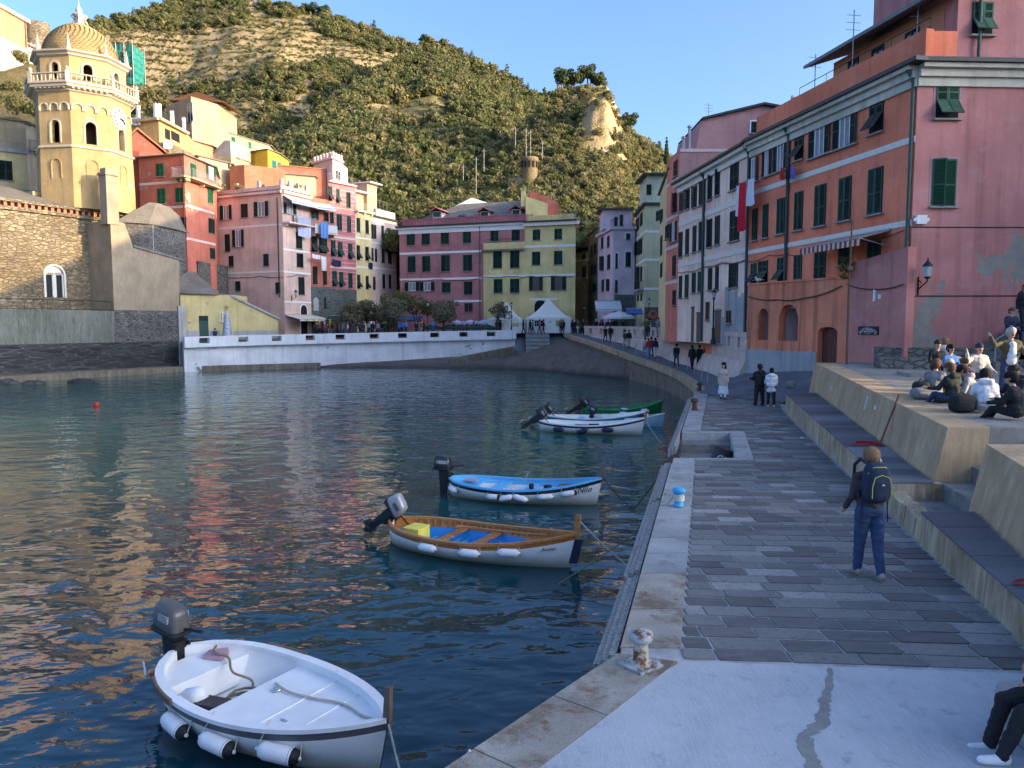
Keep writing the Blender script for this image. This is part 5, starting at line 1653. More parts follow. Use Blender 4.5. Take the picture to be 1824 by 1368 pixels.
mb=MB();wall_open(mb,fa,0,fa.L,1.6,ztop,.45,ops);mb.build('wall',C_ARC,ar)
mb=MB();fa.box(mb,-.05,ops[2][0]-.05,1.6,fa.uv(*Z7(300,850))[1],-.3,.05);mb.build('plinth',C_CEM,ar)
mb=MB();fa.box(mb,-.03,fa.L+.03,ztop,ztop+.1,-.5,.05);mb.build('coping',C_ARC,ar)
mb=MB();fa.box(mb,0,fa.L,1.6,ztop-.1,-3.2,-2.2);mb.build('inner_wall',plaster('lilac_grey_vault',(.36,.30,.30),.4),ar)
for o_ in ops[:2]:
 mb=MB();fa.box(mb,o_[0]-.3,o_[0]-.05,1.6,ztop-.1,-2.2,-.46);fa.box(mb,o_[1]+.05,o_[1]+.3,1.6,ztop-.1,-2.2,-.46);fa.box(mb,o_[0]-.05,o_[1]+.05,o_[3]-.2,ztop-.1,-2.2,-.46);fa.box(mb,o_[0]-.05,o_[1]+.05,1.6,o_[2]-.04,-2.2,-.46)
 mb.build('vault',plaster('whitewashed_vault',(.52,.51,.53),.4),ar)
mb=MB();o_=ops[1];fa.box(mb,o_[0]+(o_[1]-o_[0])*.62,o_[1]-.02,o_[2],o_[3]-.5,-.9,-.8);mb.build('green_door_leaf',M_GRN4,ar)
mb=MB();o_=ops[2]
for k in range(4):fa.box(mb,o_[0]+(o_[1]-o_[0])*k/4+.008,o_[0]+(o_[1]-o_[0])*(k+1)/4-.008,2.4,o_[3]+.02,-.35,-.28)
mb.build('door',woodmat('red_brown_door',(.13,.035,.025),.6,2),ar)
mb=MB();fa.box(mb,0,fa.L,ztop-.12,ztop-.02,-2.2,-.46);mb.hexa([fa.pt(.3,1.6,-3.2),fa.pt(fa.L,1.6,-3.2),Vector((16.4,33,1.6)),Vector((14.0,43.8,1.6)),fa.pt(.3,ztop-.02,-3.2),fa.pt(fa.L,ztop-.02,-3.2),Vector((16.4,33,ztop-.02)),Vector((14.0,43.8,ztop-.02))]);mb.build('terrace_floor',M_TERRT,ar)
B0, B1=A1, (XY(1613,30.7,560)[0],30.7)
fb=Fac(B0,B1)
zt0=fb.uv(1512,470)[1];zt1=fb.uv(1612,440)[1]
rt=empty('pink_return_wall',(B0[0],B0[1],3),label='plain dark pink wall with the restaurant sign beside the brown door',cat='wall')
mb=MB();mb.hexa([fb.pt(0.0,2,0),fb.pt(fb.L,2,0),fb.pt(fb.L,2,-.4),fb.pt(0,2,-.4),fb.pt(0,zt0,0),fb.pt(fb.L,zt1,0),fb.pt(fb.L,zt1,-.4),fb.pt(0,zt0,-.4)])
mb.build('wall',plaster('dark_pink_return',(0.58,0.24,0.20),.6),rt)
M_SIGN=flat('dark_blue_sign',(0.018,0.022,0.032),.5)
M_LET=flat('white_lettering',(0.60,0.58,0.55),.6)
def text(name,body,size,mat,M,parent=None,align='CENTER',bend=0.0,ext=.004):
 cu=bpy.data.curves.new(name,'FONT')
 cu.body=body;cu.size=size;cu.align_x=align;cu.align_y='CENTER';cu.extrude=ext;cu.resolution_u=2
 tmp=bpy.data.objects.new(name,cu)
 COL.objects.link(tmp)
 dg=bpy.context.evaluated_depsgraph_get()
 me=bpy.data.meshes.new_from_object(tmp.evaluated_get(dg))
 bpy.data.objects.remove(tmp)
 if bend:
  for v in me.vertices:
   a=v.co.x/bend;r=bend+v.co.y
   v.co.x, v.co.y=r*math.sin(a), r*math.cos(a)-bend
 me.materials.clear();me.materials.append(mat)
 o=link(name,me,parent)
 o.matrix_local=M
 return o
def facM(fac,s,z,o):
 p=fac.pt(s,z,o)
 R=Matrix((fac.d,Vector((0,0,1)),fac.n)).transposed().to_4x4()
 return Matrix.Translation(p)@R
s0_, z1_=fb.uv(*Z7(802,700));s1_, z0_=fb.uv(*Z7(924,754))
sgn=empty('restaurant_sign',fb.pt((s0_+s1_)/2,z0_,.03),label='small dark blue restaurant sign with white curved lettering',cat='sign')
mb=MB();fb.box(mb,s0_,s1_,z0_,z1_,.003,.05);mb.build('board',M_SIGN,sgn)
wS, hS=s1_-s0_, z1_-z0_
inv=Matrix.Translation(-Vector(sgn.location))
text('lettering','RISTORANTE',wS*.155,M_LET,inv@facM(fb,(s0_+s1_)/2,z0_+hS*.66,.056),sgn,bend=wS*.62)
text('lettering','BELFORTE',wS*.085,M_LET,inv@facM(fb,(s0_+s1_)/2,z0_+hS*.36,.056),sgn,bend=wS*2)
mb=MB();fb.box(mb,s0_+wS*.36,s1_-wS*.36,z0_+hS*.12,z0_+hS*.15,.051,.056);mb.build('underline',M_LET,sgn)
sa, za=f0.uv(*Z7(520,190));sb, zb_=f0.uv(*Z7(1000,100))
awning('striped_awning','red and cream striped awning over the terrace of the big red building',f0,f0.uv(*Z7(612,160))[0],f0.uv(*Z7(1000,95))[0],f0.uv(*Z7(800,140))[1],.35,1.5,[M_CANVR,M_CANVC],stripes=26,val=.32)
def cable(h,i,z,pts,r=.02):
 f=h.facs[i];V=[f.pt(*f.uv(*z(*q)),.07)for q in pts];out=[]
 for a, b in zip(V[:-1],V[1:]):
  for k in range(6):
   p=a.lerp(b,k/6);p.z-=.25*4*(k/6)*(1-k/6)*min(1,(b-a).length/6);out.append(p)
 mb=MB();mb.tube(out+[V[-1]],r,5);mb.build('facade_cable',M_GUT,h.root)
cable(PH,0,Z3,[(110,845),(300,862),(420,850),(590,858)],.035);cable(PH,1,Z3,[(600,858),(680,840),(752,850)],.035)
cable(YH,0,Z4,[(735,655),(900,652),(985,650)],.035);cable(YH,1,Z4,[(990,665),(1060,650),(1240,648),(1375,655)],.035);cable(BR,0,Z4,[(150,680),(400,672),(700,668)],.035)
cable(SP,0,Z5,[(838,825),(900,820),(1020,785),(1150,755),(1325,735)],.025);cable(SP,0,Z5,[(1040,780),(1180,750),(1320,742)],.018)
cable(BIG,0,Z7,[(120,300),(250,258),(360,250),(420,262)],.02);cable(BIG,0,Z7,[(440,235),(700,180),(1090,105)],.018);cable(BIG,0,Z6,[(540,870),(640,840),(760,800),(1000,690)],.01)
fh=type('o',(),{})();fh.facs=[fa,fb];fh.root=ar
cable(fh,0,Z7,[(120,515),(300,535),(470,525),(700,450)],.03);fh.root=rt;cable(fh,1,Z7,[(735,440),(900,470),(1085,440)],.025)
for z_, a_, h_ in ((Z7,(903,510),.5),(Z7,(935,517),.2)):
 s, z=fb.uv(*z_(*a_));mb=MB();fb.box(mb,s-.05,s+.05,z-h_/2,z+h_/2,0,.09);mb.build('small_wall_box',M_WHITE,rt)
 # ================================================================== CHURCH, TOWER, UPPER TOWN
LW0=LQ[0]-wnm*2.2
fcL=Fac((LW0.x,LW0.y),(LW0.x+wd.x*90,LW0.y+wd.y*90))
fcC=Fac((LW0.x-wnm.x*4,LW0.y-wnm.y*4),(LW0.x-wnm.x*4+wd.x*90,LW0.y-wnm.y*4+wd.y*90))
M_CHST=stonewall('honey_rubble_stone',(0.19,0.155,0.105),(0.42,0.35,0.235),(0.17,0.14,0.095),scale=(1.7,1.7,4.0),bump=1.0)
M_DKST=stonewall('dark_sea_rock',(0.045,0.048,0.05),(0.11,0.114,0.118),(0.16,0.16,0.155),scale=(.55,.55,3.6),bump=1.0)
M_APSE=stonewall('dark_coursed_stone',(0.08,0.08,0.08),(0.19,0.185,0.175),(0.27,0.26,0.24),scale=(1.7,1.7,4.6),bump=.8)
M_MOSSW=concrete('mossy_cement_wall',(0.19,0.195,0.18),stain=(0.07,0.08,0.045),amount=.8,scale=.4)
M_BUTT=concrete('buttress_render',(0.34,0.275,0.195),stain=(0.19,0.15,0.11),amount=.4,scale=.5)
ch=empty('stone_church',(LW0.x,LW0.y,.6),label='old rubble stone church with paired gothic window above the sea wall',cat='church')
r_=empty('church_sea_wall',(LW0.x,LW0.y,.6),label='dark rocky sea wall under the church beside the walkway',cat='wall')
zl=fcL.uv(100,552)[1]
sE=fcL.uv(326,600)[0]
zr=fcL.uv(100,612)[1]
mb=MB();fcL.box(mb,-10,sE,.55,zr,-4.5,.05);mb.build('rock_base',M_DKST,r_)
mb=MB();fcL.box(mb,-10,fcL.uv(204,580)[0],zr,zl,-4.5,.0);mb.build('mossy_wall',M_MOSSW,r_)
mb=MB();fcL.box(mb,fcL.uv(204,580)[0]+.01,sE-.02,zr,zl+.1,-4.5,.02);mb.build('mortared_wall',M_APSE,r_)
mb=MB();fcL.box(mb,sE-.65,sE+.3,.5,fcL.uv(318,545)[1],-2,.25);mb.build('corner_pier',C_CEM,r_)
sb0=fcL.uv(204,500)[0]
railing('ledge_railing',r_,[fcL.pt(-6,zl,-.3),fcL.pt(sb0-.3,zl,-.3)],.95,.5,M_RAILD,.02)
s1=fcC.uv(235,450)[0]
g0, gz0=fcC.uv(*Z2(322,740));g1, gz1=fcC.uv(*Z2(443,525))
sl0, slz0=fcC.uv(*Z2(380,460));sl1, slz1=fcC.uv(*Z2(414,310))
zn=fcC.uv(100,384)[1]
mb=MB();wall_open(mb,fcC,0,s1,zl-1,zn,.7,[(g0,g1,gz0,gz1,1.0),(sl0,sl1,slz0,slz1,1.0)]);mb.build('nave_wall',M_CHST,ch)
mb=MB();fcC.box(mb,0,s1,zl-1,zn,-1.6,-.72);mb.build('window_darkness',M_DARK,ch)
M_GSTONE=flat('pale_window_stone',(.62,.58,.52),.85)
gw=empty('gothic_window');gw.parent=ch;gw.location=Vector(fcC.pt((g0+g1)/2,gz0))-Vector(ch.location)
def sub(mb,name,mat,parent,root):
 o=mb.build(name,mat,None);off=Vector(root.location)+Vector(parent.location)
 o.parent=parent;o.location=Vector(o.location)-off;return o
mb=MB();arch_ring(mb,fcC,g0+.02,g1-.02,gz0,gz1-.02,.18,-.35,.04,n=10);sub(mb,'arch_frame',M_GSTONE,gw,ch)
gm=(g0+g1)/2;gt=gz1-(g1-g0)*.32
mb=MB();fcC.box(mb,gm-.09,gm+.09,gz0,gt,-.3,-.1);sub(mb,'mullion',M_GSTONE,gw,ch)
for a, b in ((g0+.03,gm-.09),(gm+.09,g1-.03)):
 mb=MB();arch_ring(mb,fcC,a+.1,b-.1,gz0+.05,gt-.1,.1,-.3,-.12,n=8);sub(mb,'lancet',M_GSTONE,gw,ch)
 mb=MB();fcC.box(mb,a,b,gz0,gt,-.42,-.38);sub(mb,'glazing',M_GLASS,gw,ch)
mb=MB();arch_panel(mb,fcC,g0+.05,g1-.05,gt-.15,gz1-.05,-.2);sub(mb,'tympanum',M_GSTONE,gw,ch)
mb=MB();fcC.box(mb,0,s1,zn,zn+.35,-.8,.28);mb.build('stone_cornice',M_CHST,ch)
mb=MB();k=0
while k<s1-.3:fcC.box(mb,k,k+.3,zn+.36,zn+.75,-.6,.1);k+=.62
mb.build('brick_corbels',flat('old_brick',(.36,.15,.09),.9,var=.3),ch)
mb=MB();fcC.box(mb,0,s1,zn+.76,zn+1.05,-.8,.3);mb.build('eave',M_CHST,ch)
mb=MB();mb.raw([fcC.pt(0,zn+1.06,.32),fcC.pt(s1,zn+1.06,.32),fcC.pt(s1,zn+3.4,-7.5),fcC.pt(0,zn+3.4,-7.5),fcC.pt(s1,zn-2,-7.5)],[(0,1,2,3),(1,4,2)]);mb.build('roof',M_ROOF,ch)
def poly_slab(mb,fac,pts,o0,o1,mi=0):
 n=len(pts)
 a=[fac.pt(s,z,o1)for s,z in pts];b=[fac.pt(s,z,o0)for s,z in pts]
 mb.raw(a+b,[tuple(range(n)),tuple(reversed(range(n,2*n)))]+[(k,n+k,n+(k+1)%n,(k+1)%n)for k in range(n)],mi)
bp=[fcL.uv(*Z2(*q))for q in ((796,860),(1250,860),(1248,482),(930,392),(865,224),(768,205))]
mb=MB();poly_slab(mb,fcL,bp,-4.4,.0);mb.build('buttress',M_BUTT,ch)
cpn=[fcL.uv(*Z2(*q))for q in ((925,392),(1258,484),(1258,472),(930,378))]
mb=MB();poly_slab(mb,fcL,cpn,-4.6,.15);mb.build('buttress_coping',M_ROOF,ch)
p0, p1=fcL.uv(*Z2(750,205)), fcL.uv(*Z2(822,0))
ptop=fcL.uv(196,312)[1]
mb=MB();fcL.box(mb,p0[0],p1[0],p0[1]-.1,ptop,-1.2,-.02);fcL.box(mb,p0[0]-.12,p1[0]+.12,ptop,ptop+.25,-1.32,.12);fcL.box(mb,p0[0]+.05,p1[0]-.05,ptop+.25,ptop+.7,-1.1,-.1);fcL.box(mb,p0[0]-.08,p1[0]+.08,p0[1]-.35,p0[1]-.1,-1.3,.1);mb.build('stone_pillar',M_BUTT,ch)
h=House('church_apse','dark coursed stone apse with slate roof behind the tall buttress',[(214,80),(270,81.5),(312,86)],6,15.9,M_APSE,depth=7,roof='hip',rise=2.6,eave=.3,cat='church apse')
h.pipe(1,.3,8,15.8,M_RAIL,.05,neck=False)
mb=MB();fcC.box(mb,fcC.uv(98,355)[0],s1+1.5,zn+1.5,fcC.uv(150,342)[1],-6,-4.0);mb.build('clerestory',plaster('worn_yellow_plaster',(.55,.42,.22),.4,peel=.1,peelcol=(.35,.33,.30)),ch)
# ---- bell tower
TD=82.0
tc=P(158.5,420,TD);tc.z=0
zy=lambda py:ZAT(py,TD-3.5,158)
tw=empty('bell_tower',(tc.x,tc.y,14),label='yellow octagonal bell tower with clock, balcony and scaly ochre dome',cat='tower')
C_TOW=plaster('sunny_ochre_plaster',(0.42,0.295,0.14),.4,peel=.085,peelcol=(.42,.36,.27))
M_TTR=flat('cream_stone_trim',(.46,.395,.29),.85)
NA=[math.radians(-52.6+45*k)for k in range(8)]
def facets(R):
 out=[]
 a=2*R*math.sin(math.pi/8);ap_=R*math.cos(math.pi/8)
 for g in NA:
  n=Vector((math.cos(g),math.sin(g),0));d=Vector((-n.y,n.x,0))
  c=tc+n*ap_
  out.append(Fac(((c-d*a/2).x,(c-d*a/2).y),((c+d*a/2).x,(c+d*a/2).y)))
 return out
oct_a0=NA[0]+math.pi/8
RB=4.62
mb=MB();mb.lathe([(RB+.15,zy(372)),(RB+.12,zy(330)),(RB+.02,zy(266))],tc,8,a0=oct_a0,sm=False);mb.build('lower_shaft',C_TOW,tw)
mb=MB();mb.lathe([(RB+.02,zy(267)),(RB+.2,zy(265.5)),(RB+.2,zy(262.5)),(RB,zy(261))],tc,8,a0=oct_a0,sm=False);mb.build('string_course',M_TTR,tw)
F8=facets(RB)
L8=F8[0].L
zc0, zc1=zy(258), zy(215)
mb=MB()
for i, f in enumerate(F8):wall_open(mb,f,0,L8,zy(266),zy(163),.5,[(L8*.36,L8*.64,zy(257),zy(217),1.0)]if i in (0,1,7)else [],n=8)
mb.build('middle_shaft',C_TOW,tw)
for i in (0,1,7):
 f=F8[i]
 mb=MB();arch_ring(mb,f,L8*.36,L8*.64,zy(257),zy(217),.16,-.05,.07);mb.build('window_surround',M_TTR,tw)
 mb=MB();arch_ring(mb,Fac(f.pt(0,0,.1),f.pt(L8,0,.1)),L8*.36,L8*.64,zy(320),zy(286),.1,-.02,.06);mb.build('blind_niche',C_TOW,tw)
 for j in range(3):
  s=L8*(.18+.32*j)
  mb=MB();arch_ring(mb,f,s-.42,s+.42,zy(200),zy(188),.14,-.02,.16);mb.build('blind_arch',M_TTR,tw)
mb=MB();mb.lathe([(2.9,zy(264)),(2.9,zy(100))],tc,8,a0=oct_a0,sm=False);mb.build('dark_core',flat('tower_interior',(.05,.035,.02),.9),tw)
mb=MB();mb.lathe([(RB,zy(168)),(RB+.25,zy(166)),(RB+.3,zy(163)),(RB+.75,zy(161)),(RB+.8,zy(157)),(RB+.95,zy(155.5)),(RB+.95,zy(152.5)),(RB-.5,zy(152.4))],tc,8,a0=oct_a0,sm=False);mb.build('balcony_cornice',M_TTR,tw)
mb=MB()
for f in facets(RB):
 for k in range(7):f.box(mb,L8*(k+.3)/7,L8*(k+.7)/7,zy(163.5),zy(159.5),-.02,.62)
mb.build('balcony_dentils',M_TTR,tw)
Fb=facets(RB+.8)
mb=MB()
for f in Fb:
 L_=f.L
 f.box(mb,0,L_,zy(152.4),zy(150.6),-.22,0);f.box(mb,0,L_,zy(138.6),zy(136.6),-.24,.03)
 f.box(mb,-.12,.28,zy(152),zy(134.5),-.3,.05)
mb.build('balustrade_rail',M_TTR,tw)
mb=MB()
for f in Fb:
 for k in range(9):
  p=f.pt(.42+(f.L-.6)*k/8,zy(150.6),-.11);hB=zy(138.6)-zy(150.6)
  mb.lathe([(.05,0),(.085,hB*.3),(.045,hB*.65),(.06,hB)],p,5)
tag(mb.build('balusters',M_TTR,tw),kind='stuff')
for f in Fb:
 p=f.pt(.08,zy(134.5),-.12);mb=MB();mb.lathe([(.06,0),(.16,.1),(.2,.25),(.12,.4),(0,.46)],p,8);mb.build('ball_finial',M_TTR,tw)
RF=4.28
FB=facets(RF);LF=FB[0].L
mb=MB()
for f in FB:wall_open(mb,f,0,LF,zy(152.4),zy(101),.45,[(LF*.37,LF*.63,zy(142),zy(113),1.0)])
mb.build('belfry',C_TOW,tw)
for f in FB[:2]+FB[6:]:
 mb=MB();arch_ring(mb,f,LF*.37,LF*.63,zy(142),zy(113),.2,-.05,.07);mb.build('belfry_surround',M_TTR,tw)
mb=MB();mb.lathe([(.0,zy(136)),(.75,zy(136)),(.6,zy(130)),(.42,zy(122)),(.3,zy(119)),(0,zy(118))],tc,12);mb.build('bell',flat('bronze',(.12,.08,.04),.4,.8),tw)
mb=MB();mb.lathe([(RF,zy(103)),(RF+.25,zy(101)),(RF+.3,zy(98)),(RF+.6,zy(95.5)),(RF+.62,zy(92.5)),(RF-.6,zy(91.8))],tc,8,a0=oct_a0,sm=False);mb.build('belfry_cornice',M_TTR,tw)
for k in range(8):
 a=oct_a0+k*math.pi/4;p=tc+Vector((math.cos(a),math.sin(a),0))*(RF+.12);p.z=zy(92)
 mb=MB();mb.lathe([(.26,0),(.26,.25),(.15,.3),(.2,.45),(.17,.6),(.02,1.65)],p,8);mb.build('pinnacle',M_TTR,tw)
DH=zy(22)-zy(93);DR=3.62
def dome_r(u):return DR*(1-u**2.05)**.58
mb=MB();mb.lathe([(max(.02,dome_r(k/20)-.03),zy(93)+DH*k/20)for k in range(20)]+[(.02,zy(93)+DH)],tc,32)
mb.build('dome_shell',flat('dome_ochre',(.42,.27,.10),.85,var=.2),tw)
def tile_mat():
 t=NT('dome_tile');oi=t.vec('World')
 c=t.mix(t.ramp(t.noise(1.2,5,.65,oi),[(.3,0.),(.7,1.)]),(.30,.21,.095),(.42,.30,.14))
 c=t.mix(t.ramp(t.noise(7,3,.6,oi),[(.4,0.),(.7,.6)]),c,(.22,.16,.085))
 return t.fin(c,.8,0,.2)
mb=MB();rows=21
for j in range(rows):
 u0, u1=j/rows*.985, (j+1.35)/rows*.985
 nt=max(8,int(2*math.pi*dome_r(u0)/.42))
 for k in range(nt):
  a=2*math.pi*(k+.5*(j%2))/nt;da=math.pi/nt*.98
  r0=dome_r(u0)+.06;r1=dome_r(min(.999,u1))+.0
  z0_, z1_=zy(93)+DH*u0, zy(93)+DH*min(1,u1)
  Q=lambda ang, r, z:(tc.x+r*math.cos(ang),tc.y+r*math.sin(ang),z)
  mb.face([Q(a-da,r1,z1_),Q(a-da,r0+.005,z0_+.12),Q(a-da*.5,r0+.02,z0_+.02),Q(a,r0+.025,z0_),Q(a+da*.5,r0+.02,z0_+.02),Q(a+da,r0+.005,z0_+.12),Q(a+da,r1,z1_)])
tag(mb.build('dome_tiles',tile_mat(),tw),kind='stuff')
zt_=zy(93)+DH-.15
mb=MB();mb.lathe([(.75,zt_),(.8,zt_+.15),(.5,zt_+.35),(.42,zt_+.9),(.62,zt_+1.15),(.62,zt_+1.3),(.3,zt_+1.42),(.26,zt_+1.5),(.34,zt_+1.75),(.22,zt_+2.0),(.05,zt_+2.2),(.04,zt_+3.4)],tc,10)
for g in range(4):
 a=g*math.pi/2+.4
 mb.tube([(tc.x+r*math.cos(a),tc.y+r*math.sin(a),zt_+z)for r,z in ((.55,.2),(.78,.35),(.62,.6),(.5,.85),(.74,1.1),(.6,1.28))],.09,5)
mb.build('lantern_finial',M_TTR,tw)
fk=F8[1]
cs=L8*.42;cz=zy(198.5);R_=1.05
MF=facM(fk,cs,cz,.03);MF3=Matrix.Translation(-Vector(tw.location))@MF
def local_disc(name,r,th,mat,z0,n=32,parent=tw):
 mb=MB();mb.lathe([(r,0),(r,th)],(0,0,z0),n);o=link(name,mb.mesh(name,[mat]),parent);o.matrix_local=MF3;return o
clk=local_disc('clock',R_+.12,.05,M_TTR,0)
o=link('clock_face',MB().lathe([(R_,0),(R_,.03)],(0,0,.051),32).mesh('clock_face',[flat('white_enamel',(.46,.45,.43),.5)]),clk)
hm=MB()
for k in range(12):
 a=k*math.pi/6
 hm.box((math.sin(a)*R_*.78,math.cos(a)*R_*.78,.095),(.12,.28,.02),0,Matrix.Rotation(-a,3,'Z'))
link('hour_marks',hm.mesh('hour_marks',[M_DARK]),clk)
for nm, a, ln, wd_ in (('hour_hand',math.radians(98),.55,.14),('minute_hand',math.radians(112),.85,.10)):
 mb=MB();mb.box((math.sin(a)*R_*ln/2,math.cos(a)*R_*ln/2,.125 if nm[0]=='h' else .15),(wd_,R_*ln,.02),0,Matrix.Rotation(-a,3,'Z'));link(nm,mb.mesh(nm,[M_DARK]),clk)
 # ---- houses round and above the church -----------------------------
h=House('grey_yellow_house','house with beige loggia above yellow wall at the left picture edge, dark shutters',[(-70,84),(58,88)],12,28.3,C_YEL2,depth=6,roof='eave')
f=h.facs[0]
mb=MB();f.box(mb,0,f.L,f.uv(20,268)[1],28.2,-.02,.04);mb.build('beige_upper_wall',C_CREAM,h.root)
mb=MB();f.box(mb,0,f.L,f.uv(20,272)[1],f.uv(20,264)[1],-.02,.25);mb.build('ledge',C_CEM,h.root)
railing('loggia_railing',h.root,[f.pt(0,f.uv(20,264)[1],.2),f.pt(f.L,f.uv(20,264)[1],.2)],.7,4,M_RAIL)
h.wins(0,Z0,[(-2,286,22,321)],mat=M_GRN2)
h=House('narrow_grey_house','narrow grey house with bright green balcony shutters beside the tower',[(58,87),(94,88.5)],12,27.8,plaster('weathered_cream',(.50,.43,.32),.6,peel=.1),depth=6,roof='eave')
h.wins(0,Z0,[(68,237,89,268),(73,277,92,306),(74,328,88,346)],mat=M_GRN3)
f=h.facs[0]
balcony(h,0,.2,f.L-.1,f.uv(78,270)[1],.6,C_CEM,M_RAILD)
h=House('red_gable_house','red gabled house directly right of the bell tower',[(231,92),(256,92),(300,94)],8,26.0,plaster('old_red_plaster',(.42,.115,.08),.4),depth=6)
f=h.facs[0]
fg=Fac(h.pts[0][:2],h.pts[2][:2])
mb=MB();poly_slab(mb,fg,[(0,26.0),(fg.L,26.0),(fg.L*.85,26.6),(fg.L*.33,28.6),(0,26.9)],-6,0);mb.build('gable',plaster('old_red_plaster',(.42,.115,.08),.4),h.root)
mb=MB();poly_slab(mb,fg,[(-.3,26.8),(fg.L*.33,28.65),(fg.L+.2,26.2),(fg.L+.2,26.4),(fg.L*.33,28.9),(-.3,27.0)],-6,.35);mb.build('roof',M_ROOFT,h.root)
window(h.root,fg,Z9,(180,630,232,775),'c',M_GRN4);window(h.root,fg,Z9,(190,945,235,1085),'h',M_GRN4)
mb=MB();fg.box(mb,0,fg.L,fg.uv(*Z9(150,865))[1],fg.uv(*Z9(150,842))[1],-.02,.04);mb.build('belt_course',M_PINKT,h.root)
h=House('orange_red_house','flaking orange red house with green shutters and wraparound balcony',[(254,91),(334,89),(385,96)],5,24.9,C_RED1,depth=8,roof='hip',rise=1.0,eave=.5,backdir=(-.3,1))
OR=h
h.wins(0,Z9,[(380,660,470,810),(393,950,490,1125),(607,940,707,1115)],mat=M_GRN3)
h.wins(0,Z2,[(1105,195,1162,245),(1235,185,1298,295)],mat=M_GRN2)
h.wins(1,Z9,[(775,665,845,855),(955,700,1070,850,'o'),(975,945,1035,1125)],mat=M_GRN3)
h.wins(1,Z2,[(1452,195,1492,297),(1463,398,1495,475)],mat=M_GRN2)
for at in ((250,900),):h.belt(0,Z9,at,.3,M_PINKT)
h.belt(0,Z2,(1010,125),.28,M_PINKT);h.belt(0,Z2,(1010,350),.28,M_PINKT)
h.belt(1,Z9,(950,1210),.28,M_PINKT);h.belt(1,Z2,(1400,352),.28,M_PINKT)
zb1=h.facs[1].uv(*Z9(900,890))[1]
balcony(h,1,-.2,h.facs[1].L,zb1,1.1,C_CREAM,M_RAIL);balcony(h,0,h.facs[0].L-1.0,h.facs[0].L+.9,zb1,1.1,C_CREAM,M_RAIL)
h.pipe(0,h.facs[0].L-.15,6,24.5,M_COPP,.07)
h=House('yellow_terrace_house','ochre yellow house with roof terrace and white posts right of the tower clock',[(226,99),(292,97),(338,104)],12,31.2,C_OCH,depth=6,backdir=(-.2,1))
h.wins(0,Z9,[(150,268,212,385)],mat=M_GRN4)
h.wins(1,Z9,[(480,265,540,380,'d'),(552,300,650,400,'d')])
mb=MB()
for f in h.facs:f.box(mb,-.2,f.L+.2,30.9,31.25,-.3,.5)
mb.build('eave',C_CREAM,h.root)
for f in h.facs:
 railing('terrace_railing',h.root,[f.pt(0,31.25,.1),f.pt(f.L,31.25,.1)],1.2,3,M_RAILD)
 for k in range(3):
  mb=MB();f.box(mb,f.L*k/2.2,f.L*k/2.2+.35,31.25,33.0,-.1,.25);mb.build('terrace_post',M_WHITE,h.root)
mb=MB();f=h.facs[1];f.box(mb,0,f.L,24.5,28.2,-.2,1.2);mb.build('loggia_wall',M_CHST,h.root)
cloth('white_washing','white washing on the roof terrace beside the clock tower','laundry',P(*Z9(60,122),98.2),P(*Z9(192,122),97.6),.95,M_WHITEC)
cloth('white_washing','white towels under the loggia of the ochre yellow house','laundry',P(*Z9(462,388),95.5),P(*Z9(560,392),96.5),1.0,M_WHITEC)
h=House('peach_chapel','sunlit peach house with tall arched window high above the town',[(306,118),(350,113),(396,117)],22,38.6,plaster('peach_plaster',(.47,.31,.185),.2),depth=8)
h.wins(0,Z1,[(1325,725,1365,860,'g')])
fg=Fac(h.pts[0][:2],h.pts[2][:2])
q0_, q1_=P(300,178,117), P(402,182,117);qt=P(350,163,116)
mb=MB();mb.raw([q0_,qt,q1_,q0_+Vector((0,9,0)),qt+Vector((0,9,1)),q1_+Vector((0,9,0))],[(0,1,4,3),(1,2,5,4),(0,2,1)]);mb.build('roof',M_ROOFT,h.root)
h=House('long_yellow_house','long pale yellow house under the vineyard hillside',[(356,122),(402,120),(486,130)],12,35.4,plaster('lit_pale_yellow',(.50,.42,.20),.3),depth=6,roof='eave',backdir=(-.1,1))
h.wins(0,Z9,[(1100,340,1158,430,'d')]);h.wins(1,Z9,[(1250,352,1292,440),(1447,410,1485,490)],mat=M_GRN3)
h=House('grey_gable_house','grey gabled house with olive wall between the yellow houses',[(374,113),(417,112),(456,118)],10,30.0,plaster('olive_grey_plaster',(.30,.29,.20),.3),depth=6,backdir=(-.2,1))
fg=h.facs[0]
mb=MB();poly_slab(mb,fg,[(0,29.9),(fg.L,29.9),(fg.L,32.0),(fg.L*.75,32.1),(0,29.5)],-5,.03);mb.build('gable',C_GREY,h.root)
h.wins(1,Z9,[(1310,520,1345,605),(1432,550,1470,610)],mat=M_GRN)
h=House('cream_block','cream rendered wall with terracotta coping among the upper houses',[(338,106),(360,105),(416,110)],10,28.2,C_CREAM,depth=5,roof='eave',backdir=(-.2,1))
h.wins(1,Z9,[(1210,660,1232,720)],mat=M_GRN,sill=False)
h=House('orange_block','small orange block with white railing below the grey gable',[(334,111),(352,109),(382,112)],15,31.2,C_ORA2,depth=4,roof='eave')
h=House('bright_yellow_house','small bright yellow house with teal shutters above the pink corner house',[(452,118),(482,116),(502,119)],12,31.6,plaster('egg_yellow_plaster',(.68,.43,.05),.2),depth=5,roof='eave')
h.wins(1,Z3,[(500,25,533,92),(540,38,566,100)],mat=gpaint('teal_shutter_paint',(.02,.20,.21)))
h=House('terracotta_block','two plain terracotta walls behind the roof garden',[(414,108),(440,107),(508,110)],16,27.5,C_TERRA,depth=4)
h=House('brown_red_wall_house','long brown red blank wall rising behind the narrow red house',[(500,112),(584,115)],16,28.4,plaster('brown_red_plaster',(.36,.135,.09),.3),depth=5)
mb=MB();f=h.facs[0];f.box(mb,0,f.L,28.4,28.55,-.4,.15);mb.build('tile_coping',M_ROOFT,h.root)
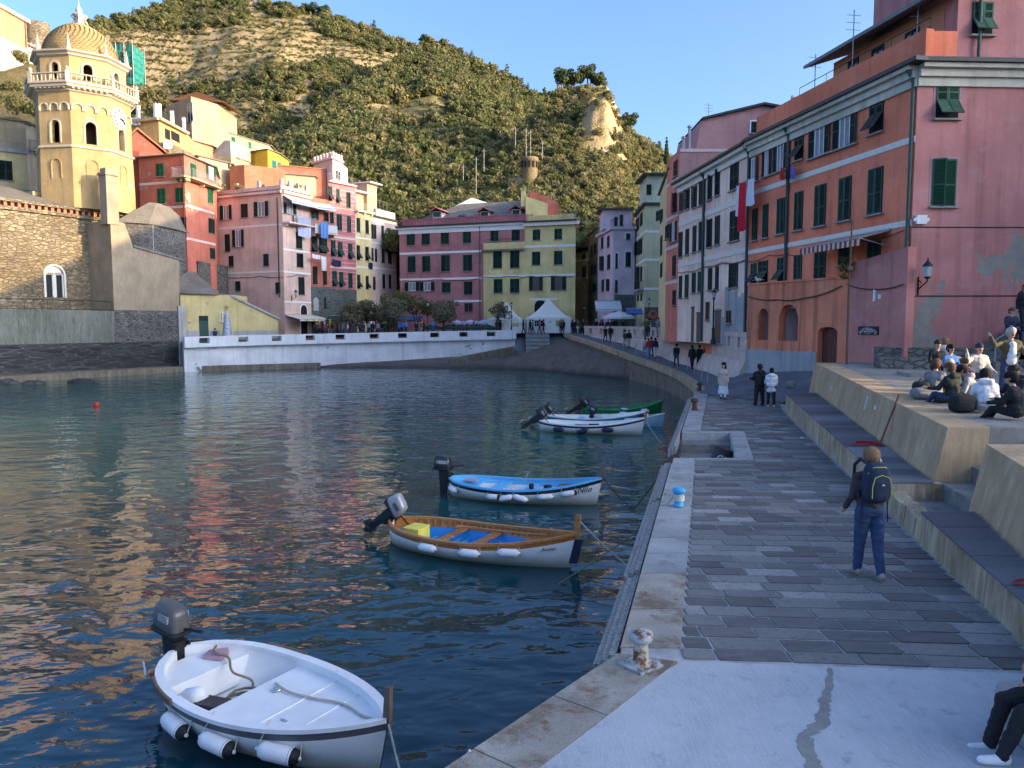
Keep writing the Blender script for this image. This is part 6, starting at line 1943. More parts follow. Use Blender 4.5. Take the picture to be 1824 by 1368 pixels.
h=House('pink_turret_house','pale pink castellated house on top of the left terrace of houses',[(562,118),(596,114),(612,117)],18,29.8,C_PALE,depth=4)
f=h.facs[0]
mb=MB()
for f in h.facs:
 f.box(mb,-.2,f.L+.2,29.8,30.1,-.3,.3)
 k=0
 while k<f.L-.3:f.box(mb,k,k+.45,30.1,30.9,-.25,.1);k+=.9
mb.build('battlements',C_PALE,h.root)
h.wins(1,Z3,[(955,95,990,160,'g')])
h=House('cream_terrace_house','cream house with open terrace above the striped rose house',[(505,111),(562,113)],18,27.0,C_CREAM,depth=4,roof='eave')
h=House('white_orange_villa','long white hillside villa with orange upper storey at the top left',[(-120,106),(88,130)],30,51.0,plaster('villa_white',(.40,.37,.32),.15),depth=10)
f=h.facs[0]
s_=f.uv(47,50)[0]
mb=MB();f.box(mb,0,s_,50.3,54.6,-7,.02);mb.build('orange_storey',plaster('villa_orange',(.50,.25,.14),.15),h.root)
mb=MB();f.box(mb,-.5,s_+.4,54.6,55.1,-7.5,.5);mb.build('cornice',M_WHITE,h.root)
mb=MB();f.box(mb,s_,f.L+.3,51.0,51.25,-8,.4);mb.build('eave',M_ROOFT,h.root)
for k in range(5):
 x=49+k*6.2+(2 if k==4 else 0);window(h.root,f,Z0,(x,77+k*1.6,x+4.2,92+k*1.6),'g')
for k in range(3):window(h.root,f,Z0,(54+k*5,119+k,58+k*5,127+k),'g',sill=False)
h.pipe(0,s_-.4,50.6,54.6,M_COPP,.09,neck=False)
mb=MB();c=P(66,60,140);c.z=0
rr=random.Random(4)
n=16;ring=[]
for k in range(n):
 a=2*math.pi*k/n;ring.append((c.x+2.1*math.cos(a),c.y+2.1*math.sin(a)))
mb.prism(ring,35,[58.6+rr.choice([0,0,.9,.5,.8])for _ in range(n)])
tag(mb.build('ruined_tower',M_CHST),'crumbling stone tower stump behind the white villa','tower')
sc_=P(227,150,126)
sfd=empty('scaffolding',(sc_.x,sc_.y,43),label='scaffolding wrapped in teal netting behind the bell tower',cat='scaffolding')
M_NET=flat('teal_netting',(.02,.17,.14),.8,var=.25,scale=1.5)
def zs(py):return ZAT(py,126,227)
hw=1.9
mb=MB();mb.prism([(sc_.x-hw+.25,sc_.y-hw+.25),(sc_.x+hw-.25,sc_.y-hw+.25),(sc_.x+hw-.25,sc_.y+hw-.25),(sc_.x-hw+.25,sc_.y+hw-.25)],40,zs(98));mb.build('stone_core',M_CHST,sfd)
mb=MB()
for a, b in (((-1,-1),(1,-1)),((1,-1),(1,1)),((1,1),(-1,1)),((-1,1),(-1,-1))):
 for j in range(6):
  z0_, z1_=zs(156)+(zs(86)-zs(156))*j/6, zs(156)+(zs(86)-zs(156))*(j+1)/6-.06
  m=8
  for i in range(m):
   u0, u1=i/m, (i+1)/m
   if (i*7+j*3)%5==0 and b==(1,-1):continue
   w0, w1=.08*math.sin(i*2.1+j), .08*math.sin((i+1)*2.1+j)
   p=lambda u, w:(sc_.x+(a[0]+(b[0]-a[0])*u)*(hw+w),sc_.y+(a[1]+(b[1]-a[1])*u)*(hw+w))
   mb.face([(*p(u0,w0),z0_),(*p(u1,w1),z0_),(*p(u1,w1),z1_),(*p(u0,w0),z1_)])
mb.build('netting',M_NET,sfd)
for a in (-1,-.33,.33,1):
 for b in (-1,1):
  mb=MB();mb.tube([(sc_.x+a*(hw+.12),sc_.y+b*(hw+.12),42),(sc_.x+a*(hw+.12),sc_.y+b*(hw+.12),zs(78 if a>.5 else 84))],.05,5);mb.build('pole',M_RAIL,sfd)
M_BANK=hill_mat('dry_bank',(.24,.19,.11),(.13,.12,.05),(.34,.27,.17),.5)
vs, fs=[], []
nx, ny=30, 14
for i in range(nx+1):
 x=-140+260*i/nx
 for j in range(ny+1):
  d_=89+(127-89)*j/ny;y_=240+(interp([(-140,95),(0,108),(85,125),(120,128)],x)-240)*(j/ny)**.8
  p=P(x,y_,d_);p.z+=.8*fbm(p.x,p.y,.12)
  vs.append(p)
for i in range(nx):
 for j in range(ny):
  k=i*(ny+1)+j;fs.append((k,k+ny+1,k+ny+2,k+1))
mb=MB();mb.raw(vs,fs,0,True);tag(mb.build('left_bank_terrain',M_BANK),kind='structure')
mb=MB();a, b=P(-60,112,118), P(82,150,121)
mb.hexa([P(-60,190,117),P(84,215,120),P(84,215,120)+Vector((0,2,0)),P(-60,190,117)+Vector((0,2,0)),a,b,b+Vector((0,2,0)),a+Vector((0,2,0))])
tag(mb.build('retaining_wall',M_CHST),'tall sunlit stone retaining wall below the white villa','wall')
h=House('yellow_boathouse','low yellow building with peeling plaster, green door and slate roof beside the church',[(319,84.5),(388,87.5),(412,88.5)],2.5,8.6,plaster('peeling_lemon_plaster',(.60,.50,.24),.3,peel=.10,peelcol=(.22,.23,.23)),depth=5,roof='flat')
f=h.facs[0]
sA, zA=f.uv(*Z2(1385,905));sB, zB=f.uv(*Z2(1448,870))
mb=MB();f.box(mb,sA,sB,3.2,zA,-.02,.05);mb.build('green_door',M_GRN,h.root)
mb=MB();f.box(mb,sA,sB,zA,zB,-.02,.04);mb.build('fanlight',M_GLASS,h.root)
window(h.root,h.facs[0],Z2,(1535,842,1562,915),'g')
mb=MB();mb.raw([f.pt(-.3,8.62,.5),f.pt(f.L,8.62,.5),f.pt(f.L-1,11.4,-4.5),f.pt(-.3,12.3,-4.5)],[(0,1,2,3)]);mb.build('roof',M_ROOF,h.root)
fr=Fac(XY(412,88.5,560),XY(512,93.5,560))
pts=[(0,2.5),(fr.L*.86,2.5)]+[fr.uv(*q)for q in ((492,598),(492,570),(478,566),(415,528),(413,520))]
pts=[(0,2.5),(fr.L*.82,2.5),(fr.L*.82,fr.uv(480,568)[1]),(0.02,fr.uv(414,527)[1])]
mb=MB();poly_slab(mb,fr,pts,-3.2,0);mb.build('sloping_wall',plaster('peeling_lemon_plaster',(.60,.50,.24),.3,peel=.10,peelcol=(.22,.23,.23)),h.root)
cp2=[(fr.L*.85,fr.uv(480,570)[1]),(fr.L*.85,fr.uv(480,566)[1]),(-.1,fr.uv(414,524)[1]),(-.1,fr.uv(414,528)[1])]
mb=MB();poly_slab(mb,fr,cp2,-3.4,.2);mb.build('sloping_coping',C_CEM,h.root)
mb=MB();f.box(mb,0,f.L,2.5,f.uv(*Z2(1300,972))[1],-.02,.04);fr.box(mb,0,fr.L*.82,2.5,fr.uv(*Z2(1700,972))[1],-.02,.04);mb.build('grey_plinth',C_CEM,h.root)
h=House('stone_stair_block','rubble stone stair block with arch between church and pink house',[(320,93),(352,91),(390,97)],4,12.8,M_APSE,depth=4)
mb=MB();f=h.facs[0];arch_panel(mb,f,.2,f.L-.2,6,12.2,.02);mb.build('arched_recess',C_CEM,h.root)
# ================================================================== BOATS
def paint(name,col,rough=.35):return flat(name,col,rough,var=.07,scale=2.5,spec=.5)
M_BWHITE=paint('white_boat_paint',(.74,.74,.73));M_BNAVY=paint('navy_boat_paint',(.012,.016,.045));M_BBLUE=paint('sky_blue_boat_paint',(.10,.42,.72))
M_BDBLUE=paint('blue_floor_paint',(.02,.22,.60));M_BBLACK=paint('black_boat_band',(.012,.012,.014));M_BGREEN=paint('green_boat_paint',(.008,.16,.05))
M_BLBLUE=paint('pale_blue_boat_paint',(.34,.52,.60));M_BRED=paint('dark_red_boat_paint',(.09,.012,.02));M_VARN=woodmat('varnished_wood',(.42,.155,.035),.25,0,.6)
M_VARL=woodmat('light_varnished_wood',(.46,.20,.065),.3,0,.5);M_TEAK=woodmat('brown_deck_wood',(.20,.11,.06),.6,0,.3);M_GREYW=woodmat('grey_brown_wood',(.17,.12,.085),.7,2,.3)
M_FEND=flat('white_fender_rubber',(.70,.70,.70),.5,var=.05);M_FENDB=flat('navy_fender_rubber',(.015,.02,.06),.5);M_CAP=flat('black_rubber',(.014,.014,.016),.6)
M_ROPE=flat('pale_rope',(.45,.41,.34),.9,var=.2,scale=30);M_ROPEB=flat('brown_rope',(.22,.18,.12),.9,var=.2,scale=30);M_ENG=flat('black_engine_paint',(.018,.02,.024),.3,spec=.5)
M_ENGG=flat('grey_engine_cowl',(.085,.08,.075),.35,var=.1,spec=.5);M_ENGS=flat('silver_engine_cowl',(.34,.34,.34),.35,.3);M_STEEL=flat('steel',(.5,.5,.5),.3,.9)
M_YELC=flat('yellow_crate',(.70,.62,.10),.5);M_PINKR=flat('pink_rag',(.45,.28,.32),.9)
def hull_white():
 t=NT('grimy_white_hull');o=t.add('SeparateXYZ');v=t.vec();t.l(v,o.inputs[0])
 g_=t.add('MapRange');t.l(t.math('ADD',o.outputs[2],t.math('MULTIPLY',t.noise(3,5,.65,v),-.22)),g_.inputs[0]);g_.inputs[1].default_value=.20;g_.inputs[2].default_value=-.06
 c=t.mix(t.ramp(t.noise(2,5,.65,v),[(.35,0.),(.75,.3)]),(.74,.74,.72),(.58,.57,.54));c=t.mix(t.math('MULTIPLY',g_.outputs[0],.85),c,(.30,.26,.16))
 c=t.mix(t.ramp(t.noise(1,5,.7,t.vec('Object',scale=(14,14,1.2))),[(.60,0.),(.72,.35)]),c,(.36,.32,.26))
 return t.fin(c,.4,0,.45)
M_HULLW=hull_white()
def bf(t):
 if t<.42:f=max(0,1-((.42-t)/.42)**2.3)**.52
 else :f=max(0,1-((t-.42)/.58)**2.0)**.82
 return f
def rounded(mb,c,s,mi=0,p=3.2,n=14,M=None):
 vs=[]
 for i in range(n+1):
  v=-math.pi/2+math.pi*i/n
  for j in range(n*2):
   u=math.pi*j/n;e=2/p
   f=lambda w:math.copysign(abs(w)**e,w)
   q=Vector((f(math.cos(v))*f(math.cos(u))*s[0]/2,f(math.cos(v))*f(math.sin(u))*s[1]/2,f(math.sin(v))*s[2]/2))
   if M is not None:q=M@q
   vs.append(q+Vector(c))
 fs=[]
 m=n*2
 for i in range(n):
  for j in range(m):fs.append((i*m+j,i*m+(j+1)%m,(i+1)*m+(j+1)%m,(i+1)*m+j))
 return mb.raw(vs,fs,mi,True)
class Boat:
 def __init__(self,name,label,stern,bow,L,B,mats,zs=(.50,.42,.80),rail=.05,inner=None,band=None,floor=None,group='small boats moored along the quay',low=None,thick=.05):
  self.L, self.B, self.zs_=L, B, zs
  a, b=Vector(stern), Vector(bow)
  c=(a+b)/2
  self.r=empty(name,(c.x,c.y,0),math.atan2(b.y-a.y,b.x-a.x),label,'boat',group)
  hull, gun, ins, bot=mats
  N=26
  self.T=[i/N for i in range(N+1)]
  rows=9
  vs, fs, ms=[], [], []
  for t in self.T:
   for k in range(rows):
    z=self.row(t,k)
    for s in (1,-1):vs.append((self.x(t,z),s*self.y(t,z),z))
  mb=MB()
  for i in range(N):
   for k in range(rows-1):
    for s in (0,1):
     p=(i*rows+k)*2+s;q=((i+1)*rows+k)*2+s
     f=(p,p+2,q+2,q);f=f if s==0 else f[::-1]
     mb.f.append(f);mb.m.append(1 if k>=rows-3 else (2 if k==0 and band else 0));mb.s.append(True)
  mb.v=vs
  for i, s in ((0,0),):
   mb.f.append(tuple(range(0,rows*2,2))+tuple(reversed(range(1,rows*2,2))));mb.m.append(0);mb.s.append(False)
  link('hull',mb.mesh('hull',[hull,bot,band or hull]),self.r)
  mb=MB();vi=[];nk=5;fz=low if low is not None else .06
  for t in self.T:
   for k in range(nk):
    z=self.zs(t)-.0+(fz-self.zs(t))*k/(nk-1)
    yy=max(.0,self.y(t,z)-thick)
    for s in (1,-1):vi.append((self.x(t,z)*.985,s*yy,z))
  mb.v=vi
  for i in range(N):
   for k in range(nk-1):
    for s in (0,1):
     p=(i*nk+k)*2+s;q=((i+1)*nk+k)*2+s
     f=(p,q,q+2,p+2);f=f if s==0 else f[::-1]
     mb.f.append(f);mb.m.append(0 if k<2 else 1);mb.s.append(True)
   p=(i*nk+nk-1)*2;q=((i+1)*nk+nk-1)*2
   mb.f.append((p,q,q+1,p+1));mb.m.append(1);mb.s.append(False)
  link('inner_skin',mb.mesh('inner_skin',[ins,floor or ins]),self.r)
  mb=MB()
  for s in (1,-1):
   rings=[]
   for t in self.T:
    z=self.zs(t);y=self.y(t,z);x=self.x(t,z)
    rings.append([(x,s*(y+.03),z-.03),(x,s*(y+.03),z+.022),(x,s*max(0,y-thick-.02),z+.022),(x,s*max(0,y-thick-.02),z-.03)])
   base=len(mb.v)
   for rg in rings:mb.v+=rg
   for i in range(N):
    for k in range(4):
     p, q=base+i*4+k, base+i*4+(k+1)%4
     f=(p,q,q+4,p+4);mb.f.append(f if s==-1 else f[::-1]);mb.m.append(0);mb.s.append(False)
  link('gunwale',mb.mesh('gunwale',[gun]),self.r)
 def zs(self,t):
  a, m, b=self.zs_
  return m+(a-m)*max(0,1-t/.45)**2+(b-m)*max(0,(t-.40)/.60)**2
 def row(self,t,k):
  z=self.zs(t);zl=.07
  lv=[z,z-.13,z-.16-(z-.16-zl)*.33,z-.16-(z-.16-zl)*.66,zl+.02,zl,0.0,-.1,-.22]
  return lv[k]
 def x(self,t,z):
  x=(t-.5)*self.L
  if t>.8:x-=(t-.8)/.2*.16*(1-max(0,min(1,z/self.zs(1))))
  return x
 def y(self,t,z):
  h=self.zs(t)
  u=max(0.0,min(1.0,(h-z)/(h+.24)))
  b=self.B/2*max(.015 if t>.5 else .16,bf(t))
  p=2.6-1.5*abs(t-.42)
  return b*max(0,(1-u**p))**.75
 def part(self,mb,name,mats):return link(name,mb.mesh(name,mats if isinstance(mats,list)else [mats]),self.r)
 def thwart(self,t,w,dz,mat,name='thwart'):
  z=self.zs(t)-dz;y=self.y(t,z)-.05
  mb=MB();mb.box(((t-.5)*self.L,0,z),(w,2*y,.035));return self.part(mb,name,mat)
 def deck(self,t0,t1,dz,mat,name='foredeck',n=10,th=.03):
  mb=MB()
  ts=[t0+(t1-t0)*i/n for i in range(n+1)]
  for a, b in zip(ts[:-1],ts[1:]):
   za, zb_=self.zs(a)-dz, self.zs(b)-dz
   ya, yb_=max(.01,self.y(a,za)-.05), max(.01,self.y(b,zb_)-.05)
   xa, xb_=(a-.5)*self.L, (b-.5)*self.L
   mb.hexa([(xa,-ya,za-th),(xb_,-yb_,zb_-th),(xb_,yb_,zb_-th),(xa,ya,za-th),(xa,-ya,za),(xb_,-yb_,zb_),(xb_,yb_,zb_),(xa,ya,za)])
  return self.part(mb,name,mat)
 def wall(self,t,z0,dz,mat,name='bulkhead'):
  z1=self.zs(t)-dz
  mb=MB();y0_, y1_=self.y(t,z0)-.05, self.y(t,z1)-.05;x=(t-.5)*self.L
  mb.hexa([(x-.015,-y0_,z0),(x+.015,-y0_,z0),(x+.015,y0_,z0),(x-.015,y0_,z0),(x-.015,-y1_,z1),(x+.015,-y1_,z1),(x+.015,y1_,z1),(x-.015,y1_,z1)])
  return self.part(mb,name,mat)
 def stem(self,mat,h=.34,w=.075,d=.13,low=None,lean=.1):
  x=self.L/2-.02;z=self.zs(1)
  mb=MB();mb.hexa([(x-d*.6,-w/2,z-.12),(x+d*.4,-w/2,z-.12),(x+d*.4,w/2,z-.12),(x-d*.6,w/2,z-.12),(x-d*.5+lean,-w*.42,z+h*.93),(x+d*.35+lean,-w*.42,z+h),(x+d*.35+lean,w*.42,z+h),(x-d*.5+lean,w*.42,z+h*.93)])
  self.part(mb,'stem_post',mat)
  if low:
   mb=MB();x2=self.x(1,.1)
   mb.hexa([(x2-.05,-.04,.1),(x2+.12,-.03,.1),(x2+.12,.03,.1),(x2-.05,.04,.1),(x-.05,-.04,z-.121),(x+.13,-.03,z-.121),(x+.13,.03,z-.121),(x-.05,.04,z-.121)])
   self.part(mb,'cutwater',low)
 def fender(self,t,mat,side=-1,drop=.14,ln=.42,r=.085,tilt=0.0,cap=None):
  z=self.zs(t)-drop;y=self.y(t,z)+r*.95
  x=(t-.5)*self.L
  dy=(self.y(t+.03,z)-self.y(t-.03,z))/(.06*self.L)
  a=math.atan2(side*dy,1)
  mb=MB();h=ln/2
  mb.lathe([(.02,-h-.03),(.03,-h),(r*.8,-h+.03),(r,-h+.09),(r,h-.09),(r*.8,h-.03),(.03,h),(.02,h+.03)],(0,0,0),12,M=Matrix.Rotation(math.pi/2,3,'Y'))
  o=link('fender',mb.mesh('fender',[mat]),self.r,(x,side*y,z),(0,tilt,a))
  if cap:
   m2=MB();m2.lathe([(r*1.01,h-.10),(r*.82,h-.02),(.035,h+.012),(.0,h+.012)],(0,0,0),12,M=Matrix.Rotation(math.pi/2,3,'Y'))
   link('end_cap',m2.mesh('end_cap',[cap]),o)
  rp_=MB()
  for e in (-1,1):rp_.tube([(e*(h+.02),0,0),(e*h*.9,-side*r,drop*.8),(e*h*.85,-side*(r+.05),drop+.03)],.008,5)
  link('lanyard',rp_.mesh('lanyard',[M_ROPE if mat is M_FEND else M_CAP]),o)
 def outboard(self,tilt,cowl,leg,size=1.0,t=.0,dx=-.02,yoff=0,text_=None,drop=0.0):
  x=(t-.5)*self.L+dx;z=self.zs(0)+.02-drop
  m=link('outboard_motor',MB().box((0.02,0,-.05),(.10,.22,.30)).box((.07,.1,.06),(.12,.03,.05)).box((.07,-.1,.06),(.12,.03,.05)).mesh('outboard_motor',[M_CAP]),self.r,(x,yoff,z),(0,tilt,0),(size,)*3)
  mb=MB()
  rounded(mb,(0,0,0),(.56,.36,.40),p=4.2,n=12)
  mb.v=[(p[0]*(1-.5*(p[2]+.2)*(1 if p[0]>0 else .35))-.16,p[1]*(1-.55*(p[2]+.2)),.40+p[2]-.10*p[0])for p in mb.v]
  c=link('cowl',mb.mesh('cowl',[cowl]),m)
  link('cowl_panel',MB().box((-.12,0,.43),(.22,.345,.10)).mesh('cowl_panel',[M_ENGS if cowl is not M_ENGS else M_ENGG]),m)
  mb=MB();rounded(mb,(-.16,0,.22),(.58,.38,.07),p=5,n=10);link('cowl_band',mb.mesh('cowl_band',[M_CAP]),m)
  mb=MB()
  mb.hexa([(-.20,-.045,-.62),(-.03,-.03,-.62),(-.03,.03,-.62),(-.20,.045,-.62),(-.25,-.10,.21),(-.0,-.10,.21),(-.0,.10,.21),(-.25,.10,.21)])
  mb.box((-.14,0,-.62),(.36,.17,.02))
  mb.hexa([(-.19,-.012,-.92),(-.08,-.012,-.92),(-.08,.012,-.92),(-.19,.012,-.92),(-.2,-.03,-.63),(-.02,-.025,-.63),(-.02,.025,-.63),(-.2,.03,-.63)])
  mb.lathe([(.0,-.24),(.05,-.2),(.055,.02),(.02,.14),(0,.16)],(-.12,0,-.76),10,M=Matrix.Rotation(math.pi/2,3,'Y'))
  link('leg',mb.mesh('leg',[leg]),m)
  mb=MB()
  for k in range(3):
   a=k*2.094
   R=Matrix.Rotation(a,3,'X')@Matrix.Rotation(.5,3,'Z')
   mb.box(R@Vector((0,.0,.09))+Vector((-.40,0,-.76)),(.012,.09,.13),0,R)
  mb.lathe([(.04,-.06),(.04,.04),(.0,.06)],(-.40,0,-.76),8,M=Matrix.Rotation(-math.pi/2,3,'Y'))
  link('propeller',mb.mesh('propeller',[M_ENGS]),m)
  mb=MB();mb.tube([(.0,.03,.26),(.18,.04,.30),(.48,.05,.36)],[.022,.02,.024],7);link('tiller',mb.mesh('tiller',[M_CAP]),m)
  if text_:
   o=text('lettering',text_,.105,M_LET,Matrix.Translation((-.12,-.178,.43))@Matrix.Rotation(math.pi/2,4,'X'),m)
  return m
 def name_text(self,body,t,z,size,mat,side=-1,rise=0.0):
  x=(t-.5)*self.L;y=self.y(t,z);e=.04
  d=Vector((2*e*self.L,-1*(-(self.y(t+e,z)-self.y(t-e,z)))*side,0))
  d=Vector(((2*e)*self.L,side*(self.y(t+e,z)-self.y(t-e,z)),rise)).normalized()
  n=Vector((-side*d.y,side*d.x,0))*1.0
  n=Vector((d.y,-d.x,0)).normalized()if side<0 else Vector((-d.y,d.x,0)).normalized()
  v=Vector((0,0,1));v=(v-d*v.dot(d)-n*v.dot(n)).normalized()
  v=(v*1.0+Vector((0,0,0))).normalized()
  M=Matrix((d,v,n)).transposed().to_4x4()
  M=Matrix.Translation(Vector((x,side*y,z))+n*.012)@M
  o=text('boat_name',body,size,mat,M,self.r,ext=.003)
  o.data.transform(Matrix.Shear('XZ',4,(0.0,0.0)))
  for vv in o.data.vertices:vv.co.x+=vv.co.y*.35
  return o
rope_n=[0]
def rope(name,label,pts,r,mat,sag=0.0,group=None,n=14):
 V=[Vector(p)for p in pts]
 out=[]
 for a, b in zip(V[:-1],V[1:]):
  for k in range(n):
   u=k/n;p=a.lerp(b,u);p.z-=sag*4*u*(1-u)*(b-a).length*.1
   out.append(p)
 out.append(V[-1])
 mb=MB();mb.tube(out,r,6)
 return tag(mb.build(name,mat),label,'rope',group)
A, B_=PZ(322,1163,.52), PZ(690,1292,.62)
bt=Boat('white_motorboat','white fibreglass motorboat with wide white foredeck and grey outboard, nearest the camera',A,B_,(B_-A).length+.05,1.78,(M_HULLW,M_BWHITE,M_BWHITE,M_HULLW),zs=(.58,.50,.70),low=.02,thick=.08,band=flat('grey_rub_band',(.10,.10,.11),.5))
WB=bt
bt.deck(.40,.955,.10,M_BWHITE,'foredeck',14)
bt.wall(.40,.05,.10,M_BWHITE);bt.deck(.03,.17,.10,M_BWHITE,'aft_deck',6);bt.wall(.17,.05,.10,M_BWHITE)
mb=MB()
for tt in (.60,.74):
 z=bt.zs(tt)-.095;y=bt.y(tt,z)-.06;mb.box(((tt-.5)*bt.L,0,z),(.018,2*y,.02))
bt.part(mb,'deck_ridges',M_BWHITE)
bt.outboard(.10,M_ENGG,M_ENG,1.0,dx=-.04)
bt.stem(M_GREYW,.40,.06,.10,lean=.03)
for tt in (.33,.53,.74):bt.fender(tt,M_FEND,-1,.24,.50,.105,.12,M_CAP)
bt.fender(.66,M_FEND,1,.2,.5,.105,0,M_CAP)
for s, (t0,t1)in ((-1,(.12,.30)),(1,(.22,.40))):
 mb=MB()
 for k in range(8):
  ta, tb_=t0+(t1-t0)*k/8, t0+(t1-t0)*(k+1)/8
  za, zb_=bt.zs(ta), bt.zs(tb_)
  mb.bar(((ta-.5)*bt.L,s*(bt.y(ta,za)+.045),za+.0),((tb_-.5)*bt.L,s*(bt.y(tb_,zb_)+.045),zb_+.0),.035,.085)
 bt.part(mb,'wooden_rub_strip',M_GREYW)
mb=MB();mb.box((-.55,-.45,.26),(.52,.27,.24),0,Matrix.Rotation(.25,3,'Z'));mb.box((-.55,-.45,.385),(.5,.25,.012),0,Matrix.Rotation(.25,3,'Z'));bt.part(mb,'fuel_box',flat('dark_brown_box',(.045,.035,.035),.5))
mb=MB();mb.lathe([(.0,-.2),(.1,-.17),(.13,-.1),(.13,.12),(.1,.2),(0,.22)],(-.95,-.5,.36),12,M=Matrix.Rotation(1.2,3,'Y'));bt.part(mb,'stowed_fender',M_FEND)
mb=MB();pts=[]
for k in range(70):
 a=k*.42;rr_=.2+.10*math.sin(k*.31);pts.append((-.72+rr_*1.25*math.cos(a)+.004*k*.4,.12+rr_*math.sin(a),.06+.0015*k))
mb.tube(pts,.018,5);mb.tube(catm([(-.72,.2,.12),(-.85,.34,.26),(-1.05,.18,.40),(-1.3,.30,.50),(-1.5,.22,.56),(-1.62,.34,.58)]),.018,5);bt.part(mb,'coiled_rope',M_ROPEB)
mb=MB();dk=bt.zs(.7)-.08
mb.tube(catm([(-.25,.25,bt.zs(.44)-.075),(.1,.17,bt.zs(.52)-.07),(.5,.2,bt.zs(.6)-.07),(1.0,.25,bt.zs(.72)-.065),(1.5,.1,bt.zs(.84)-.06),(1.9,.06,bt.zs(.92)-.02),(bt.L/2-.02,.05,bt.zs(1)+.05)]),.016,6);bt.part(mb,'bow_line',M_ROPE)
mb=MB();mb.tube([(-1.95,-.55,.60),(-1.62,-.72,.56)],.022,7);mb.tube([(-1.95,-.55,.60),(-1.95,-.5,.48)],.02,6);bt.part(mb,'steel_cleat_bar',M_STEEL)
mb=MB();mb.box((-1.55,.28,bt.zs(.12)-.06),(.3,.2,.06),0,Matrix.Rotation(.4,3,'Z'));mb.box((-1.5,.35,bt.zs(.12)-.02),(.16,.12,.05),0,Matrix.Rotation(.9,3,'Z'));bt.part(mb,'rag',M_PINKR)
mb=MB();mb.lathe([(.06,0),(.075,.015),(.06,.03)],(-.1,.15,bt.zs(.48)-.095),12);mb.box((.62,-.35,bt.zs(.64)-.09),(.1,.03,.02));mb.box((.95,.25,bt.zs(.71)-.09),(.1,.03,.02));tag(bt.part(mb,'deck_fittings',M_STEEL),kind='stuff')
A, B_=PZ(699,926,.50), PZ(1029,955,.70)
bt=Boat('wooden_rowing_boat','white hulled boat with varnished brown gunwale and bright blue floor',A,B_,(B_-A).length,1.75,(M_HULLW,M_VARL,M_VARN,M_BNAVY),zs=(.52,.44,.76),band=M_VARN,floor=M_BDBLUE)
mb=MB()
for k in range(1,24):
 t_=.06+.86*k/24
 for s in (-1,1):
  zt_=bt.zs(t_)-.02;zb_=bt.zs(t_)-.18
  mb.bar(((t_-.5)*bt.L,s*(bt.y(t_,zt_)-.065),zt_),((t_-.5)*bt.L,s*(bt.y(t_,zb_)-.065),zb_),.03,.03,up=(1,0,0))
bt.part(mb,'ribs',M_VARL)
mb=MB()
for k in range(1,14):
 t_=.15+.6*k/14;z=.075;y=bt.y(t_,.07)-.06;mb.box(((t_-.5)*bt.L,0,z),(.03,2*y,.02))
bt.part(mb,'floor_frames',M_BBLUE)
bt.deck(.72,.95,.14,M_VARN);bt.thwart(.52,.2,.15,M_VARN);bt.thwart(.33,.2,.15,M_VARN)
bt.stem(M_VARL,.42,.08,.13,low=M_BNAVY,lean=.04)
for tt in (.33,.55,.73):bt.fender(tt,M_FEND,-1,.17,.46,.09)
bt.outboard(.95,M_ENGS,M_ENG,.95,dx=-.05)
mb=MB();mb.box((-1.66,-.05,.27),(.42,.5,.30));mb.box((-1.66,-.05,.43),(.44,.52,.03));bt.part(mb,'yellow_crate',M_YELC)
mb=MB();mb.tube([(-.25,.25,.50),(.9,.2,.53),(1.6,.12,.6)],[.022,.024,.022],6);mb.hexa([(-.75,.16,.47),(-.2,.22,.49),(-.2,.28,.49),(-.75,.36,.47),(-.75,.16,.485),(-.2,.22,.52),(-.2,.28,.52),(-.75,.36,.485)]);bt.part(mb,'oar',M_VARL)
bt.name_text('Arunes',.89,bt.zs(.89)-.21,.105,M_CAP,rise=.045)
A, B_=PZ(803,851,.50), PZ(1073,855,.72)
bt=Boat('blue_white_boat','white boat with sky blue gunwale, black band and black outboard',A,B_,(B_-A).length,1.75,(M_HULLW,M_BBLUE,M_BBLUE,M_HULLW),zs=(.52,.42,.78),band=M_BBLACK,floor=M_BWHITE)
bt.thwart(.34,.35,.10,M_BBLUE);bt.thwart(.54,.25,.12,M_BBLUE);bt.deck(.70,.95,.12,M_TEAK);bt.deck(.04,.2,.10,M_BBLUE,'aft_deck',5)
bt.stem(M_GREYW,.42,.07,.10,lean=.05)
for tt, an in ((.36,.0),(.44,-.25),(.53,.25),(.68,-.05),(.82,-.12)):bt.fender(tt,M_FEND,-1,.20,.42,.085,an,M_CAP if tt in (.36,.82)else None)
bt.fender(.06,M_FEND,-1,.22,.35,.1,.2)
bt.outboard(.03,M_ENG,M_ENG,1.05,dx=-.10,text_='SUZUKI')
bt.name_text('Nilo',.905,bt.zs(.905)-.20,.25,M_CAP,rise=.02)
mb=MB();mb.box((-1.7,.1,.46),(.4,.35,.03));bt.part(mb,'pink_cloth',M_PINKR)
mb=MB();mb.tube([(-.1,.35,.45),(.02,.38,.72)],.02,5);mb.box((-.02,.4,.74),(.22,.05,.015));mb.box((.05,.5,.42),(.5,.02,.015));bt.part(mb,'folded_ladder',M_STEEL)
mb=MB();mb.lathe([(.0,0),(.16,.0),(.17,.03),(.12,.28),(0,.3)],(.75,-.1,.2),12);mb.lathe([(.0,-.08),(.09,-.05),(.09,.05),(0,.08)],(.25,-.1,.42),10,M=Matrix.Rotation(1.57,3,'Y'));bt.part(mb,'dark_bucket',M_CAP)
A, B_=PZ(962,750,.46), PZ(1149,750,.66)
bt=Boat('white_boat','white boat with thin black line and three navy fenders',A,B_,(B_-A).length,1.7,(M_HULLW,M_BWHITE,M_BWHITE,M_HULLW),zs=(.50,.42,.80),band=M_BBLACK,floor=M_BWHITE)
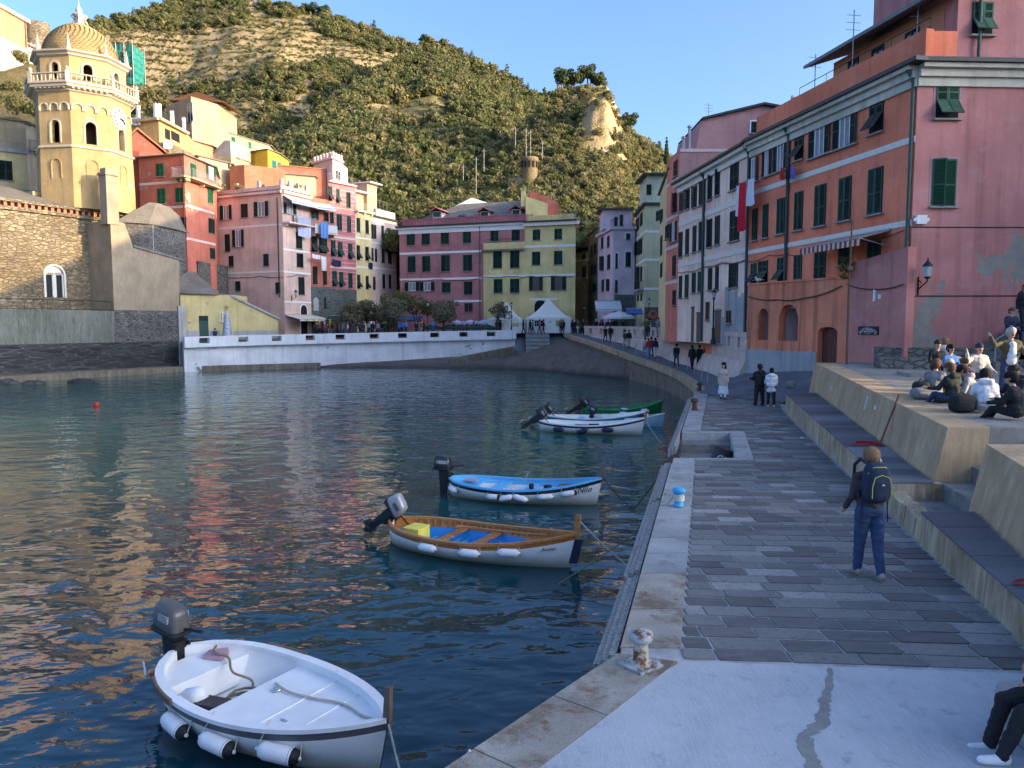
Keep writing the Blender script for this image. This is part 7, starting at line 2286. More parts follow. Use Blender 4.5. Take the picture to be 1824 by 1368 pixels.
bt.thwart(.35,.3,.12,M_BWHITE);bt.thwart(.55,.3,.12,M_BWHITE);bt.deck(.7,.95,.12,M_BWHITE)
bt.stem(M_VARN,.36,.07,.12)
for tt, an in ((.22,0),(.45,-.3),(.68,0)):bt.fender(tt,M_FENDB,-1,.24,.5,.11,an)
bt.outboard(.95,M_ENG,M_ENG,1.05,dx=-.1)
mb=MB();mb.box((.1,.1,.36),(.5,.12,.12),0,Matrix.Rotation(.3,3,'Z'));mb.box((-.3,-.2,.38),(.9,.05,.05));bt.part(mb,'stowed_gear',M_DARKB)
A, B_=PZ(975,741,.46), PZ(1156,735,.66)
bt=Boat('white_boat','white boat with teal outer side, half hidden behind the one with navy fenders',A,B_,(B_-A).length,1.6,(paint('teal_boat_paint',(.02,.16,.22)),M_BWHITE,M_BWHITE,M_BWHITE),zs=(.50,.42,.76),floor=M_BWHITE)
bt.thwart(.35,.3,.1,M_BBLUE);bt.thwart(.58,.3,.1,M_BWHITE);bt.deck(.7,.95,.1,M_BWHITE);bt.outboard(.9,M_ENG,M_ENG,1.0,dx=-.1)
bt.fender(.97,M_FEND,-1,.3,.45,.16,1.2);bt.fender(.93,M_CAP,-1,.3,.45,.16,1.2)
A, B_=PZ(1064,739,.45), PZ(1180,737,.66)
bt=Boat('pale_blue_boat','small pale blue boat between the white and green boats',A,B_,(B_-A).length+.3,1.45,(M_BLBLUE,M_BWHITE,M_BLBLUE,M_BLBLUE),zs=(.46,.40,.70))
bt.thwart(.3,.25,.1,M_BWHITE);bt.thwart(.55,.25,.1,M_BLBLUE);bt.stem(M_GREYW,.5,.06,.1);bt.outboard(.4,M_ENG,M_ENG,.85,dx=-.1,drop=.1);bt.fender(.3,M_FEND,-1,.2,.35,.1)
A, B_=PZ(1037,728,.48), PZ(1181,716,.80)
bt=Boat('green_boat','dark green boat with raised black outboard, farthest of the moored boats',A,B_,(B_-A).length,1.7,(M_BGREEN,M_BGREEN,M_BGREEN,M_BGREEN),zs=(.52,.46,.9),floor=M_BWHITE)
bt.thwart(.35,.3,.1,M_BGREEN);bt.thwart(.55,.3,.1,M_BWHITE);bt.stem(M_GREYW,.4,.06,.1);bt.outboard(1.0,M_ENG,M_ENG,1.0,dx=-.1)
for tt in (.45,.72):bt.fender(tt,M_FEND,-1,.16,.4,.09)
o=Boat('beached_boat','green boat with outboard drawn up on the beach beside the slipway',PZ(994,631,1.2),PZ(996,616,2.0),4.2,1.9,(M_BGREEN,M_BGREEN,M_BGREEN,M_BGREEN),group='boats drawn up on the beach')
o.r.location=(P(994,625,93).x,93.2,1.55);o.r.rotation_euler=(0,-.12,math.radians(86));o.outboard(.6,M_ENG,M_ENG,1.0)
o.deck(.05,.95,-.05,M_BGREEN,'tarpaulin',8)
rope('mooring_rope','pale mooring rope from the bow of the near white boat down to the quay edge',[PZ(692,1290,.66),PZ(705,1345,.35),(-.9,6.6,.5),(-.35,5.95,1.66)],.014,M_ROPE)
rope('mooring_rope','pale rope from the wooden boat to the blue bollard',[PZ(1030,925,.85),(2.4,14.9,.25),(2.9,14.5,1.45),(3.24,14.4,1.95)],.014,M_ROPE,.25)
rope('mooring_rope','long brown rope from the water near the wooden boat up to the quay',[(.9,14.6,-.02),(2.6,15.6,.75),(3.2,15.3,1.7)],.013,M_ROPEB,.1)
rope('mooring_rope','dark rope from the blue and white boat to the timber fender',[PZ(1074,850,.80),(3.2,19.3,.35),(4.2,19.9,1.5)],.013,M_CAP,.4)
rope('mooring_rope','pale rope from the white boat with navy fenders slanting into the water',[PZ(1152,752,.7),PZ(1176,788,-.02)],.016,M_ROPE,.2)
rope('mooring_rope','old rope strung along the timber fenders beside the apron',[(1.05,8.1,1.5),(1.5,10.0,1.35),(2.05,12.0,1.55),(2.9,14.4,1.45),(3.5,17,1.55),(4.15,19.4,1.5)],.016,M_ROPEB,.35)
tag(MB().lathe([(0,0),(.15,.04),(.2,.16),(.16,.3),(.05,.36),(0,.36)],PZ(172,726,-.08),12).build('mooring_buoy',flat('red_buoy',(.45,.03,.02),.4)),'small red mooring buoy floating alone on the left','buoy')
# ================================================================== PEOPLE
def Rx(a):return Matrix.Rotation(a,3,'X')
_pm={}
D2R=math.pi/180
def figure_mesh(key,voxel=.02,hz=.92,lean=0,legs=((0,0),(0,0)),spread=.0,arms=((5,8,12),(5,8,12)),bulk=1.0,hair='short',skirt=0,coat=0,hood=0,yaw=0,nod=0,fingers=False,bare=False,belly=1.0,shirt=0,thick=1.0):
 if key in _pm:return _pm[key]
 C=[]
 def cap(a,b,ra,rb,m):C.append((Vector(a),Vector(b),ra,rb,m))
 H=Vector((0,0,hz))
 for s, (a,k)in zip((-1,1),legs):
  a, k=a*D2R, k*D2R;h=H+Vector((s*.095,0,0))
  d1=Vector((s*math.sin(spread*D2R),math.sin(a),-math.cos(a))).normalized();kn=h+d1*.43
  d2=Vector((s*math.sin(spread*.3*D2R),math.sin(a-k),-math.cos(a-k))).normalized();an=kn+d2*.40
  cap(h,kn,.100*thick,.070*thick,2);cap(kn,an,.068*thick,.053*thick,2)
  f=an+d2*.035;fw=Vector((0,1,0))if abs(d2.z)>.5 else Vector((0,.45,.89))
  cap(f-fw*.03,f+fw*.15,.045,.036,3);cap(f-fw*.045,f+fw*.02,.046,.046,3)
 tl=Rx(-lean*D2R);up=lambda x, y, z:H+tl@Vector((x,y,z))
 b=bulk
 cap(up(-.075,-.01,.02),up(.075,-.01,.02),.118,.118,2)
 cap(up(0,.0,.10),up(0,.01,.36),.125*b*belly,.14*b,1);cap(up(-.075,0,.12),up(.075,0,.12),.105*b,.105*b,1)
 cap(up(-.10,.005,.37),up(.10,.005,.37),.118*b,.118*b,1);cap(up(-.15,0,.48),up(.15,0,.48),.07*b,.07*b,1)
 if shirt:cap(up(0,.085*b,.04),up(0,.09*b,.44),.115,.085,6)
 if coat:
  for s in (-1,1):cap(up(s*.06,0,.1),up(s*.09,.0,-coat),.13,.12,1)
 if skirt:
  for s in (-1,-.35,.35,1):cap(H+Vector((s*.06,0,.05)),H+Vector((s*.17,.02*s,-skirt)),.10,.085,2)
 cap(up(0,-.005,.5),up(0,.01,.60),.06,.055,0)
 hR=Matrix.Rotation(yaw*D2R,3,'Z')@Rx(-nod*D2R);hc=up(0,.02,.73)
 hp=lambda x, y, z:hc+tl@(hR@Vector((x,y,z)))
 cap(hp(0,-.015,.03),hp(0,.015,.02),.098,.092,0);cap(hp(0,.03,-.05),hp(0,.045,-.075),.07,.052,0)
 cap(hp(0,.098,.0),hp(0,.118,-.028),.012,.017,0)
 for s in (-1,1):
  cap(hp(s*.094,-.005,.01),hp(s*.094,-.01,-.025),.016,.012,0)
  cap(hp(s*.036,.094,.012),hp(s*.036,.096,.012),.011,.011,5)
 cap(hp(-.022,.094,-.058),hp(.022,.094,-.058),.009,.009,5)
 if hair in ('short','long','bun','curly'):
  q=.013 if hair!='curly' else .03
  cap(hp(0,-.03,.04),hp(0,.02,.055),.10+q,.09+q,4);cap(hp(0,-.045,-.01),hp(0,-.05,.0),.09+q,.09+q,4)
 if hair=='long':
  for s in (-1,1):cap(hp(s*.06,-.04,.0),hp(s*.08,-.05,-.26),.06,.05,4)
  cap(hp(0,-.07,-.02),hp(0,-.08,-.28),.07,.06,4)
 if hair=='bun':cap(hp(0,-.13,.06),hp(0,-.14,.06),.05,.05,4)
 if hair in ('cap','beanie','hat'):
  cap(hp(0,-.015,.05),hp(0,.01,.06),.112,.105,4)
  if hair=='cap':cap(hp(-.03,.11,.05),hp(.03,.11,.05),.03,.03,4)
  if hair=='hat':
   for k in range(8):cap(hp(.14*math.cos(k*.785),.14*math.sin(k*.785),.05),hp(.14*math.cos(k*.785+.785),.14*math.sin(k*.785+.785),.05),.02,.02,4)
 if hood:cap(up(-.08,-.10,.54),up(.08,-.10,.54),.085,.085,1)
 for s, (f,o,e)in zip((-1,1),arms):
  f, o, e=f*D2R, o*D2R, e*D2R
  sh=up(s*.185,0,.47)
  d1=tl@Vector((s*math.sin(o),math.sin(f)*math.cos(o),-math.cos(f)*math.cos(o)));el=sh+d1*.28
  d2=tl@Vector((s*math.sin(o)*.25,math.sin(f+e),-math.cos(f+e))).normalized();wr=el+d2*.24
  ab=1+(b-1)*.8
  cap(sh,el,.062*ab,.05*ab,1);cap(el,wr,.048*ab,.037*ab,0 if bare else 1)
  if fingers:
   side=d2.cross(Vector((0,0,1))).normalized();pm=wr+d2*.06
   cap(wr,pm+side*.018,.026,.022,0);cap(wr,pm-side*.018,.026,.022,0)
   for k, ln in enumerate((.062,.072,.068,.052)):
    b0=pm+side*(.03-.02*k)+d2*.015;b1=b0+d2*ln*.5-Vector((0,0,.006));b2=b1+d2*ln*.4-Vector((0,0,.022))
    cap(b0,b1,.0095,.009,0);cap(b1,b2,.009,.0075,0)
   cap(wr+side*.028+d2*.015,wr+side*.062+d2*.045,.012,.010,0);cap(wr+side*.062+d2*.045,wr+side*.066+d2*.075,.010,.008,0)
  else :
   cap(wr,wr+d2*.075,.034,.038,0);cap(wr+d2*.07,wr+d2*.13,.036,.022,0)
 mb=MB()
 for a, b_, ra, rb, m in C:
  d=b_-a;L_=max(d.length,1e-4);q=d.to_track_quat('Z','Y').to_matrix()if d.length>1e-5 else Matrix.Identity(3)
  n=10
  prof=[(ra*math.sin(t),-ra*math.cos(t))for t in [.08,.5,1.0,1.571]]+[(rb*math.cos(t),L_+rb*math.sin(t))for t in [0,.5,1.0,1.49]]
  mb.lathe(prof,a,n,M=q)
 me=mb.mesh('tmp_figure',[M_DARK])
 o=bpy.data.objects.new('tmp_figure',me);COL.objects.link(o)
 rm=o.modifiers.new('r','REMESH');rm.mode='VOXEL';rm.voxel_size=voxel
 sm=o.modifiers.new('s','SMOOTH');sm.factor=.5;sm.iterations=2
 dg=bpy.context.evaluated_depsgraph_get()
 out=bpy.data.meshes.new_from_object(o.evaluated_get(dg));out.name='person_body'
 bpy.data.objects.remove(o);bpy.data.meshes.remove(me)
 nf=len(out.polygons);cen=np.empty(nf*3);out.polygons.foreach_get('center',cen);cen=cen.reshape(-1,3)
 best=np.full(nf,1e9);idx=np.zeros(nf,dtype=np.int32)
 for a, b_, ra, rb, m in C:
  a_, d=np.array(a), np.array(b_-a);dd=max(1e-9,float(d@d))
  t=np.clip(((cen-a_)@d)/dd,0,1)
  ds=np.linalg.norm(cen-a_-t[:,None]*d,axis=1)-(ra+(rb-ra)*t)
  w=ds<best;best[w]=ds[w];idx[w]=m
 if voxel<.022:
  nv=len(out.vertices);co=np.empty(nv*3);no=np.empty(nv*3);out.vertices.foreach_get('co',co);out.vertices.foreach_get('normal',no);co=co.reshape(-1,3);no=no.reshape(-1,3)
  soft=np.zeros(nv,dtype=bool)
  for p_i, pl in enumerate(out.polygons):
   if idx[p_i]in (1,2):soft[list(pl.vertices)]=True
  for i in np.nonzero(soft)[0]:
   v_=Vector(co[i]);co[i]+=no[i]*(.011*mnoise.noise(Vector((v_.x*9,v_.y*9,v_.z*15)))+.006*mnoise.noise(v_*30))
  out.vertices.foreach_set('co',co.ravel())
 out.materials.clear()
 for _ in range(7):out.materials.append(M_DARK)
 out.polygons.foreach_set('material_index',idx);out.polygons.foreach_set('use_smooth',[True]*nf);out.update()
 _pm[key]=out
 return out
def cl_(name,col,rough=.85):return flat(name,col,rough,var=.18,scale=9,bump=.15)
SKIN=[flat('skin',(.52,.30,.21),.55,var=.06),flat('tan_skin',(.40,.22,.15),.55,var=.06)]
S_BLACK=cl_('shoe_black',(.02,.02,.022));S_WHITE=cl_('shoe_white',(.66,.66,.66))
H_BLACK=cl_('black_hair',(.012,.010,.009));H_BROWN=cl_('brown_hair',(.10,.055,.028));H_FAIR=cl_('fair_hair',(.20,.115,.055));H_GREY=cl_('grey_hair',(.42,.40,.36))
K=dict(black=cl_('black_fabric',(.018,.018,.02)),navy=cl_('navy_fabric',(.025,.032,.06)),jeans=cl_('blue_denim',(.035,.06,.125)),ljeans=cl_('light_denim',(.16,.26,.40)),white=cl_('white_fabric',(.66,.66,.67)),beige=cl_('beige_wool',(.50,.40,.34)),cream=cl_('cream_fabric',(.62,.56,.47)),olive=cl_('olive_fabric',(.10,.085,.04)),green=cl_('dark_green_fabric',(.03,.06,.04)),teal=cl_('teal_fabric',(.02,.12,.13)),orange=cl_('orange_fabric',(.60,.12,.03)),purple=cl_('violet_fabric',(.16,.14,.42)),red=cl_('red_fabric',(.40,.03,.03)),maroon=cl_('maroon_fabric',(.20,.025,.04)),grey=cl_('grey_fabric',(.20,.20,.20)),lgrey=cl_('pale_grey_fabric',(.42,.41,.39)),blue=cl_('blue_fabric',(.06,.16,.42)),brown=cl_('brown_fabric',(.12,.07,.045)),puffer=cl_('dark_puffer',(.02,.028,.026)),mauve=cl_('mauve_black_shirt',(.05,.042,.05)))
def person(label,loc,rz,pose,top,legs_,shoe=None,hmat=None,skin=0,scale=1.0,group=None,**kw):
 o=link('person',figure_mesh(pose,**kw),None,loc,(0,0,rz*D2R),(scale,)*3)
 set_slots(o,[SKIN[skin],K[top],K[legs_],shoe or S_BLACK,hmat or H_BLACK,M_DARK,K['white']])
 return tag(o,label,'person',group)
GZ=lambda y:zterr(y)
WALK=dict(legs=((14,6),(-12,14)),arms=((-12,7,14),(14,7,14)))
STAND=dict(legs=((2,0),(-2,2)),arms=((4,8,15),(-2,8,12)))
man=person('man with a navy rucksack and jeans walking away along the quay',(5.0,10.25,Z_Q),2,'walkman','mauve','jeans',cl_('beige_trainers',(.30,.27,.22)),H_FAIR,scale=1.03,voxel=.013,hair='short',yaw=-14,nod=8,legs=((9,4),(-6,10)),arms=((10,9,32),(14,9,38)),bulk=1.06,thick=1.12)
rk=empty('rucksack',(4.96,10.10,2.74),2*D2R,'navy rucksack with lime green trim worn by the walking man','rucksack')
link('pack_body',rounded(MB(),(0,-.06,.30),(.34,.24,.56)).mesh('pack_body',[K['navy']]),rk)
link('front_pocket',rounded(MB(),(0,-.17,.24),(.27,.14,.36)).mesh('front_pocket',[K['navy']]),rk)
M_LIME=cl_('lime_trim',(.38,.50,.08))
mb=MB()
mb.tube([(-.13,-.225,.12),(-.135,-.235,.28),(-.10,-.225,.40),(0,-.22,.435),(.10,-.225,.40),(.135,-.235,.28),(.13,-.225,.12)],.006,5)
link('pocket_piping',mb.mesh('pocket_piping',[M_LIME]),rk)
mb=MB();mb.tube([(-.15,-.13,.44),(-.08,-.15,.53),(.08,-.15,.53),(.15,-.13,.44)],.007,5);link('top_piping',mb.mesh('top_piping',[M_LIME]),rk)
for s in (-1,1):
 mb=MB();mb.tube([(s*.10,.02,.56),(s*.13,.12,.60),(s*.15,.24,.50),(s*.16,.24,.30),(s*.15,.1,.08)],.024,6);link('shoulder_strap',mb.mesh('shoulder_strap',[K['lgrey']if s>0 else K['navy']]),rk)
 mb=MB();mb.tube([(s*.17,-.05,.06),(s*.19,-.05,-.25-.1*(s<0))],.009,5);link('hanging_strap',mb.mesh('hanging_strap',[K['black']]),rk)
mb=MB();mb.raw([(-.02,-.262,.30),(.02,-.262,.30),(0,-.262,.325)],[(0,1,2)]);mb.tube([(-.02,-.26,.30),(0,-.262,.325),(.02,-.26,.30)],.003,4);link('emblem',mb.mesh('emblem',[K['white']]),rk)
person('woman in a beige coat and long white skirt standing by the bollard',PZ(1288,711,Z_Q),150,'coatw','beige','white',S_BLACK,H_BLACK,scale=.98,voxel=.02,hair='long',skirt=.62,coat=.22,yaw=-20,bulk=1.1,**STAND)
person('stout person all in black, the left of the couple on the quay',PZ(1352,723,Z_Q),10,'stout','black','black',S_BLACK,H_BLACK,scale=1.02,voxel=.02,bulk=1.5,hood=1,belly=1.15,thick=1.35,legs=((3,0),(-2,2)),spread=5,arms=((25,14,70),(25,14,70)))
person('person in a white hooded jacket and black leggings, the right of the couple',PZ(1373,725,Z_Q),-12,'puffw','white','black',S_WHITE,H_BLACK,scale=.94,voxel=.02,bulk=1.42,hood=1,coat=.16,hair='bun',thick=1.15,legs=((3,0),(-2,2)),spread=3,arms=((20,10,55),(8,10,40)))
def pathz(y):return interp([(p[1],(p[2]+q[2])/2)for p,q in zip(PATH_O,PATH_I)],y)
def onpath(px,d,**k):x=XY(px,d,630)[0];return (x,d,pathz(d))
PA=dict(voxel=.03,bulk=1.18,**WALK);PB=dict(voxel=.03,bulk=1.22,hood=1,legs=((-13,12),(11,4)),arms=((12,8,15),(-10,8,14)))
for lab, px, d, ps, kw, top, lg, hr, rz in (('lone walker in black jacket and jeans on the asphalt path',1205,56,'pa',PA,'black','jeans',H_BLACK,5),('walker in black coat, leftmost of the three abreast on the path',1233,53.4,'pb',PB,'black','black',H_BLACK,6),('walker in long dark parka, middle of the three abreast',1246,53.8,'pa',PA,'puffer','black',H_BROWN,8),('walker with white cap and light jeans, rightmost of the three abreast',1259,53.5,'pb',PB,'black','ljeans',K['white'],4),('walker in white top at the front of the family group on the path',1149,66,'pa',PA,'lgrey','ljeans',H_BROWN,10),('walker with red top in the family group on the path',1155,64.5,'pb',PB,'red','ljeans',H_BROWN,5),('tall walker in dark coat in the middle of the family group',1160,66.5,'pa',PA,'navy','black',H_BLACK,5),('walker in navy jacket and white trousers in the family group',1167,65,'pb',PB,'navy','white',H_BLACK,5),('walker with green bag where the parapet wall bends',1113,74,'pa',PA,'green','lgrey',H_BLACK,200),('dark walker standing at the bend of the parapet wall',1120,74.5,'pb',PB,'black','lgrey',H_BLACK,190),('dark walker coming down the ramp beside the parapet',1078,80,'pa',PA,'black','black',H_BLACK,200),('walker with white bag on the ramp beside the parapet',1087,80.5,'pb',PB,'black','brown',H_BROWN,195)):
 person(lab,onpath(px,d),rz,ps,top,lg,None,hr,group='walkers on the path',**kw)
for lab, px, d, top, lg, rz in (('dark figure with backpack alone at the top of the beach stairs',932,97.3,'navy','black',90),('man in dark coat left of the pair before the tent door',944,97.4,'puffer','black',120),('person with grey bag before the tent door',949,97.3,'grey','black',100),('tall person in grey coat before the tent door',961,97.4,'grey','jeans',270),('dark figure rightmost before the tent door',968,97.2,'black','black',250),('couple member in olive coat at the slipway top',999,97.6,'olive','black',180),('dark figure beside the olive coat at the slipway top',1003,97.8,'black','black',170),('person in black by the path rail below the square',1020,95.5,'black','navy',200),('person in beige trousers by the path rail',1030,95.0,'brown','cream',190)):
 x=XY(px,d,585)[0]
 person(lab,(x,d,4.0 if d>96.5 else 3.95),rz,'pa' if px%2 else 'pb',top,lg,group='people at the top of the beach stairs',**(PA if px%2 else PB))
for lab, px, py, top, lg, rz, hr in (('walker in dark coat with yellow backpack at the left picture edge',5,664,'grey','navy',60,H_BROWN),('walker in teal jacket and pale blue jeans below the church',84,662,'teal','ljeans',80,H_BLACK),('child in orange jacket on the mole',135,656,'orange','black',-100,H_BLACK),('walker in violet top on the mole',193,655,'purple','black',90,H_BLACK)):
 q=PZ(px,py,.62)
 person(lab,q,rz,'pw',top,lg,None,hr,group='walkers on the mole',scale=.82 if 'child' in lab else .98,voxel=.035,bulk=1.15,legs=((24,6),(-22,10)),arms=((-20,8,15),(20,8,15)))
q=PZ(5,664,.62);mb=MB();rounded(mb,(q.x-.22,q.y-.12,q.z+1.22),(.3,.36,.5),n=8);tag(mb.build('yellow_backpack',cl_('yellow_nylon',(.55,.50,.05))),'yellow backpack on the walker at the left picture edge','backpack')
p_=P(384,594,83.3)
person('person in dark clothes sitting on the white wall with legs outside',(p_.x,p_.y-.15,3.86-.12),200,'wallsit','navy','navy',voxel=.03,hz=.12,legs=((70,60),(95,95)),arms=((30,10,50),(20,10,40)),bulk=1.1)
p_=P(1294,590,46.5)
person('woman in dark red with long hair behind the parapet wall',(p_.x+.75,46.8,3.96),160,'wred','maroon','black',None,H_BLACK,voxel=.03,hair='long',bulk=1.15,**STAND)
SITG=dict(hz=.14,legs=((100,62),(96,70)),arms=((40,12,55),(42,12,60)))
def seat(px,d):return (XY(px,d,680)[0],d,GZ(d))
def g(lab,px,d,rz,pose,top,lg,hr,**kw):
 kw.setdefault('voxel',.018)
 x, y, z=seat(px,d)
 person(lab,(x,y,z+kw.pop('dz',0)),rz,pose,top,lg,kw.pop('shoe',S_WHITE),hr,group='people sitting in the sun on the terrace',skin=kw.pop('skin',0),scale=kw.pop('scale',1.0),**kw)
g('person in dark quilted jacket with brown hair, back to the camera in the sunny group',1699,17.9,25,'sg1','puffer','jeans',H_BROWN,bulk=1.22,hood=1,lean=8,**SITG)
g('person in white hoodie with black curly hair sitting on the terrace',1758,16.3,-25,'sg2','white','lgrey',H_BLACK,bulk=1.18,hair='curly',hood=1,lean=22,nod=15,**SITG)
g('grey haired person in teal sitting behind the quilted jacket',1690,19.4,-30,'sg3','teal','grey',H_GREY,hair='long',lean=5,bulk=1.1,**SITG)
g('curly brown haired person in grey jacket beside the big grey bag',1664,19.3,-40,'sg4','grey','grey',H_BROWN,hair='curly',lean=12,bulk=1.15,nod=12,**SITG)
SITL=dict(hz=.48,legs=((86,84),(84,80)),arms=((25,12,60),(25,12,60)))
g('person in black cap and black top at the back of the sunny group',1667,23.3,170,'sl1','black','black',K['black'],hair='cap',**SITL)
g('fair haired person in pale green hooded coat at the back of the group',1680,25.3,-70,'sl2','cream','grey',H_FAIR,hair='curly',bulk=1.2,hood=1,**SITL)
g('dark haired person in blue with sunglasses in the sunny group',1690,22.2,190,'sl3','blue','jeans',H_BLACK,**dict(SITL,hz=.40))
g('person with beanie and open cream fleece coat raising an arm',1741,20.6,175,'sl4','cream','navy',K['navy'],hair='beanie',bulk=1.25,coat=.05,hz=.48,legs=((86,84),(84,80)),arms=((20,10,50),(60,40,120)))
g('person in maroon half hidden in the middle of the group',1716,19.8,150,'sg5','maroon','grey',H_BROWN,lean=5,**SITG)
g('person in pale grey hoodie beside the white hoodie',1741,18.0,60,'sg6','lgrey','grey',H_BLACK,lean=25,nod=20,hood=1,bulk=1.15,**SITG)
g('man in olive jacket and white shirt standing with a hand to his neck',1796,19.2,170,'stm','olive','jeans',H_GREY,voxel=.016,hair='short',bulk=1.22,yaw=8,legs=((3,0),(-3,3)),spread=5,arms=((25,20,60),(70,55,140)),dz=-.02,shoe=S_BLACK,scale=1.03,shirt=1)
g('person in black with a dark brimmed hat at the right of the group',1818,17.2,100,'sg7','black','black',K['black'],hair='hat',lean=12,bulk=1.2,hood=1,**SITG)
g('person in black coat with back to the camera at the right picture edge',1815,15.2,40,'sg8','black','black',H_BLACK,lean=10,bulk=1.28,shoe=S_BLACK,**SITG)
for k, (px,d,nm,lab,s,m)in enumerate(((1716,16.4,'rucksack','large black rucksack lying on the terrace beside the white hoodie',(.58,.34,.40),'black'),(1650,18.9,'duffel_bag','long grey and green duffel bag leaning by the terrace edge',(.75,.32,.30),'grey'),(1641,19.4,'coat_pile','dark coat draped over the bags at the left of the group',(.42,.40,.42),'puffer'),(1676,18.4,'rolled_mat','rolled olive green mat between bag and quilted jacket',(.2,.5,.2),'olive'))):
 x, y, z=seat(px,d);mb=MB();rounded(mb,(x,y,z+s[2]/2),s,n=9,p=3.6,M=Matrix.Rotation(.2-.3*k,3,'Z'));rounded(mb,(x-.05,y-s[1]*.42,z+s[2]*.38),(s[0]*.7,s[1]*.45,s[2]*.6),n=8,p=3.4);mb.tube([(x-s[0]*.3,y,z+s[2]*.8),(x-s[0]*.1,y-.05,z+s[2]*1.15),(x+s[0]*.2,y-.02,z+s[2]*.85)],.018,5);tag(mb.build(nm,K[m]),lab,'bag' if k!=3 else 'mat')
for lab, px, d, top, rz in (('dark figure sitting on the stairs at the right edge, in navy',1800,27.6,'navy',180),('dark figure standing on the stairs at the right edge, in black',1822,27.9,'black',170)):
 x=XY(px,d,590)[0];person(lab,(x,d,4.45+(px-1800)*.02),rz,'sl5' if px<1810 else 'pb',top,'black',None,H_BROWN,group='people on the stairs',**(dict(SITL,voxel=.03,bulk=1.2)if px<1810 else PB))
ft=PZ(1748,1348,Z_Q)
hipx=ft.x+.68
sp_=person('seated person in black trousers and white trainers at the bottom right corner',(hipx,ft.y+.02,Z_Q),90,'corner','maroon','black',S_WHITE,H_BROWN,voxel=.0085,hz=.50,legs=((82,58),(78,64)),spread=4,arms=((-4,16,6),(10,14,8)),fingers=True,lean=-10)
mb=MB();rounded(mb,(hipx+.45,ft.y-.05,Z_Q+.20),(1.5,1.25,.42),p=9,n=12);tag(mb.build('stone_block',M_KERB),'grey stone block under the seated person at the bottom right','block')
mb=MB();rounded(mb,(hipx-.20,ft.y+.0,Z_Q+.73),(.30,.17,.22),n=10,p=4,M=Matrix.Rotation(.5,3,'Y'));hb=empty('handbag',(hipx-.2,ft.y,Z_Q+.62),label='tan leather handbag on the lap of the seated person',cat='handbag')
b_=mb.build('bag_body',cl_('tan_leather',(.42,.27,.19),.5),hb)
mb=MB();mb.tube([(hipx-.30,ft.y,Z_Q+.82),(hipx-.28,ft.y,Z_Q+.95),(hipx-.15,ft.y,Z_Q+1.0),(hipx-.06,ft.y,Z_Q+.84)],.016,6);mb.build('bag_handle',cl_('brown_leather',(.14,.06,.035),.5),hb)
cr=random.Random(11)
CR=[('c1',dict(voxel=.04,bulk=1.2,**STAND)),('c2',dict(voxel=.04,bulk=1.1,hair='long',**STAND)),('c3',dict(voxel=.04,bulk=1.25,hood=1,hair='beanie',legs=((3,0),(-2,2)),arms=((30,10,60),(10,10,20))))]
TOPS=['black','navy','puffer','grey','brown','black','navy','lgrey','red','olive','black','blue']
def crowd(label,group,n,px0,px1,d0,d1,z):
 for i in range(n):
  px, d=cr.uniform(px0,px1), cr.uniform(d0,d1);x=XY(px,d,585)[0]
  key, kw=cr.choice(CR);tp=cr.choice(TOPS)
  person(label.replace('dark figure','figure').replace('figure','figure in '+dict(puffer='charcoal',lgrey='pale grey').get(tp,tp),1),(x,d,z(px)),cr.uniform(0,360),key,tp,cr.choice(['black','jeans','grey','navy']),None,cr.choice([H_BLACK,H_BROWN,H_BLACK,H_FAIR,K['white']]),group=group,scale=cr.uniform(.9,1.03),**kw)
sqz=lambda px:interp([(520,3.4),(700,3.6),(820,3.8),(930,4.02)],px)
crowd('small dark figure in the crowd under the trees behind the white wall','crowd under the trees of the square',48,560,775,93.5,99,lambda px:sqz(px)+.22)
crowd('small figure among the stalls between the trees and the tents','people among the stalls',10,790,900,97.5,101,sqz)
crowd('small dark figure in the crowd at the mouth of the alley','crowd at the alley mouth',30,1020,1120,92,100,lambda px:4.05)
crowd('small dark figure standing in the street behind the parapet wall','people in the street behind the parapet',7,1150,1182,66,76,lambda px:4.0)
# ================================================================== TREES, TENTS, STREET FURNITURE, SMALL THINGS
def tree(name,label,base,trunk_h,crown,leafm,n,leaf,seed,group=None,tr=.16,sp=None,cat='tree',flat_=.85,limbs=4):
 r=empty(name,base,0,label,cat,group)
 rr_=random.Random(seed)
 mb=MB();top=Vector((rr_.uniform(-.2,.2),0,trunk_h))
 mb.tube([(0,0,-.3),(0.05,0,trunk_h*.5),top],[tr,tr*.8,tr*.6],7)
 for k in range(limbs):
  c=crown[k%len(crown)];e=Vector(c[:3])+Vector((rr_.uniform(-.3,.3),rr_.uniform(-.3,.3),0))
  mb.tube([top*.85,top.lerp(e,.5)+Vector((0,0,.2)),e],[tr*.5,tr*.32,tr*.1],5)
 link('trunk',mb.mesh('trunk',[M_BARK]),r)
 link('crown',leaf_mesh('crown',leafm,n,crown,leaf,seed,flat_),r)
 return r
def blob(R,k,seed,zc,hz=.7):
 q=random.Random(seed);out=[(0,0,zc,R*.62)]
 for i in range(k):
  a=q.uniform(0,6.28);d=R*q.uniform(.35,.75);out.append((d*math.cos(a),d*math.sin(a),zc+R*hz*q.uniform(-.6,.7),R*q.uniform(.28,.48)))
 return out
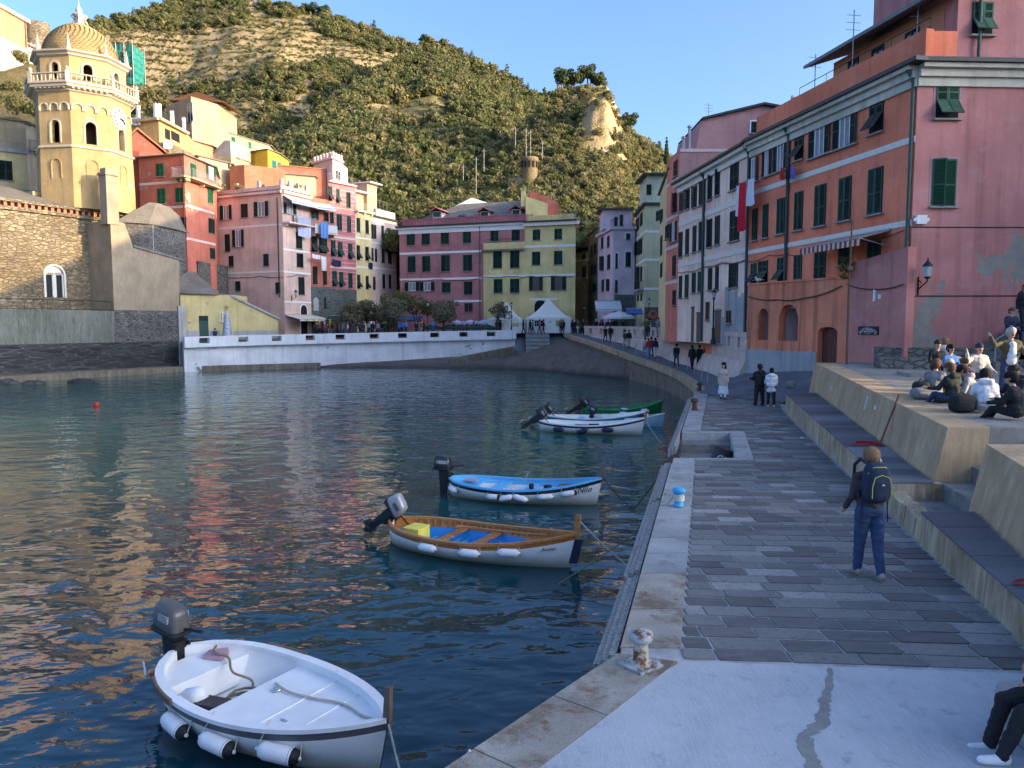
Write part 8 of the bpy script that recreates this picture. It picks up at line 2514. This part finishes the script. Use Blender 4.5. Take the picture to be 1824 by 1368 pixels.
for i, (px,d,R,zc,lab,m)in enumerate(((622,96.5,2.3,3.0,'bushy grey green tree, leftmost behind the white wall',M_GREYL),(655,98.5,2.2,3.4,'grey green tree second from the left behind the white wall',M_GREYL),(695,96.2,2.9,3.4,'widest grey green tree behind the white wall',M_GREYL),(742,100.5,2.6,4.1,'dark evergreen tree behind the grey green ones in the square',M_LEAF),(700,101.5,2.4,4.2,'dark evergreen tree half hidden behind the widest tree',M_LEAF),(790,97.0,2.5,3.3,'rounded grey green tree just left of the lamp post',M_GREYL),(886,97.2,1.7,3.0,'small sparse tree in front of the white tents',M_GREYL))):
 x=XY(px,d,560)[0]
 tree('square_tree',lab,(x,d,sqz(px)),1.7,blob(R,7,40+i,zc),m,2300 if R>2 else 900,.10,70+i,'trees of the square',.18)
def on(H,px,t):return H.pt(px,t)
for i, (H,px,t,R,h_,lab)in enumerate(((H_FAR,552,.99,3.6,6,'umbrella pine on the skyline, left of the pair'),(H_FAR,574,.99,3.2,5,'umbrella pine on the skyline, right of the pair'),(H_FAR,183,1.0,2.6,6,'lone pine on the skyline right of the dome'),(H_MID,760,.99,3.2,5,'bushy tree crowning the spur'),(H_MID,785,.99,2.6,4,'smaller tree right of the one crowning the spur'),(H_CAS,1004,.99,2.8,6,'tall pine left of the castle rock top'),(H_CAS,1022,1.0,2.4,4,'dense pine between the tall one and the rock top'),(H_CAS,1046,1.0,3.0,6,'spreading pine on the castle rock top'),(H_CAS,1064,1.0,2.2,4,'small pine at the edge of the castle rock cliff'),(H_CAS,1118,.98,3.2,4,'rounded pine on the slope right of the cliff'),(H_MID,975,.99,3.6,4,'dark tree where the spur meets the castle rock'),(H_MID,640,.72,3.4,4,'bright green tree in the wood of the spur'))):
 p=on(H,px,t)
 tree('pine_tree',lab,p,h_*.4,blob(R,8,i,h_*.55,.7),M_PINE,1300,.22,20+i,'trees on the ridges',.22,flat_=.75)
def cypress(px,py,d,hgt,lab):
 p=P(px,py,d);tree('cypress_tree',lab,p,1.0,[(0,0,hgt*k/7,hgt*.13*(1-k/9))for k in range(1,8)],M_PINE,900,.16,int(px),None,.14,flat_=1.3)
cypress(1187,292,150,5.0,'slim cypress against the sky beside the red house');cypress(1134,275,176,4.2,'small cypress on the skyline right of the castle rock')
p=P(278,196,121);tree('round_bush_tree','round olive tree on the terrace right of the bell tower',(p.x,p.y,p.z-1.5),1.5,blob(2.9,7,5,3.0),M_LEAF,2400,.15,9)
for i, (px,py,d,R,lab)in enumerate(((36,108,116,1.4,'pale shrub in front of the white villa'),(30,200,93,2.2,'yellow green shrub on the bank, left of the tower'),(62,205,92,1.6,'smaller yellow green shrub on the bank beside the tower'),(245,196,112,1.2,'leafy shrub on the roof terrace by the clock'),(20,165,110,1.5,'ivy clump on the stone retaining wall'))):
 p=P(px,py,d);tree('shrub',lab,p,.4,blob(R,5,i+60,R*.5,.5),M_LEAFY,700,.12,i+80,'shrubs on the left bank',.08,cat='shrub')
for i, (px,py)in enumerate(((395,342),(425,338),(468,332),(510,330),(530,334))):
 p=P(px,py,99.5);p.z=22.2;tree('roof_plant',['trailing plant at the left end of the pink house roof garden','low shrub second from the left in the roof garden','leafy plant in the middle of the roof garden','grassy plant at the corner of the roof garden','yellow green plant right of the corner in the roof garden'][i],p,.3,blob(.75,4,i+5,.8,.5),M_LEAFY,260,.08,i+130,'plants of the roof garden',.04,cat='plant')
mb=MB();vp=empty('climbing_plant',(15.1,34.0,7.4),label='flowering creeper at the corner of the red terrace',cat='plant')
link('leaves',leaf_mesh('leaves',M_LEAFY,260,blob(.5,5,3,.3,1.2),.05,8),vp)
M_TENT=flat('white_tent_canvas',(.78,.78,.72),.7,var=.05)
def tent(lab,px0,px1,d0,d1,z0,ze,zp):
 xa, xb=XY(px0,d0,570)[0], XY(px1,d0,570)[0];cx, cy=(xa+xb)/2, (d0+d1)/2
 r=empty('marquee_tent',(cx,cy,z0),label=lab,cat='tent',group='white tents in the square')
 mb=MB();n=6
 cs=[(xa,d0),(xb,d0),(xb,d1),(xa,d1)]
 for a, b in zip(cs,cs[1:]+cs[:1]):
  for k in range(n):
   u0, u1=k/n, (k+1)/n
   def pt(u,w):
    e=Vector((a[0]+(b[0]-a[0])*w,a[1]+(b[1]-a[1])*w,0));q=e.lerp(Vector((cx,cy,0)),u);q.z=ze+(zp-ze)*u**1.45;return q
   mb.face([pt(u0,0),pt(u0,1),pt(u1,1),pt(u1,0)])
 mb.build('tent_roof',M_TENT,r)
 mb=MB();mb.prism([(a[0],a[1])for a in [(xa-.05,d0-.05),(xb+.05,d0-.05),(xb+.05,d1),(xa-.05,d1)]],ze-.35,ze+.02,cap=False);mb.build('valance',M_TENT,r)
 ff=Fac((xa,d0),(xb,d0));L_=ff.L
 mb=MB();wall_open(mb,ff,0,L_,z0,ze-.02,.04,[(L_*.18,L_*.36,z0+.9,z0+2.1,1.0),(L_*.66,L_*.84,z0+.9,z0+2.1,1.0)]);mb.build('front_sheet',M_TENT,r)
 for k in (.27,.75):
  mb=MB()
  for j in (-1,0,1):ff.box(mb,L_*k+j*L_*.045-.015,L_*k+j*L_*.045+.015,z0+.9,z0+1.9,-.03,-.01)
  for j in (1.25,1.6):ff.box(mb,L_*(k-.09),L_*(k+.09),z0+j-.015,z0+j+.015,-.032,-.012)
  mb.build('window_bars',M_TENT,r)
 mb=MB()
 for (x,y)in cs:mb.tube([(x,y,z0-.05),(x,y,ze)],.05,6)
 tag(mb.build('poles',M_RAIL,r),kind='stuff')
 mb=MB();mb.prism([(xb-.06,d0+.05),(xb-.02,d0+.05),(xb-.02,d1),(xb-.06,d1)],z0,ze);mb.prism([(xa+.02,d0+.05),(xa+.06,d0+.05),(xa+.06,d1),(xa+.02,d1)],z0,ze);tag(mb.build('side_sheets',M_TENT,r),kind='stuff')
 return ff, L_
ff, L_=tent('white marquee tent with two barred windows, right of the two',938,1017,97.9,100.6,4.02,6.05,8.6)
tent('white marquee tent behind the small sparse tree, left of the two',868,935,98.6,101.6,3.95,5.7,8.1)
mb=MB();ff.box(mb,L_*.49,L_*.57,5.35,5.65,.0,.02);tag(mb.build('paper_notice',M_LET),'small paper notice on the front of the right tent','notice')
M_IRON=flat('dark_iron',(.03,.034,.034),.5,.4);M_LGL=flat('lamp_glass',(.40,.42,.42),.2)
def lantern(mb,mg,c,s):
 mb.lathe([(.04*s,-.06*s),(.12*s,0),(.12*s,.03*s)],c,6);mg.lathe([(.115*s,.035*s),(.17*s,.38*s)],c,6,sm=False);mb.lathe([(.2*s,.385*s),(.19*s,.42*s),(.06*s,.56*s),(.03*s,.60*s),(.03*s,.68*s),(0,.7*s)],c,6)
def lamp(lab,px,d,z0,ztop):
 x=XY(px,d,560)[0];r=empty('street_lamp',(x,d,z0),label=lab,cat='street lamp',group='lamp posts')
 mb, mg=MB(), MB();H_=ztop-z0
 p=MB();p.lathe([(.17,0),(.17,.25),(.10,.35),(.085,.9),(.11,.95),(.05,1.05),(.042,H_-.75),(.07,H_-.7),(.04,H_-.62)],(x,d,z0),8);p.build('post',M_IRON,r)
 lantern(mb,mg,(x,d,z0+H_-.62),.9);mb.build('lantern_frame',M_IRON,r);mg.build('lantern_glass',M_LGL,r)
lamp('lamp post behind the white wall left of the rounded tree',762,95.6,3.6,8.1);lamp('lamp post in front of the gap between the two tents',911,97.2,3.95,8.1);lamp('lamp post nearest the grey cement patch of the salmon house',1271,46.2,3.95,7.4);lamp('lamp post before the warm red side of the mauve house',1202,58.5,3.95,7.9);lamp('lamp post before the sage green house',1156,76,4.0,7.9);lamp('lamp post deep in the alley mouth',1040,103,4.0,7.8)
def wall_lamp(lab,fac,px,py,s=1.0):
 ss, z=fac.uv(px,py);r=empty('wall_lamp',fac.pt(ss,z-.7,0),label=lab,cat='wall lamp',group='wall lamps')
 mb, mg=MB(), MB();e=.55*s
 mb.tube([fac.pt(ss,z-.75*s,.03),fac.pt(ss,z-.62*s,e*.55),fac.pt(ss,z-.5*s,e),fac.pt(ss,z-.42*s,e)],.025*s,6);mb.tube([fac.pt(ss,z-.4*s,.03),fac.pt(ss,z-.55*s,e*.45)],.018*s,5);mb.tube([fac.pt(ss,z-.95*s,.03),fac.pt(ss,z-.3*s,.03)],.03*s,6)
 lantern(mb,mg,fac.pt(ss,z-.36*s,e),s);mb.build('bracket',M_IRON,r);mg.build('lantern_glass',M_LGL,r)
wall_lamp('black wall lantern on the flaking dark pink front',BIG.facs[1],1636,478,1.15);wall_lamp('wall lantern on the corner of the pink house above the shop',PH.facs[1],519,521,1.3);wall_lamp('wall lantern at the left edge of the pink house',PH.facs[0],395,478,1.2)
f0=BIG.facs[0]
def at0(zx,zy,o):s, z=f0.uv(*Z6(zx,zy));return f0.pt(s,z,o)
cloth('red_cloth','long bright red cloth hanging from a window of the big red house','cloth',at0(448,925,.75),at0(486,912,.75),2.75,M_REDC,wav=.05)
cloth('white_sheet','white cloth hanging left of the red one','cloth',at0(430,938,.7),at0(448,932,.7),1.75,M_WHITEC,wav=.03)
cloth('white_sheet','white shirt hanging right of the red cloth','shirt',at0(488,905,.7),at0(524,893,.7),1.5,M_WHITEC,wav=.06)
for i, (a,b,m,c)in enumerate(((632,652,'red','dull red'),(660,682,'black','black'),(686,706,'purple','dark purple'))):
 cloth('small_garment',c+' garment on the line beside the drainpipe of the big red house','garment',at0(a,845-i*4,.4),at0(b,841-i*4,.4),.62,K[m],wav=.04)
mb=MB();mb.tube([at0(425,938,.72),at0(528,892,.72)],.012,4);mb.tube([at0(428,938,.02),at0(428,938,.75)],.012,4);mb.tube([at0(526,894,.02),at0(526,894,.75)],.012,4);tag(mb.build('washing_line',M_GUT),'washing line holding the red cloth','washing line')
def bollard(lab,x,y,m1,m2,s=1.0,plate=True,n=16):
 r=empty('bollard',(x,y,Z_Q),label=lab,cat='bollard',group='mooring bollards on the quay')
 if plate:
  mb=MB();mb.box((x,y,Z_Q+.022),(.42*s,.42*s,.022),0,Matrix.Rotation(.65,3,'Z'));mb.build('base_plate',m2,r)
  for a in range(4):
   t_=.65+math.pi/4+a*math.pi/2;mb=MB();mb.lathe([(.035*s,0),(.03*s,.03)],(x+.22*s*math.cos(t_),y+.22*s*math.sin(t_),Z_Q+.033),6);mb.build('bolt',m2,r)
 mb=MB();mb.lathe([(.15*s,.03),(.13*s,.06*s),(.105*s,.10*s),(.098*s,.34*s)],(x,y,Z_Q),n);mb.build('post',m1,r)
 mb=MB();mb.lathe([(.098*s,.335*s),(.15*s,.36*s),(.165*s,.41*s),(.15*s,.47*s),(.08*s,.50*s),(0,.505*s)],(x,y,Z_Q),n);mb.build('head',m2,r)
def rustm(name,base,rust,k):
 t=NT(name);v=t.vec('World');c=t.mix(t.ramp(t.noise(5,6,.7,v),[(k,0.),(k+.08,1.)]),base,t.mix(t.noise(30,3,.6,v),k3(rust,.6),k3(rust,1.3)))
 t.bump(t.noise(25,4,.6,v),.4,.01);return t.fin(c,.75,.1,.3)
M_RUST1=rustm('cream_paint_with_rust',(.46,.41,.33),(.17,.075,.035),.53);M_RUST2=rustm('flaking_blue_white_rust',(.40,.42,.42),(.16,.07,.035),.50);M_RUST3=rustm('dark_rust',(.10,.045,.028),(.14,.06,.035),.5);M_BLUEB=flat('bright_blue_bollard_paint',(.05,.36,.62),.4);M_CREAMB=flat('cream_bollard_band',(.62,.60,.50),.5)
b0=PZ(1141,1187,Z_Q);bollard('rusty mushroom bollard with cream paint at the corner of the apron',b0.x,b0.y,M_RUST1,M_RUST2,.78)
b1=PZ(1209,903,Z_Q);bollard('bright blue bollard wound with pale rope on the kerb',b1.x,b1.y,M_BLUEB,M_BLUEB,.78,False)
mb=MB();mb.tube([(b1.x+.095*math.cos(k*.5),b1.y+.095*math.sin(k*.5),Z_Q+.12+.0025*k)for k in range(50)],.016,5);tag(mb.build('rope_winding',M_CREAMB),'pale rope wound round the blue bollard','rope')
for px, py, lab in ((1237,731,'dark rusty bollard on the kerb level with the moored boats'),(1246,698,'dark rusty bollard near the far end of the quay'),(1307,686,'dark rusty bollard beside the woman in the beige coat')):
 b=PZ(px,py,Z_Q);bollard(lab,b.x,b.y,M_RUST3,M_RUST3,1.0,False,10)
c=Vector((5.95,21.35,1.02));R=Matrix.Rotation(.35,3,'Y');dr=empty('steel_drum',(5.95,21.35,.87),label='dark steel drum with faded chalk letters in the stair well',cat='drum')
mb=MB();mb.lathe([(.30,0),(.31,.02),(.29,.05),(.29,.28),(.305,.3),(.29,.32),(.29,.58),(.31,.62),(.29,.64),(.0,.63)],c,18,M=R);mb.build('drum_body',flat('dark_drum_paint',(.03,.033,.036),.5),dr)
for ch_, a in (('C',-2.05),('B',-1.45)):
 text('lettering',ch_,.26,M_LET,Matrix.Translation(c-Vector(dr.location))@R.to_4x4()@Matrix.Rotation(a,4,'Z')@Matrix.Translation((.293,0,.32))@Matrix.Rotation(math.pi/2,4,'Z')@Matrix.Rotation(math.pi/2,4,'X'),dr)
p=PZ(1508,648,3.5);mb=MB();mb.tube([(p.x,p.y,3.3),(p.x-.02,p.y,6.5),(p.x+.02,p.y,9.45)],[.05,.045,.035],7);mb.box((p.x-.02,p.y-.06,7.55),(.2,.12,.16));tag(mb.build('flag_pole',M_BROWN),'tall thin brown pole at the end of the terrace wall','pole')
a=PZ(1567,792,zbench(19));mb=MB();mb.tube([a,(a.x+.55,a.y+.25,a.z+1.2)],.024,7);tag(mb.build('wooden_prop',flat('red_brown_wood',(.22,.09,.06),.7)),'thin red brown prop leaning on the sloping wall','pole')
M_HOSE=flat('red_hose_rubber',(.50,.05,.05),.5)
mb=MB();mb.tube([(a.x-.35+.38*math.cos(k*.35)*(1-k*.006),a.y-.1+.2*math.sin(k*.35),a.z+.025+.0012*k)for k in range(44)],.012,5);tag(mb.build('hose',M_HOSE),'red hose coiled at the foot of the leaning prop','hose')
a=PZ(1815,1042,zbench(9));mb=MB();mb.tube([(a.x+.25+.3*math.cos(k*.3),a.y+.12*math.sin(k*.3)+.01,a.z+.025)for k in range(5,18)],.014,5);tag(mb.build('hose',M_HOSE),'loop of red hose at the right picture edge','hose')
x, y=wall_b(28.0), 28.0
for px, py, w_, h_, c, lab in ((1462,676,.16,.5,(.45,.52,.62),'blue and white sticker on the far part of the sloping wall'),(1540,714,.18,.5,(.55,.55,.55),'black and white sticker in the middle of the sloping wall'),(1569,722,.28,.14,(.62,.60,.58),'small white label right of the black and white sticker')):
 d=27.5 if px<1500 else (21.4 if px<1550 else 20.2)
 wx=wall_b(d);t_=.72
 M=Matrix.Translation((wx+.26*t_-.012,d,2.1+t_*1.15))@Matrix.Rotation(math.radians(-14.5)+math.pi/2,4,'Z')@Matrix.Rotation(.22,4,'X')
 mb=MB();mb.box((0,0,0),(w_,.006,h_*.8));o=mb.build('sticker',flat('sticker_paper',c,.6),None,world=False);o.matrix_world=M;tag(o,lab,'sticker')
q=PZ(1408,693,2.38);mb=MB();rounded(mb,(q.x,q.y,q.z+.18),(.42,.3,.36),n=10,p=3);tag(mb.build('bag',K['grey']),'dark patterned bag left on the end of the long bench','bag')
mb=MB();p=PZ(1429,782,Z_Q+.01);rounded(mb,(p.x,p.y,p.z+.03),(.12,.1,.06),n=6);tag(mb.build('crumpled_paper',M_LET),'small crumpled paper on the paving','litter')
sr=empty('facade_stairs',(18.3,29.2,3.6),label='stone stairs with metal handrail climbing along the dark pink front',cat='stairs')
for k in range(9):
 mb=MB();x0=18.3+k*.30;mb.hexa([(x0,28.2,3.1),(x0+4,28.2,3.1),(x0+4,30.9,3.1),(x0,30.9,3.1),(x0,28.2,3.78+.17*k),(x0+4,28.2,3.78+.17*k),(x0+4,30.9,3.78+.17*k),(x0,30.9,3.78+.17*k)]);mb.build('step',M_STEPST,sr)
mb=MB();mb.tube([(18.2,28.2,4.35),(18.25,28.2,4.62),(21.6,28.2,6.6)],.03,6);mb.build('handrail',M_RAIL,sr)
for k in range(4):
 mb=MB();mb.tube([(18.25+k*.9,28.2,3.8+.5*k),(18.25+k*.9,28.2,4.62+.53*k)],.02,5);mb.build('rail_post',M_RAIL,sr)
for i in range(12):
 y_=43.5+i*3.3;x_=interp([(p[1],p[0])for p in PATH_O],y_)+.35;z_=interp([(p[1],p[2])for p in PATH_O],y_)
 mb=MB();mb.tube([(x_,y_,z_),(x_+.02,y_,z_+1.15)],.024,5);tag(mb.build('railing_stake',M_RAIL),'thin metal stake along the outer edge of the asphalt path','stake','stakes along the path')
x=XY(404,86.2,575)[0];ct_=empty('cone_tree',(x,86.2,3.35),label='silvery cone shaped Christmas tree with a star before the yellow boathouse',cat='tree decoration')
mb=MB();mb.lathe([(.62,0),(.6,.3),(.45,1.4),(.3,2.5),(.2,3.2),(.12,3.3)],(x,86.2,3.35),14);mb.build('cone',flat('silver_blue_tinsel',(.36,.40,.48),.5,.2,var=.35,scale=6),ct_)
mb=MB();pts=[(x+(.42 if k%2==0 else .17)*math.sin(k*math.pi/5),(.42 if k%2==0 else .17)*math.cos(k*math.pi/5)+7.05)for k in range(10)]
mb.raw([(a,86.15,b)for a,b in pts]+[(a,86.25,b)for a,b in pts],[tuple(range(10)),tuple(reversed(range(10,20)))]+[(k,(k+1)%10,10+(k+1)%10,10+k)for k in range(10)]);mb.build('star',flat('gold_star',(.50,.33,.12),.4,.3),ct_)
def parasol(lab,px,d,z0,zr,R_,m,closed=False,name='parasol'):
 x=XY(px,d,570)[0];r=empty(name,(x,d,z0),label=lab,cat='parasol',group='parasols of the square')
 mb=MB();mb.tube([(x,d,z0),(x,d,zr+.5)],.035,6);mb.build('pole',M_RAIL,r)
 mb=MB();mb.lathe([(R_,zr-.22),(R_,zr)]+[(R_*.5,zr+R_*.22),(.03,zr+R_*.36)]if not closed else [(.08,z0+.9),(.2,z0+1.1),(.14,zr),(.03,zr+.4)],(x,d,0),8,sm=False);mb.build('canopy',m,r)
M_DGC=cl_('dark_green_canvas',(.02,.05,.045))
for i, (px,d)in enumerate(((770,96.2),(800,96.8),(822,97.2),(845,97.4),(868,97.6))):parasol(['dark green cover, leftmost of the low ones behind the white wall','dark green cover second from the lamp post','dark green cover in the middle of the low ones','dark cover fourth from the lamp post','dark cover nearest the small sparse tree'][i],px,d,sqz(px),4.7,1.25,M_DGC)
for i, (px,d)in enumerate(((812,99.5),(838,99.8),(862,99.8))):parasol(['striped blue and white parasol, left of three','striped blue and white parasol, middle of three','striped blue and white parasol, right of three'][i],px,d,sqz(px),5.4,1.0,M_SHEET)
parasol('white parasol in front of the lilac house',1103,88,4.05,6.0,2.0,M_CANV);parasol('folded yellow parasol by the shop at the pink corner',568,97,3.4,5.4,.2,M_CANVY,True);parasol('folded yellow parasol right of the other by the shop',588,97.5,3.4,5.5,.2,M_CANVY,True)
for px, d, w_, m, lab in ((650,101,4.5,M_CANVR,'long red awning behind the trees of the square'),(605,100,3.5,M_DGC,'dark awning of the café left of the trees'),(720,104,5,M_CANVB,'blue awning behind the dark evergreen')):
 x=XY(px,d,565)[0];ff_=Fac((x-w_/2,d+1.5),(x+w_/2,d+1.5));awning('cafe_awning',lab,ff_,0,w_,6.3,.5,2.0,[m],6)
x=XY(1135,82,553)[0];ff_=Fac((x-.9,84.4),(x+.9,84.4));awning('blue_awning','small bright blue awning on the sage green house',ff_,0,1.8,6.9,.4,.9,[M_CANVB],4)
for px, lab in ((1072,'white awning at the foot of the lilac house, left one'),(1095,'white awning at the foot of the lilac house, right one')):
 x=XY(px,91.5,545)[0];ff_=Fac((x-.8,92.2),(x+.8,92.2));awning('shop_awning',lab,ff_,0,1.6,8.0,1.0,1.3,[M_CANV],4)
mb=MB();x=XY(1163,74,560)[0];mb.raw(*(lambda n,m:([(x+(.36+.1*math.cos(2*math.pi*j/m))*math.cos(2*math.pi*i/n),74+.1*math.sin(2*math.pi*j/m),6.1+(.36+.1*math.cos(2*math.pi*j/m))*math.sin(2*math.pi*i/n))for i in range(n)for j in range(m)],[(i*m+j,((i+1)%n)*m+j,((i+1)%n)*m+(j+1)%m,i*m+(j+1)%m)for i in range(n)for j in range(m)]))(16,8),0,True)
tag(mb.build('life_buoy',flat('orange_life_buoy',(.60,.10,.03),.5)),'orange life buoy behind the parapet wall','life buoy')
mb=MB();x=XY(1311,46.5,585)[0]+.75;mb.box((x,46.8,4.75),(.62,.5,1.0));mb.box((x,46.52,4.7),(.3,.05,.4),0);mb.box((x,46.8,5.28),(.68,.56,.08));tag(mb.build('black_bin',M_CAP),'black bin beside the woman in dark red','bin')
M_BOUL=stonewall('wet_boulder',(.07,.07,.065),(.14,.135,.125),(.05,.05,.05),scale=(.8,.8,.8),bump=.5)
for i, (px,py,s,lab)in enumerate(((10,683,1.4,'pale boulder in the water at the left picture edge'),(150,681,1.6,'flat dark boulder in the water below the mole'),(60,684,1.1,'small boulder between the other two below the mole'))):
 p=PZ(px,py,0);mb=MB();rounded(mb,(p.x,p.y,.0),(s*1.8,s,.7),n=9,p=2.3);mb.v=[tuple(Vector(v)*1.0+Vector((.22,.22,.12))*mnoise.noise(Vector(v)*1.3))for v in mb.v];tag(mb.build('boulder',M_BOUL),lab,'boulder','boulders below the mole')
p=H_CAS.pt(943,.28);M_RT=stonewall('brown_tower_stone',(.22,.16,.09),(.34,.26,.15),(.28,.22,.14),scale=(2,2,4))
dT=140.0;q=P(943,338,dT);zb_, zt_=q.z-3, P(943,281,dT).z
rt_=empty('round_tower',(q.x,q.y,zb_),label='small round stone tower with slit windows on the castle hill',cat='tower')
mb=MB();mb.lathe([(1.55,0),(1.5,zt_-zb_-.7),(1.62,zt_-zb_-.6),(1.62,zt_-zb_),(1.3,zt_-zb_)],(q.x,q.y,zb_),18);mb.build('tower_wall',M_RT,rt_)
for k in range(5):
 a=-math.pi/2+(k-2)*.5;mb=MB();mb.box((q.x+1.58*math.cos(a),q.y+1.58*math.sin(a),zt_-1.35),(.12,.32,1.1),0,Matrix.Rotation(a,3,'Z'));mb.build('slit_window',M_DARK,rt_)
h=House('hill_house','low house with white pergola terrace on the castle hill',[(1000,150),(1050,149)],30,P(1020,287,150).z,C_CREAM,depth=3,roof='eave',roofmat=M_WHITE)
f=h.facs[0]
for k in range(5):window(h.root,f,Z0,(1012+k*7,290,1016+k*7,297),'g',sill=False)
pg=empty('white_pergola',P(1060,300,148),label='long white pergola beside the hill house',cat='pergola')
mb=MB();a, b=P(1038,297,148), P(1094,304,148);mb.bar(a,b,.5,.25);mb.build('pergola_beam',M_WHITE,pg)
for k in range(8):
 c=a.lerp(b,k/7);mb=MB();mb.tube([c,c-Vector((0,0,2.0))],.1,5);mb.build('pergola_post',M_WHITE,pg)
for (x0,y0,x1,y1,hh,d,lab)in ((1050,312,1098,318,22,147,'pale stone terrace wall below the white pergola'),(966,258,1060,268,9,160,'long tan retaining wall below the cliff'),(960,360,1000,362,26,128,'stone wall fragment low on the castle hill'),(1000,276,1060,280,5,155,'thin retaining wall above the hill house'),(905,318,935,314,26,140,'stone wall left of the round tower')):
 a, b=P(x0,y0,d), P(x1,y1,d-1);c, e=P(x0,y0+hh,d-.5), P(x1,y1+hh,d-1.5);bk=Vector((0,1.2,0))
 mb=MB();mb.hexa([c,e,e+bk,c+bk,a,b,b+bk,a+bk]);tag(mb.build('terrace_wall_stone',M_CHST),lab,'wall')
for H, x0, x1, ya, yb_, lab in ((H_MID,655,690,203,200,'upper left tan terrace wall on the wooded spur'),(H_MID,690,762,209,222,'longest tan terrace wall on the wooded spur'),(H_MID,702,790,221,236,'lowest tan terrace wall on the wooded spur'),(H_FAR,408,458,138,150,'bare terrace wall on the big hill, upper one'),(H_FAR,398,462,152,163,'bare terrace wall on the big hill, lower one')):
 mb=MB();ps=[]
 for k in range(13):
  px=x0+(x1-x0)*k/12;yi=ya+(yb_-ya)*k/12;t_=((yi-H.yb)/(interp(H.sky,px)-H.yb))**(1/H.ease);ps.append(H.pt(px,t_))
 for a, b in zip(ps[:-1],ps[1:]):
  bk=Vector((0,2.5,0));lo, hi=Vector((0,-.6,-1.0)), Vector((0,-.6,.75));mb.hexa([a+lo,b+lo,b+lo+bk,a+lo+bk,a+hi,b+hi,b+hi+bk,a+hi+bk])
 tag(mb.build('vineyard_wall',M_CHST),lab,'wall')
PLS=[(718,352,330,150),(848,340,280,140),(825,318,292,150),(862,300,265,150),(937,276,228,150),(945,270,232,152),(966,290,252,150),(918,262,226,158)]
tips=[]
for i, (px,yb,yt,d)in enumerate(PLS):
 a, b=P(px,yb+6,d), P(px,yt,d);mb=MB();mb.tube([a,b],[.10,.08],6);mb.box(b-Vector((0,0,.4)),(.9,.06,.06));tips.append(b)
 tag(mb.build('utility_pole',flat('grey_pole',(.26,.24,.21),.8)),['leftmost utility pole low in the dark valley','tall pale utility pole in the valley','utility pole behind the tall pale one','utility pole halfway up to the round tower','utility pole just above the round tower','utility pole right behind the round tower','utility pole right of the round tower','utility pole at the top left of the round tower'][i],'pole','utility poles on the castle hill')
for i, (a,b)in enumerate(((tips[0],tips[1]),(tips[1],tips[3]),(tips[3],tips[7]),(tips[0],tips[2]),(tips[2],tips[4]))):
 rope('power_cable',['power cable rising from the leftmost pole','power cable from the tall pale pole','power cable to the upper poles','second power cable from the leftmost pole','power cable to the poles at the round tower'][i],[a,b],.03,M_GUT,.5)
for i, (px,py,d,hgt,lab)in enumerate(((1418,190,45,.9,'siren mast on the roof of the big red house'),(1262,205,58,1.5,'thin aerial on the mauve gable'),(1634,55,33,3.0,'television aerial on the roof terrace of the big red house'),(1452,130,40,1.6,'thin aerial at the left end of the roof terrace'),(1520,70,36,2.2,'bare mast on the roof terrace'))):
 p=P(px,py,d);mb=MB();mb.tube([p-Vector((0,0,1.2)),p+Vector((0,0,hgt*.6))],.025,5)
 for k in range(3):mb.tube([p+Vector((-.35,0,hgt*(.2+.15*k))),p+Vector((.35,.1,hgt*(.2+.15*k)))],.012,4)
 if i==0:
  for s in (-1,1):mb.lathe([(.05,0),(.16,.22)],p+Vector((s*.05,0,.5)),8,M=Matrix.Rotation(s*math.pi/2,3,'Y'))
 tag(mb.build('roof_aerial',M_RAIL),lab,'aerial','aerials on the roofs')
p=fa.pt(fa.uv(1346,500)[0],ztop+.12,-.2);gl=MB();rounded(gl,p+Vector((0,0,.16)),(.34,.15,.16),n=8,p=2);rounded(gl,p+Vector((-.16,0,.28)),(.10,.09,.10),n=6,p=2);gl.tube([p+Vector((-.12,0,.2)),p+Vector((-.16,0,.27))],.04,6);gl.tube([p+Vector((-.2,0,.28)),p+Vector((-.26,0,.27))],[.014,.004],4);gl.tube([p,p+Vector((0,0,.1))],.01,4);gl.hexa([p+v for v in map(Vector,((.1,-.05,.14),(.3,-.02,.14),(.3,.02,.14),(.1,.05,.14),(.1,-.05,.17),(.3,-.02,.16),(.3,.02,.16),(.1,.05,.17)))])
tag(gl.build('seagull',K['white']),'white seagull standing on the coping of the red arcade','bird')
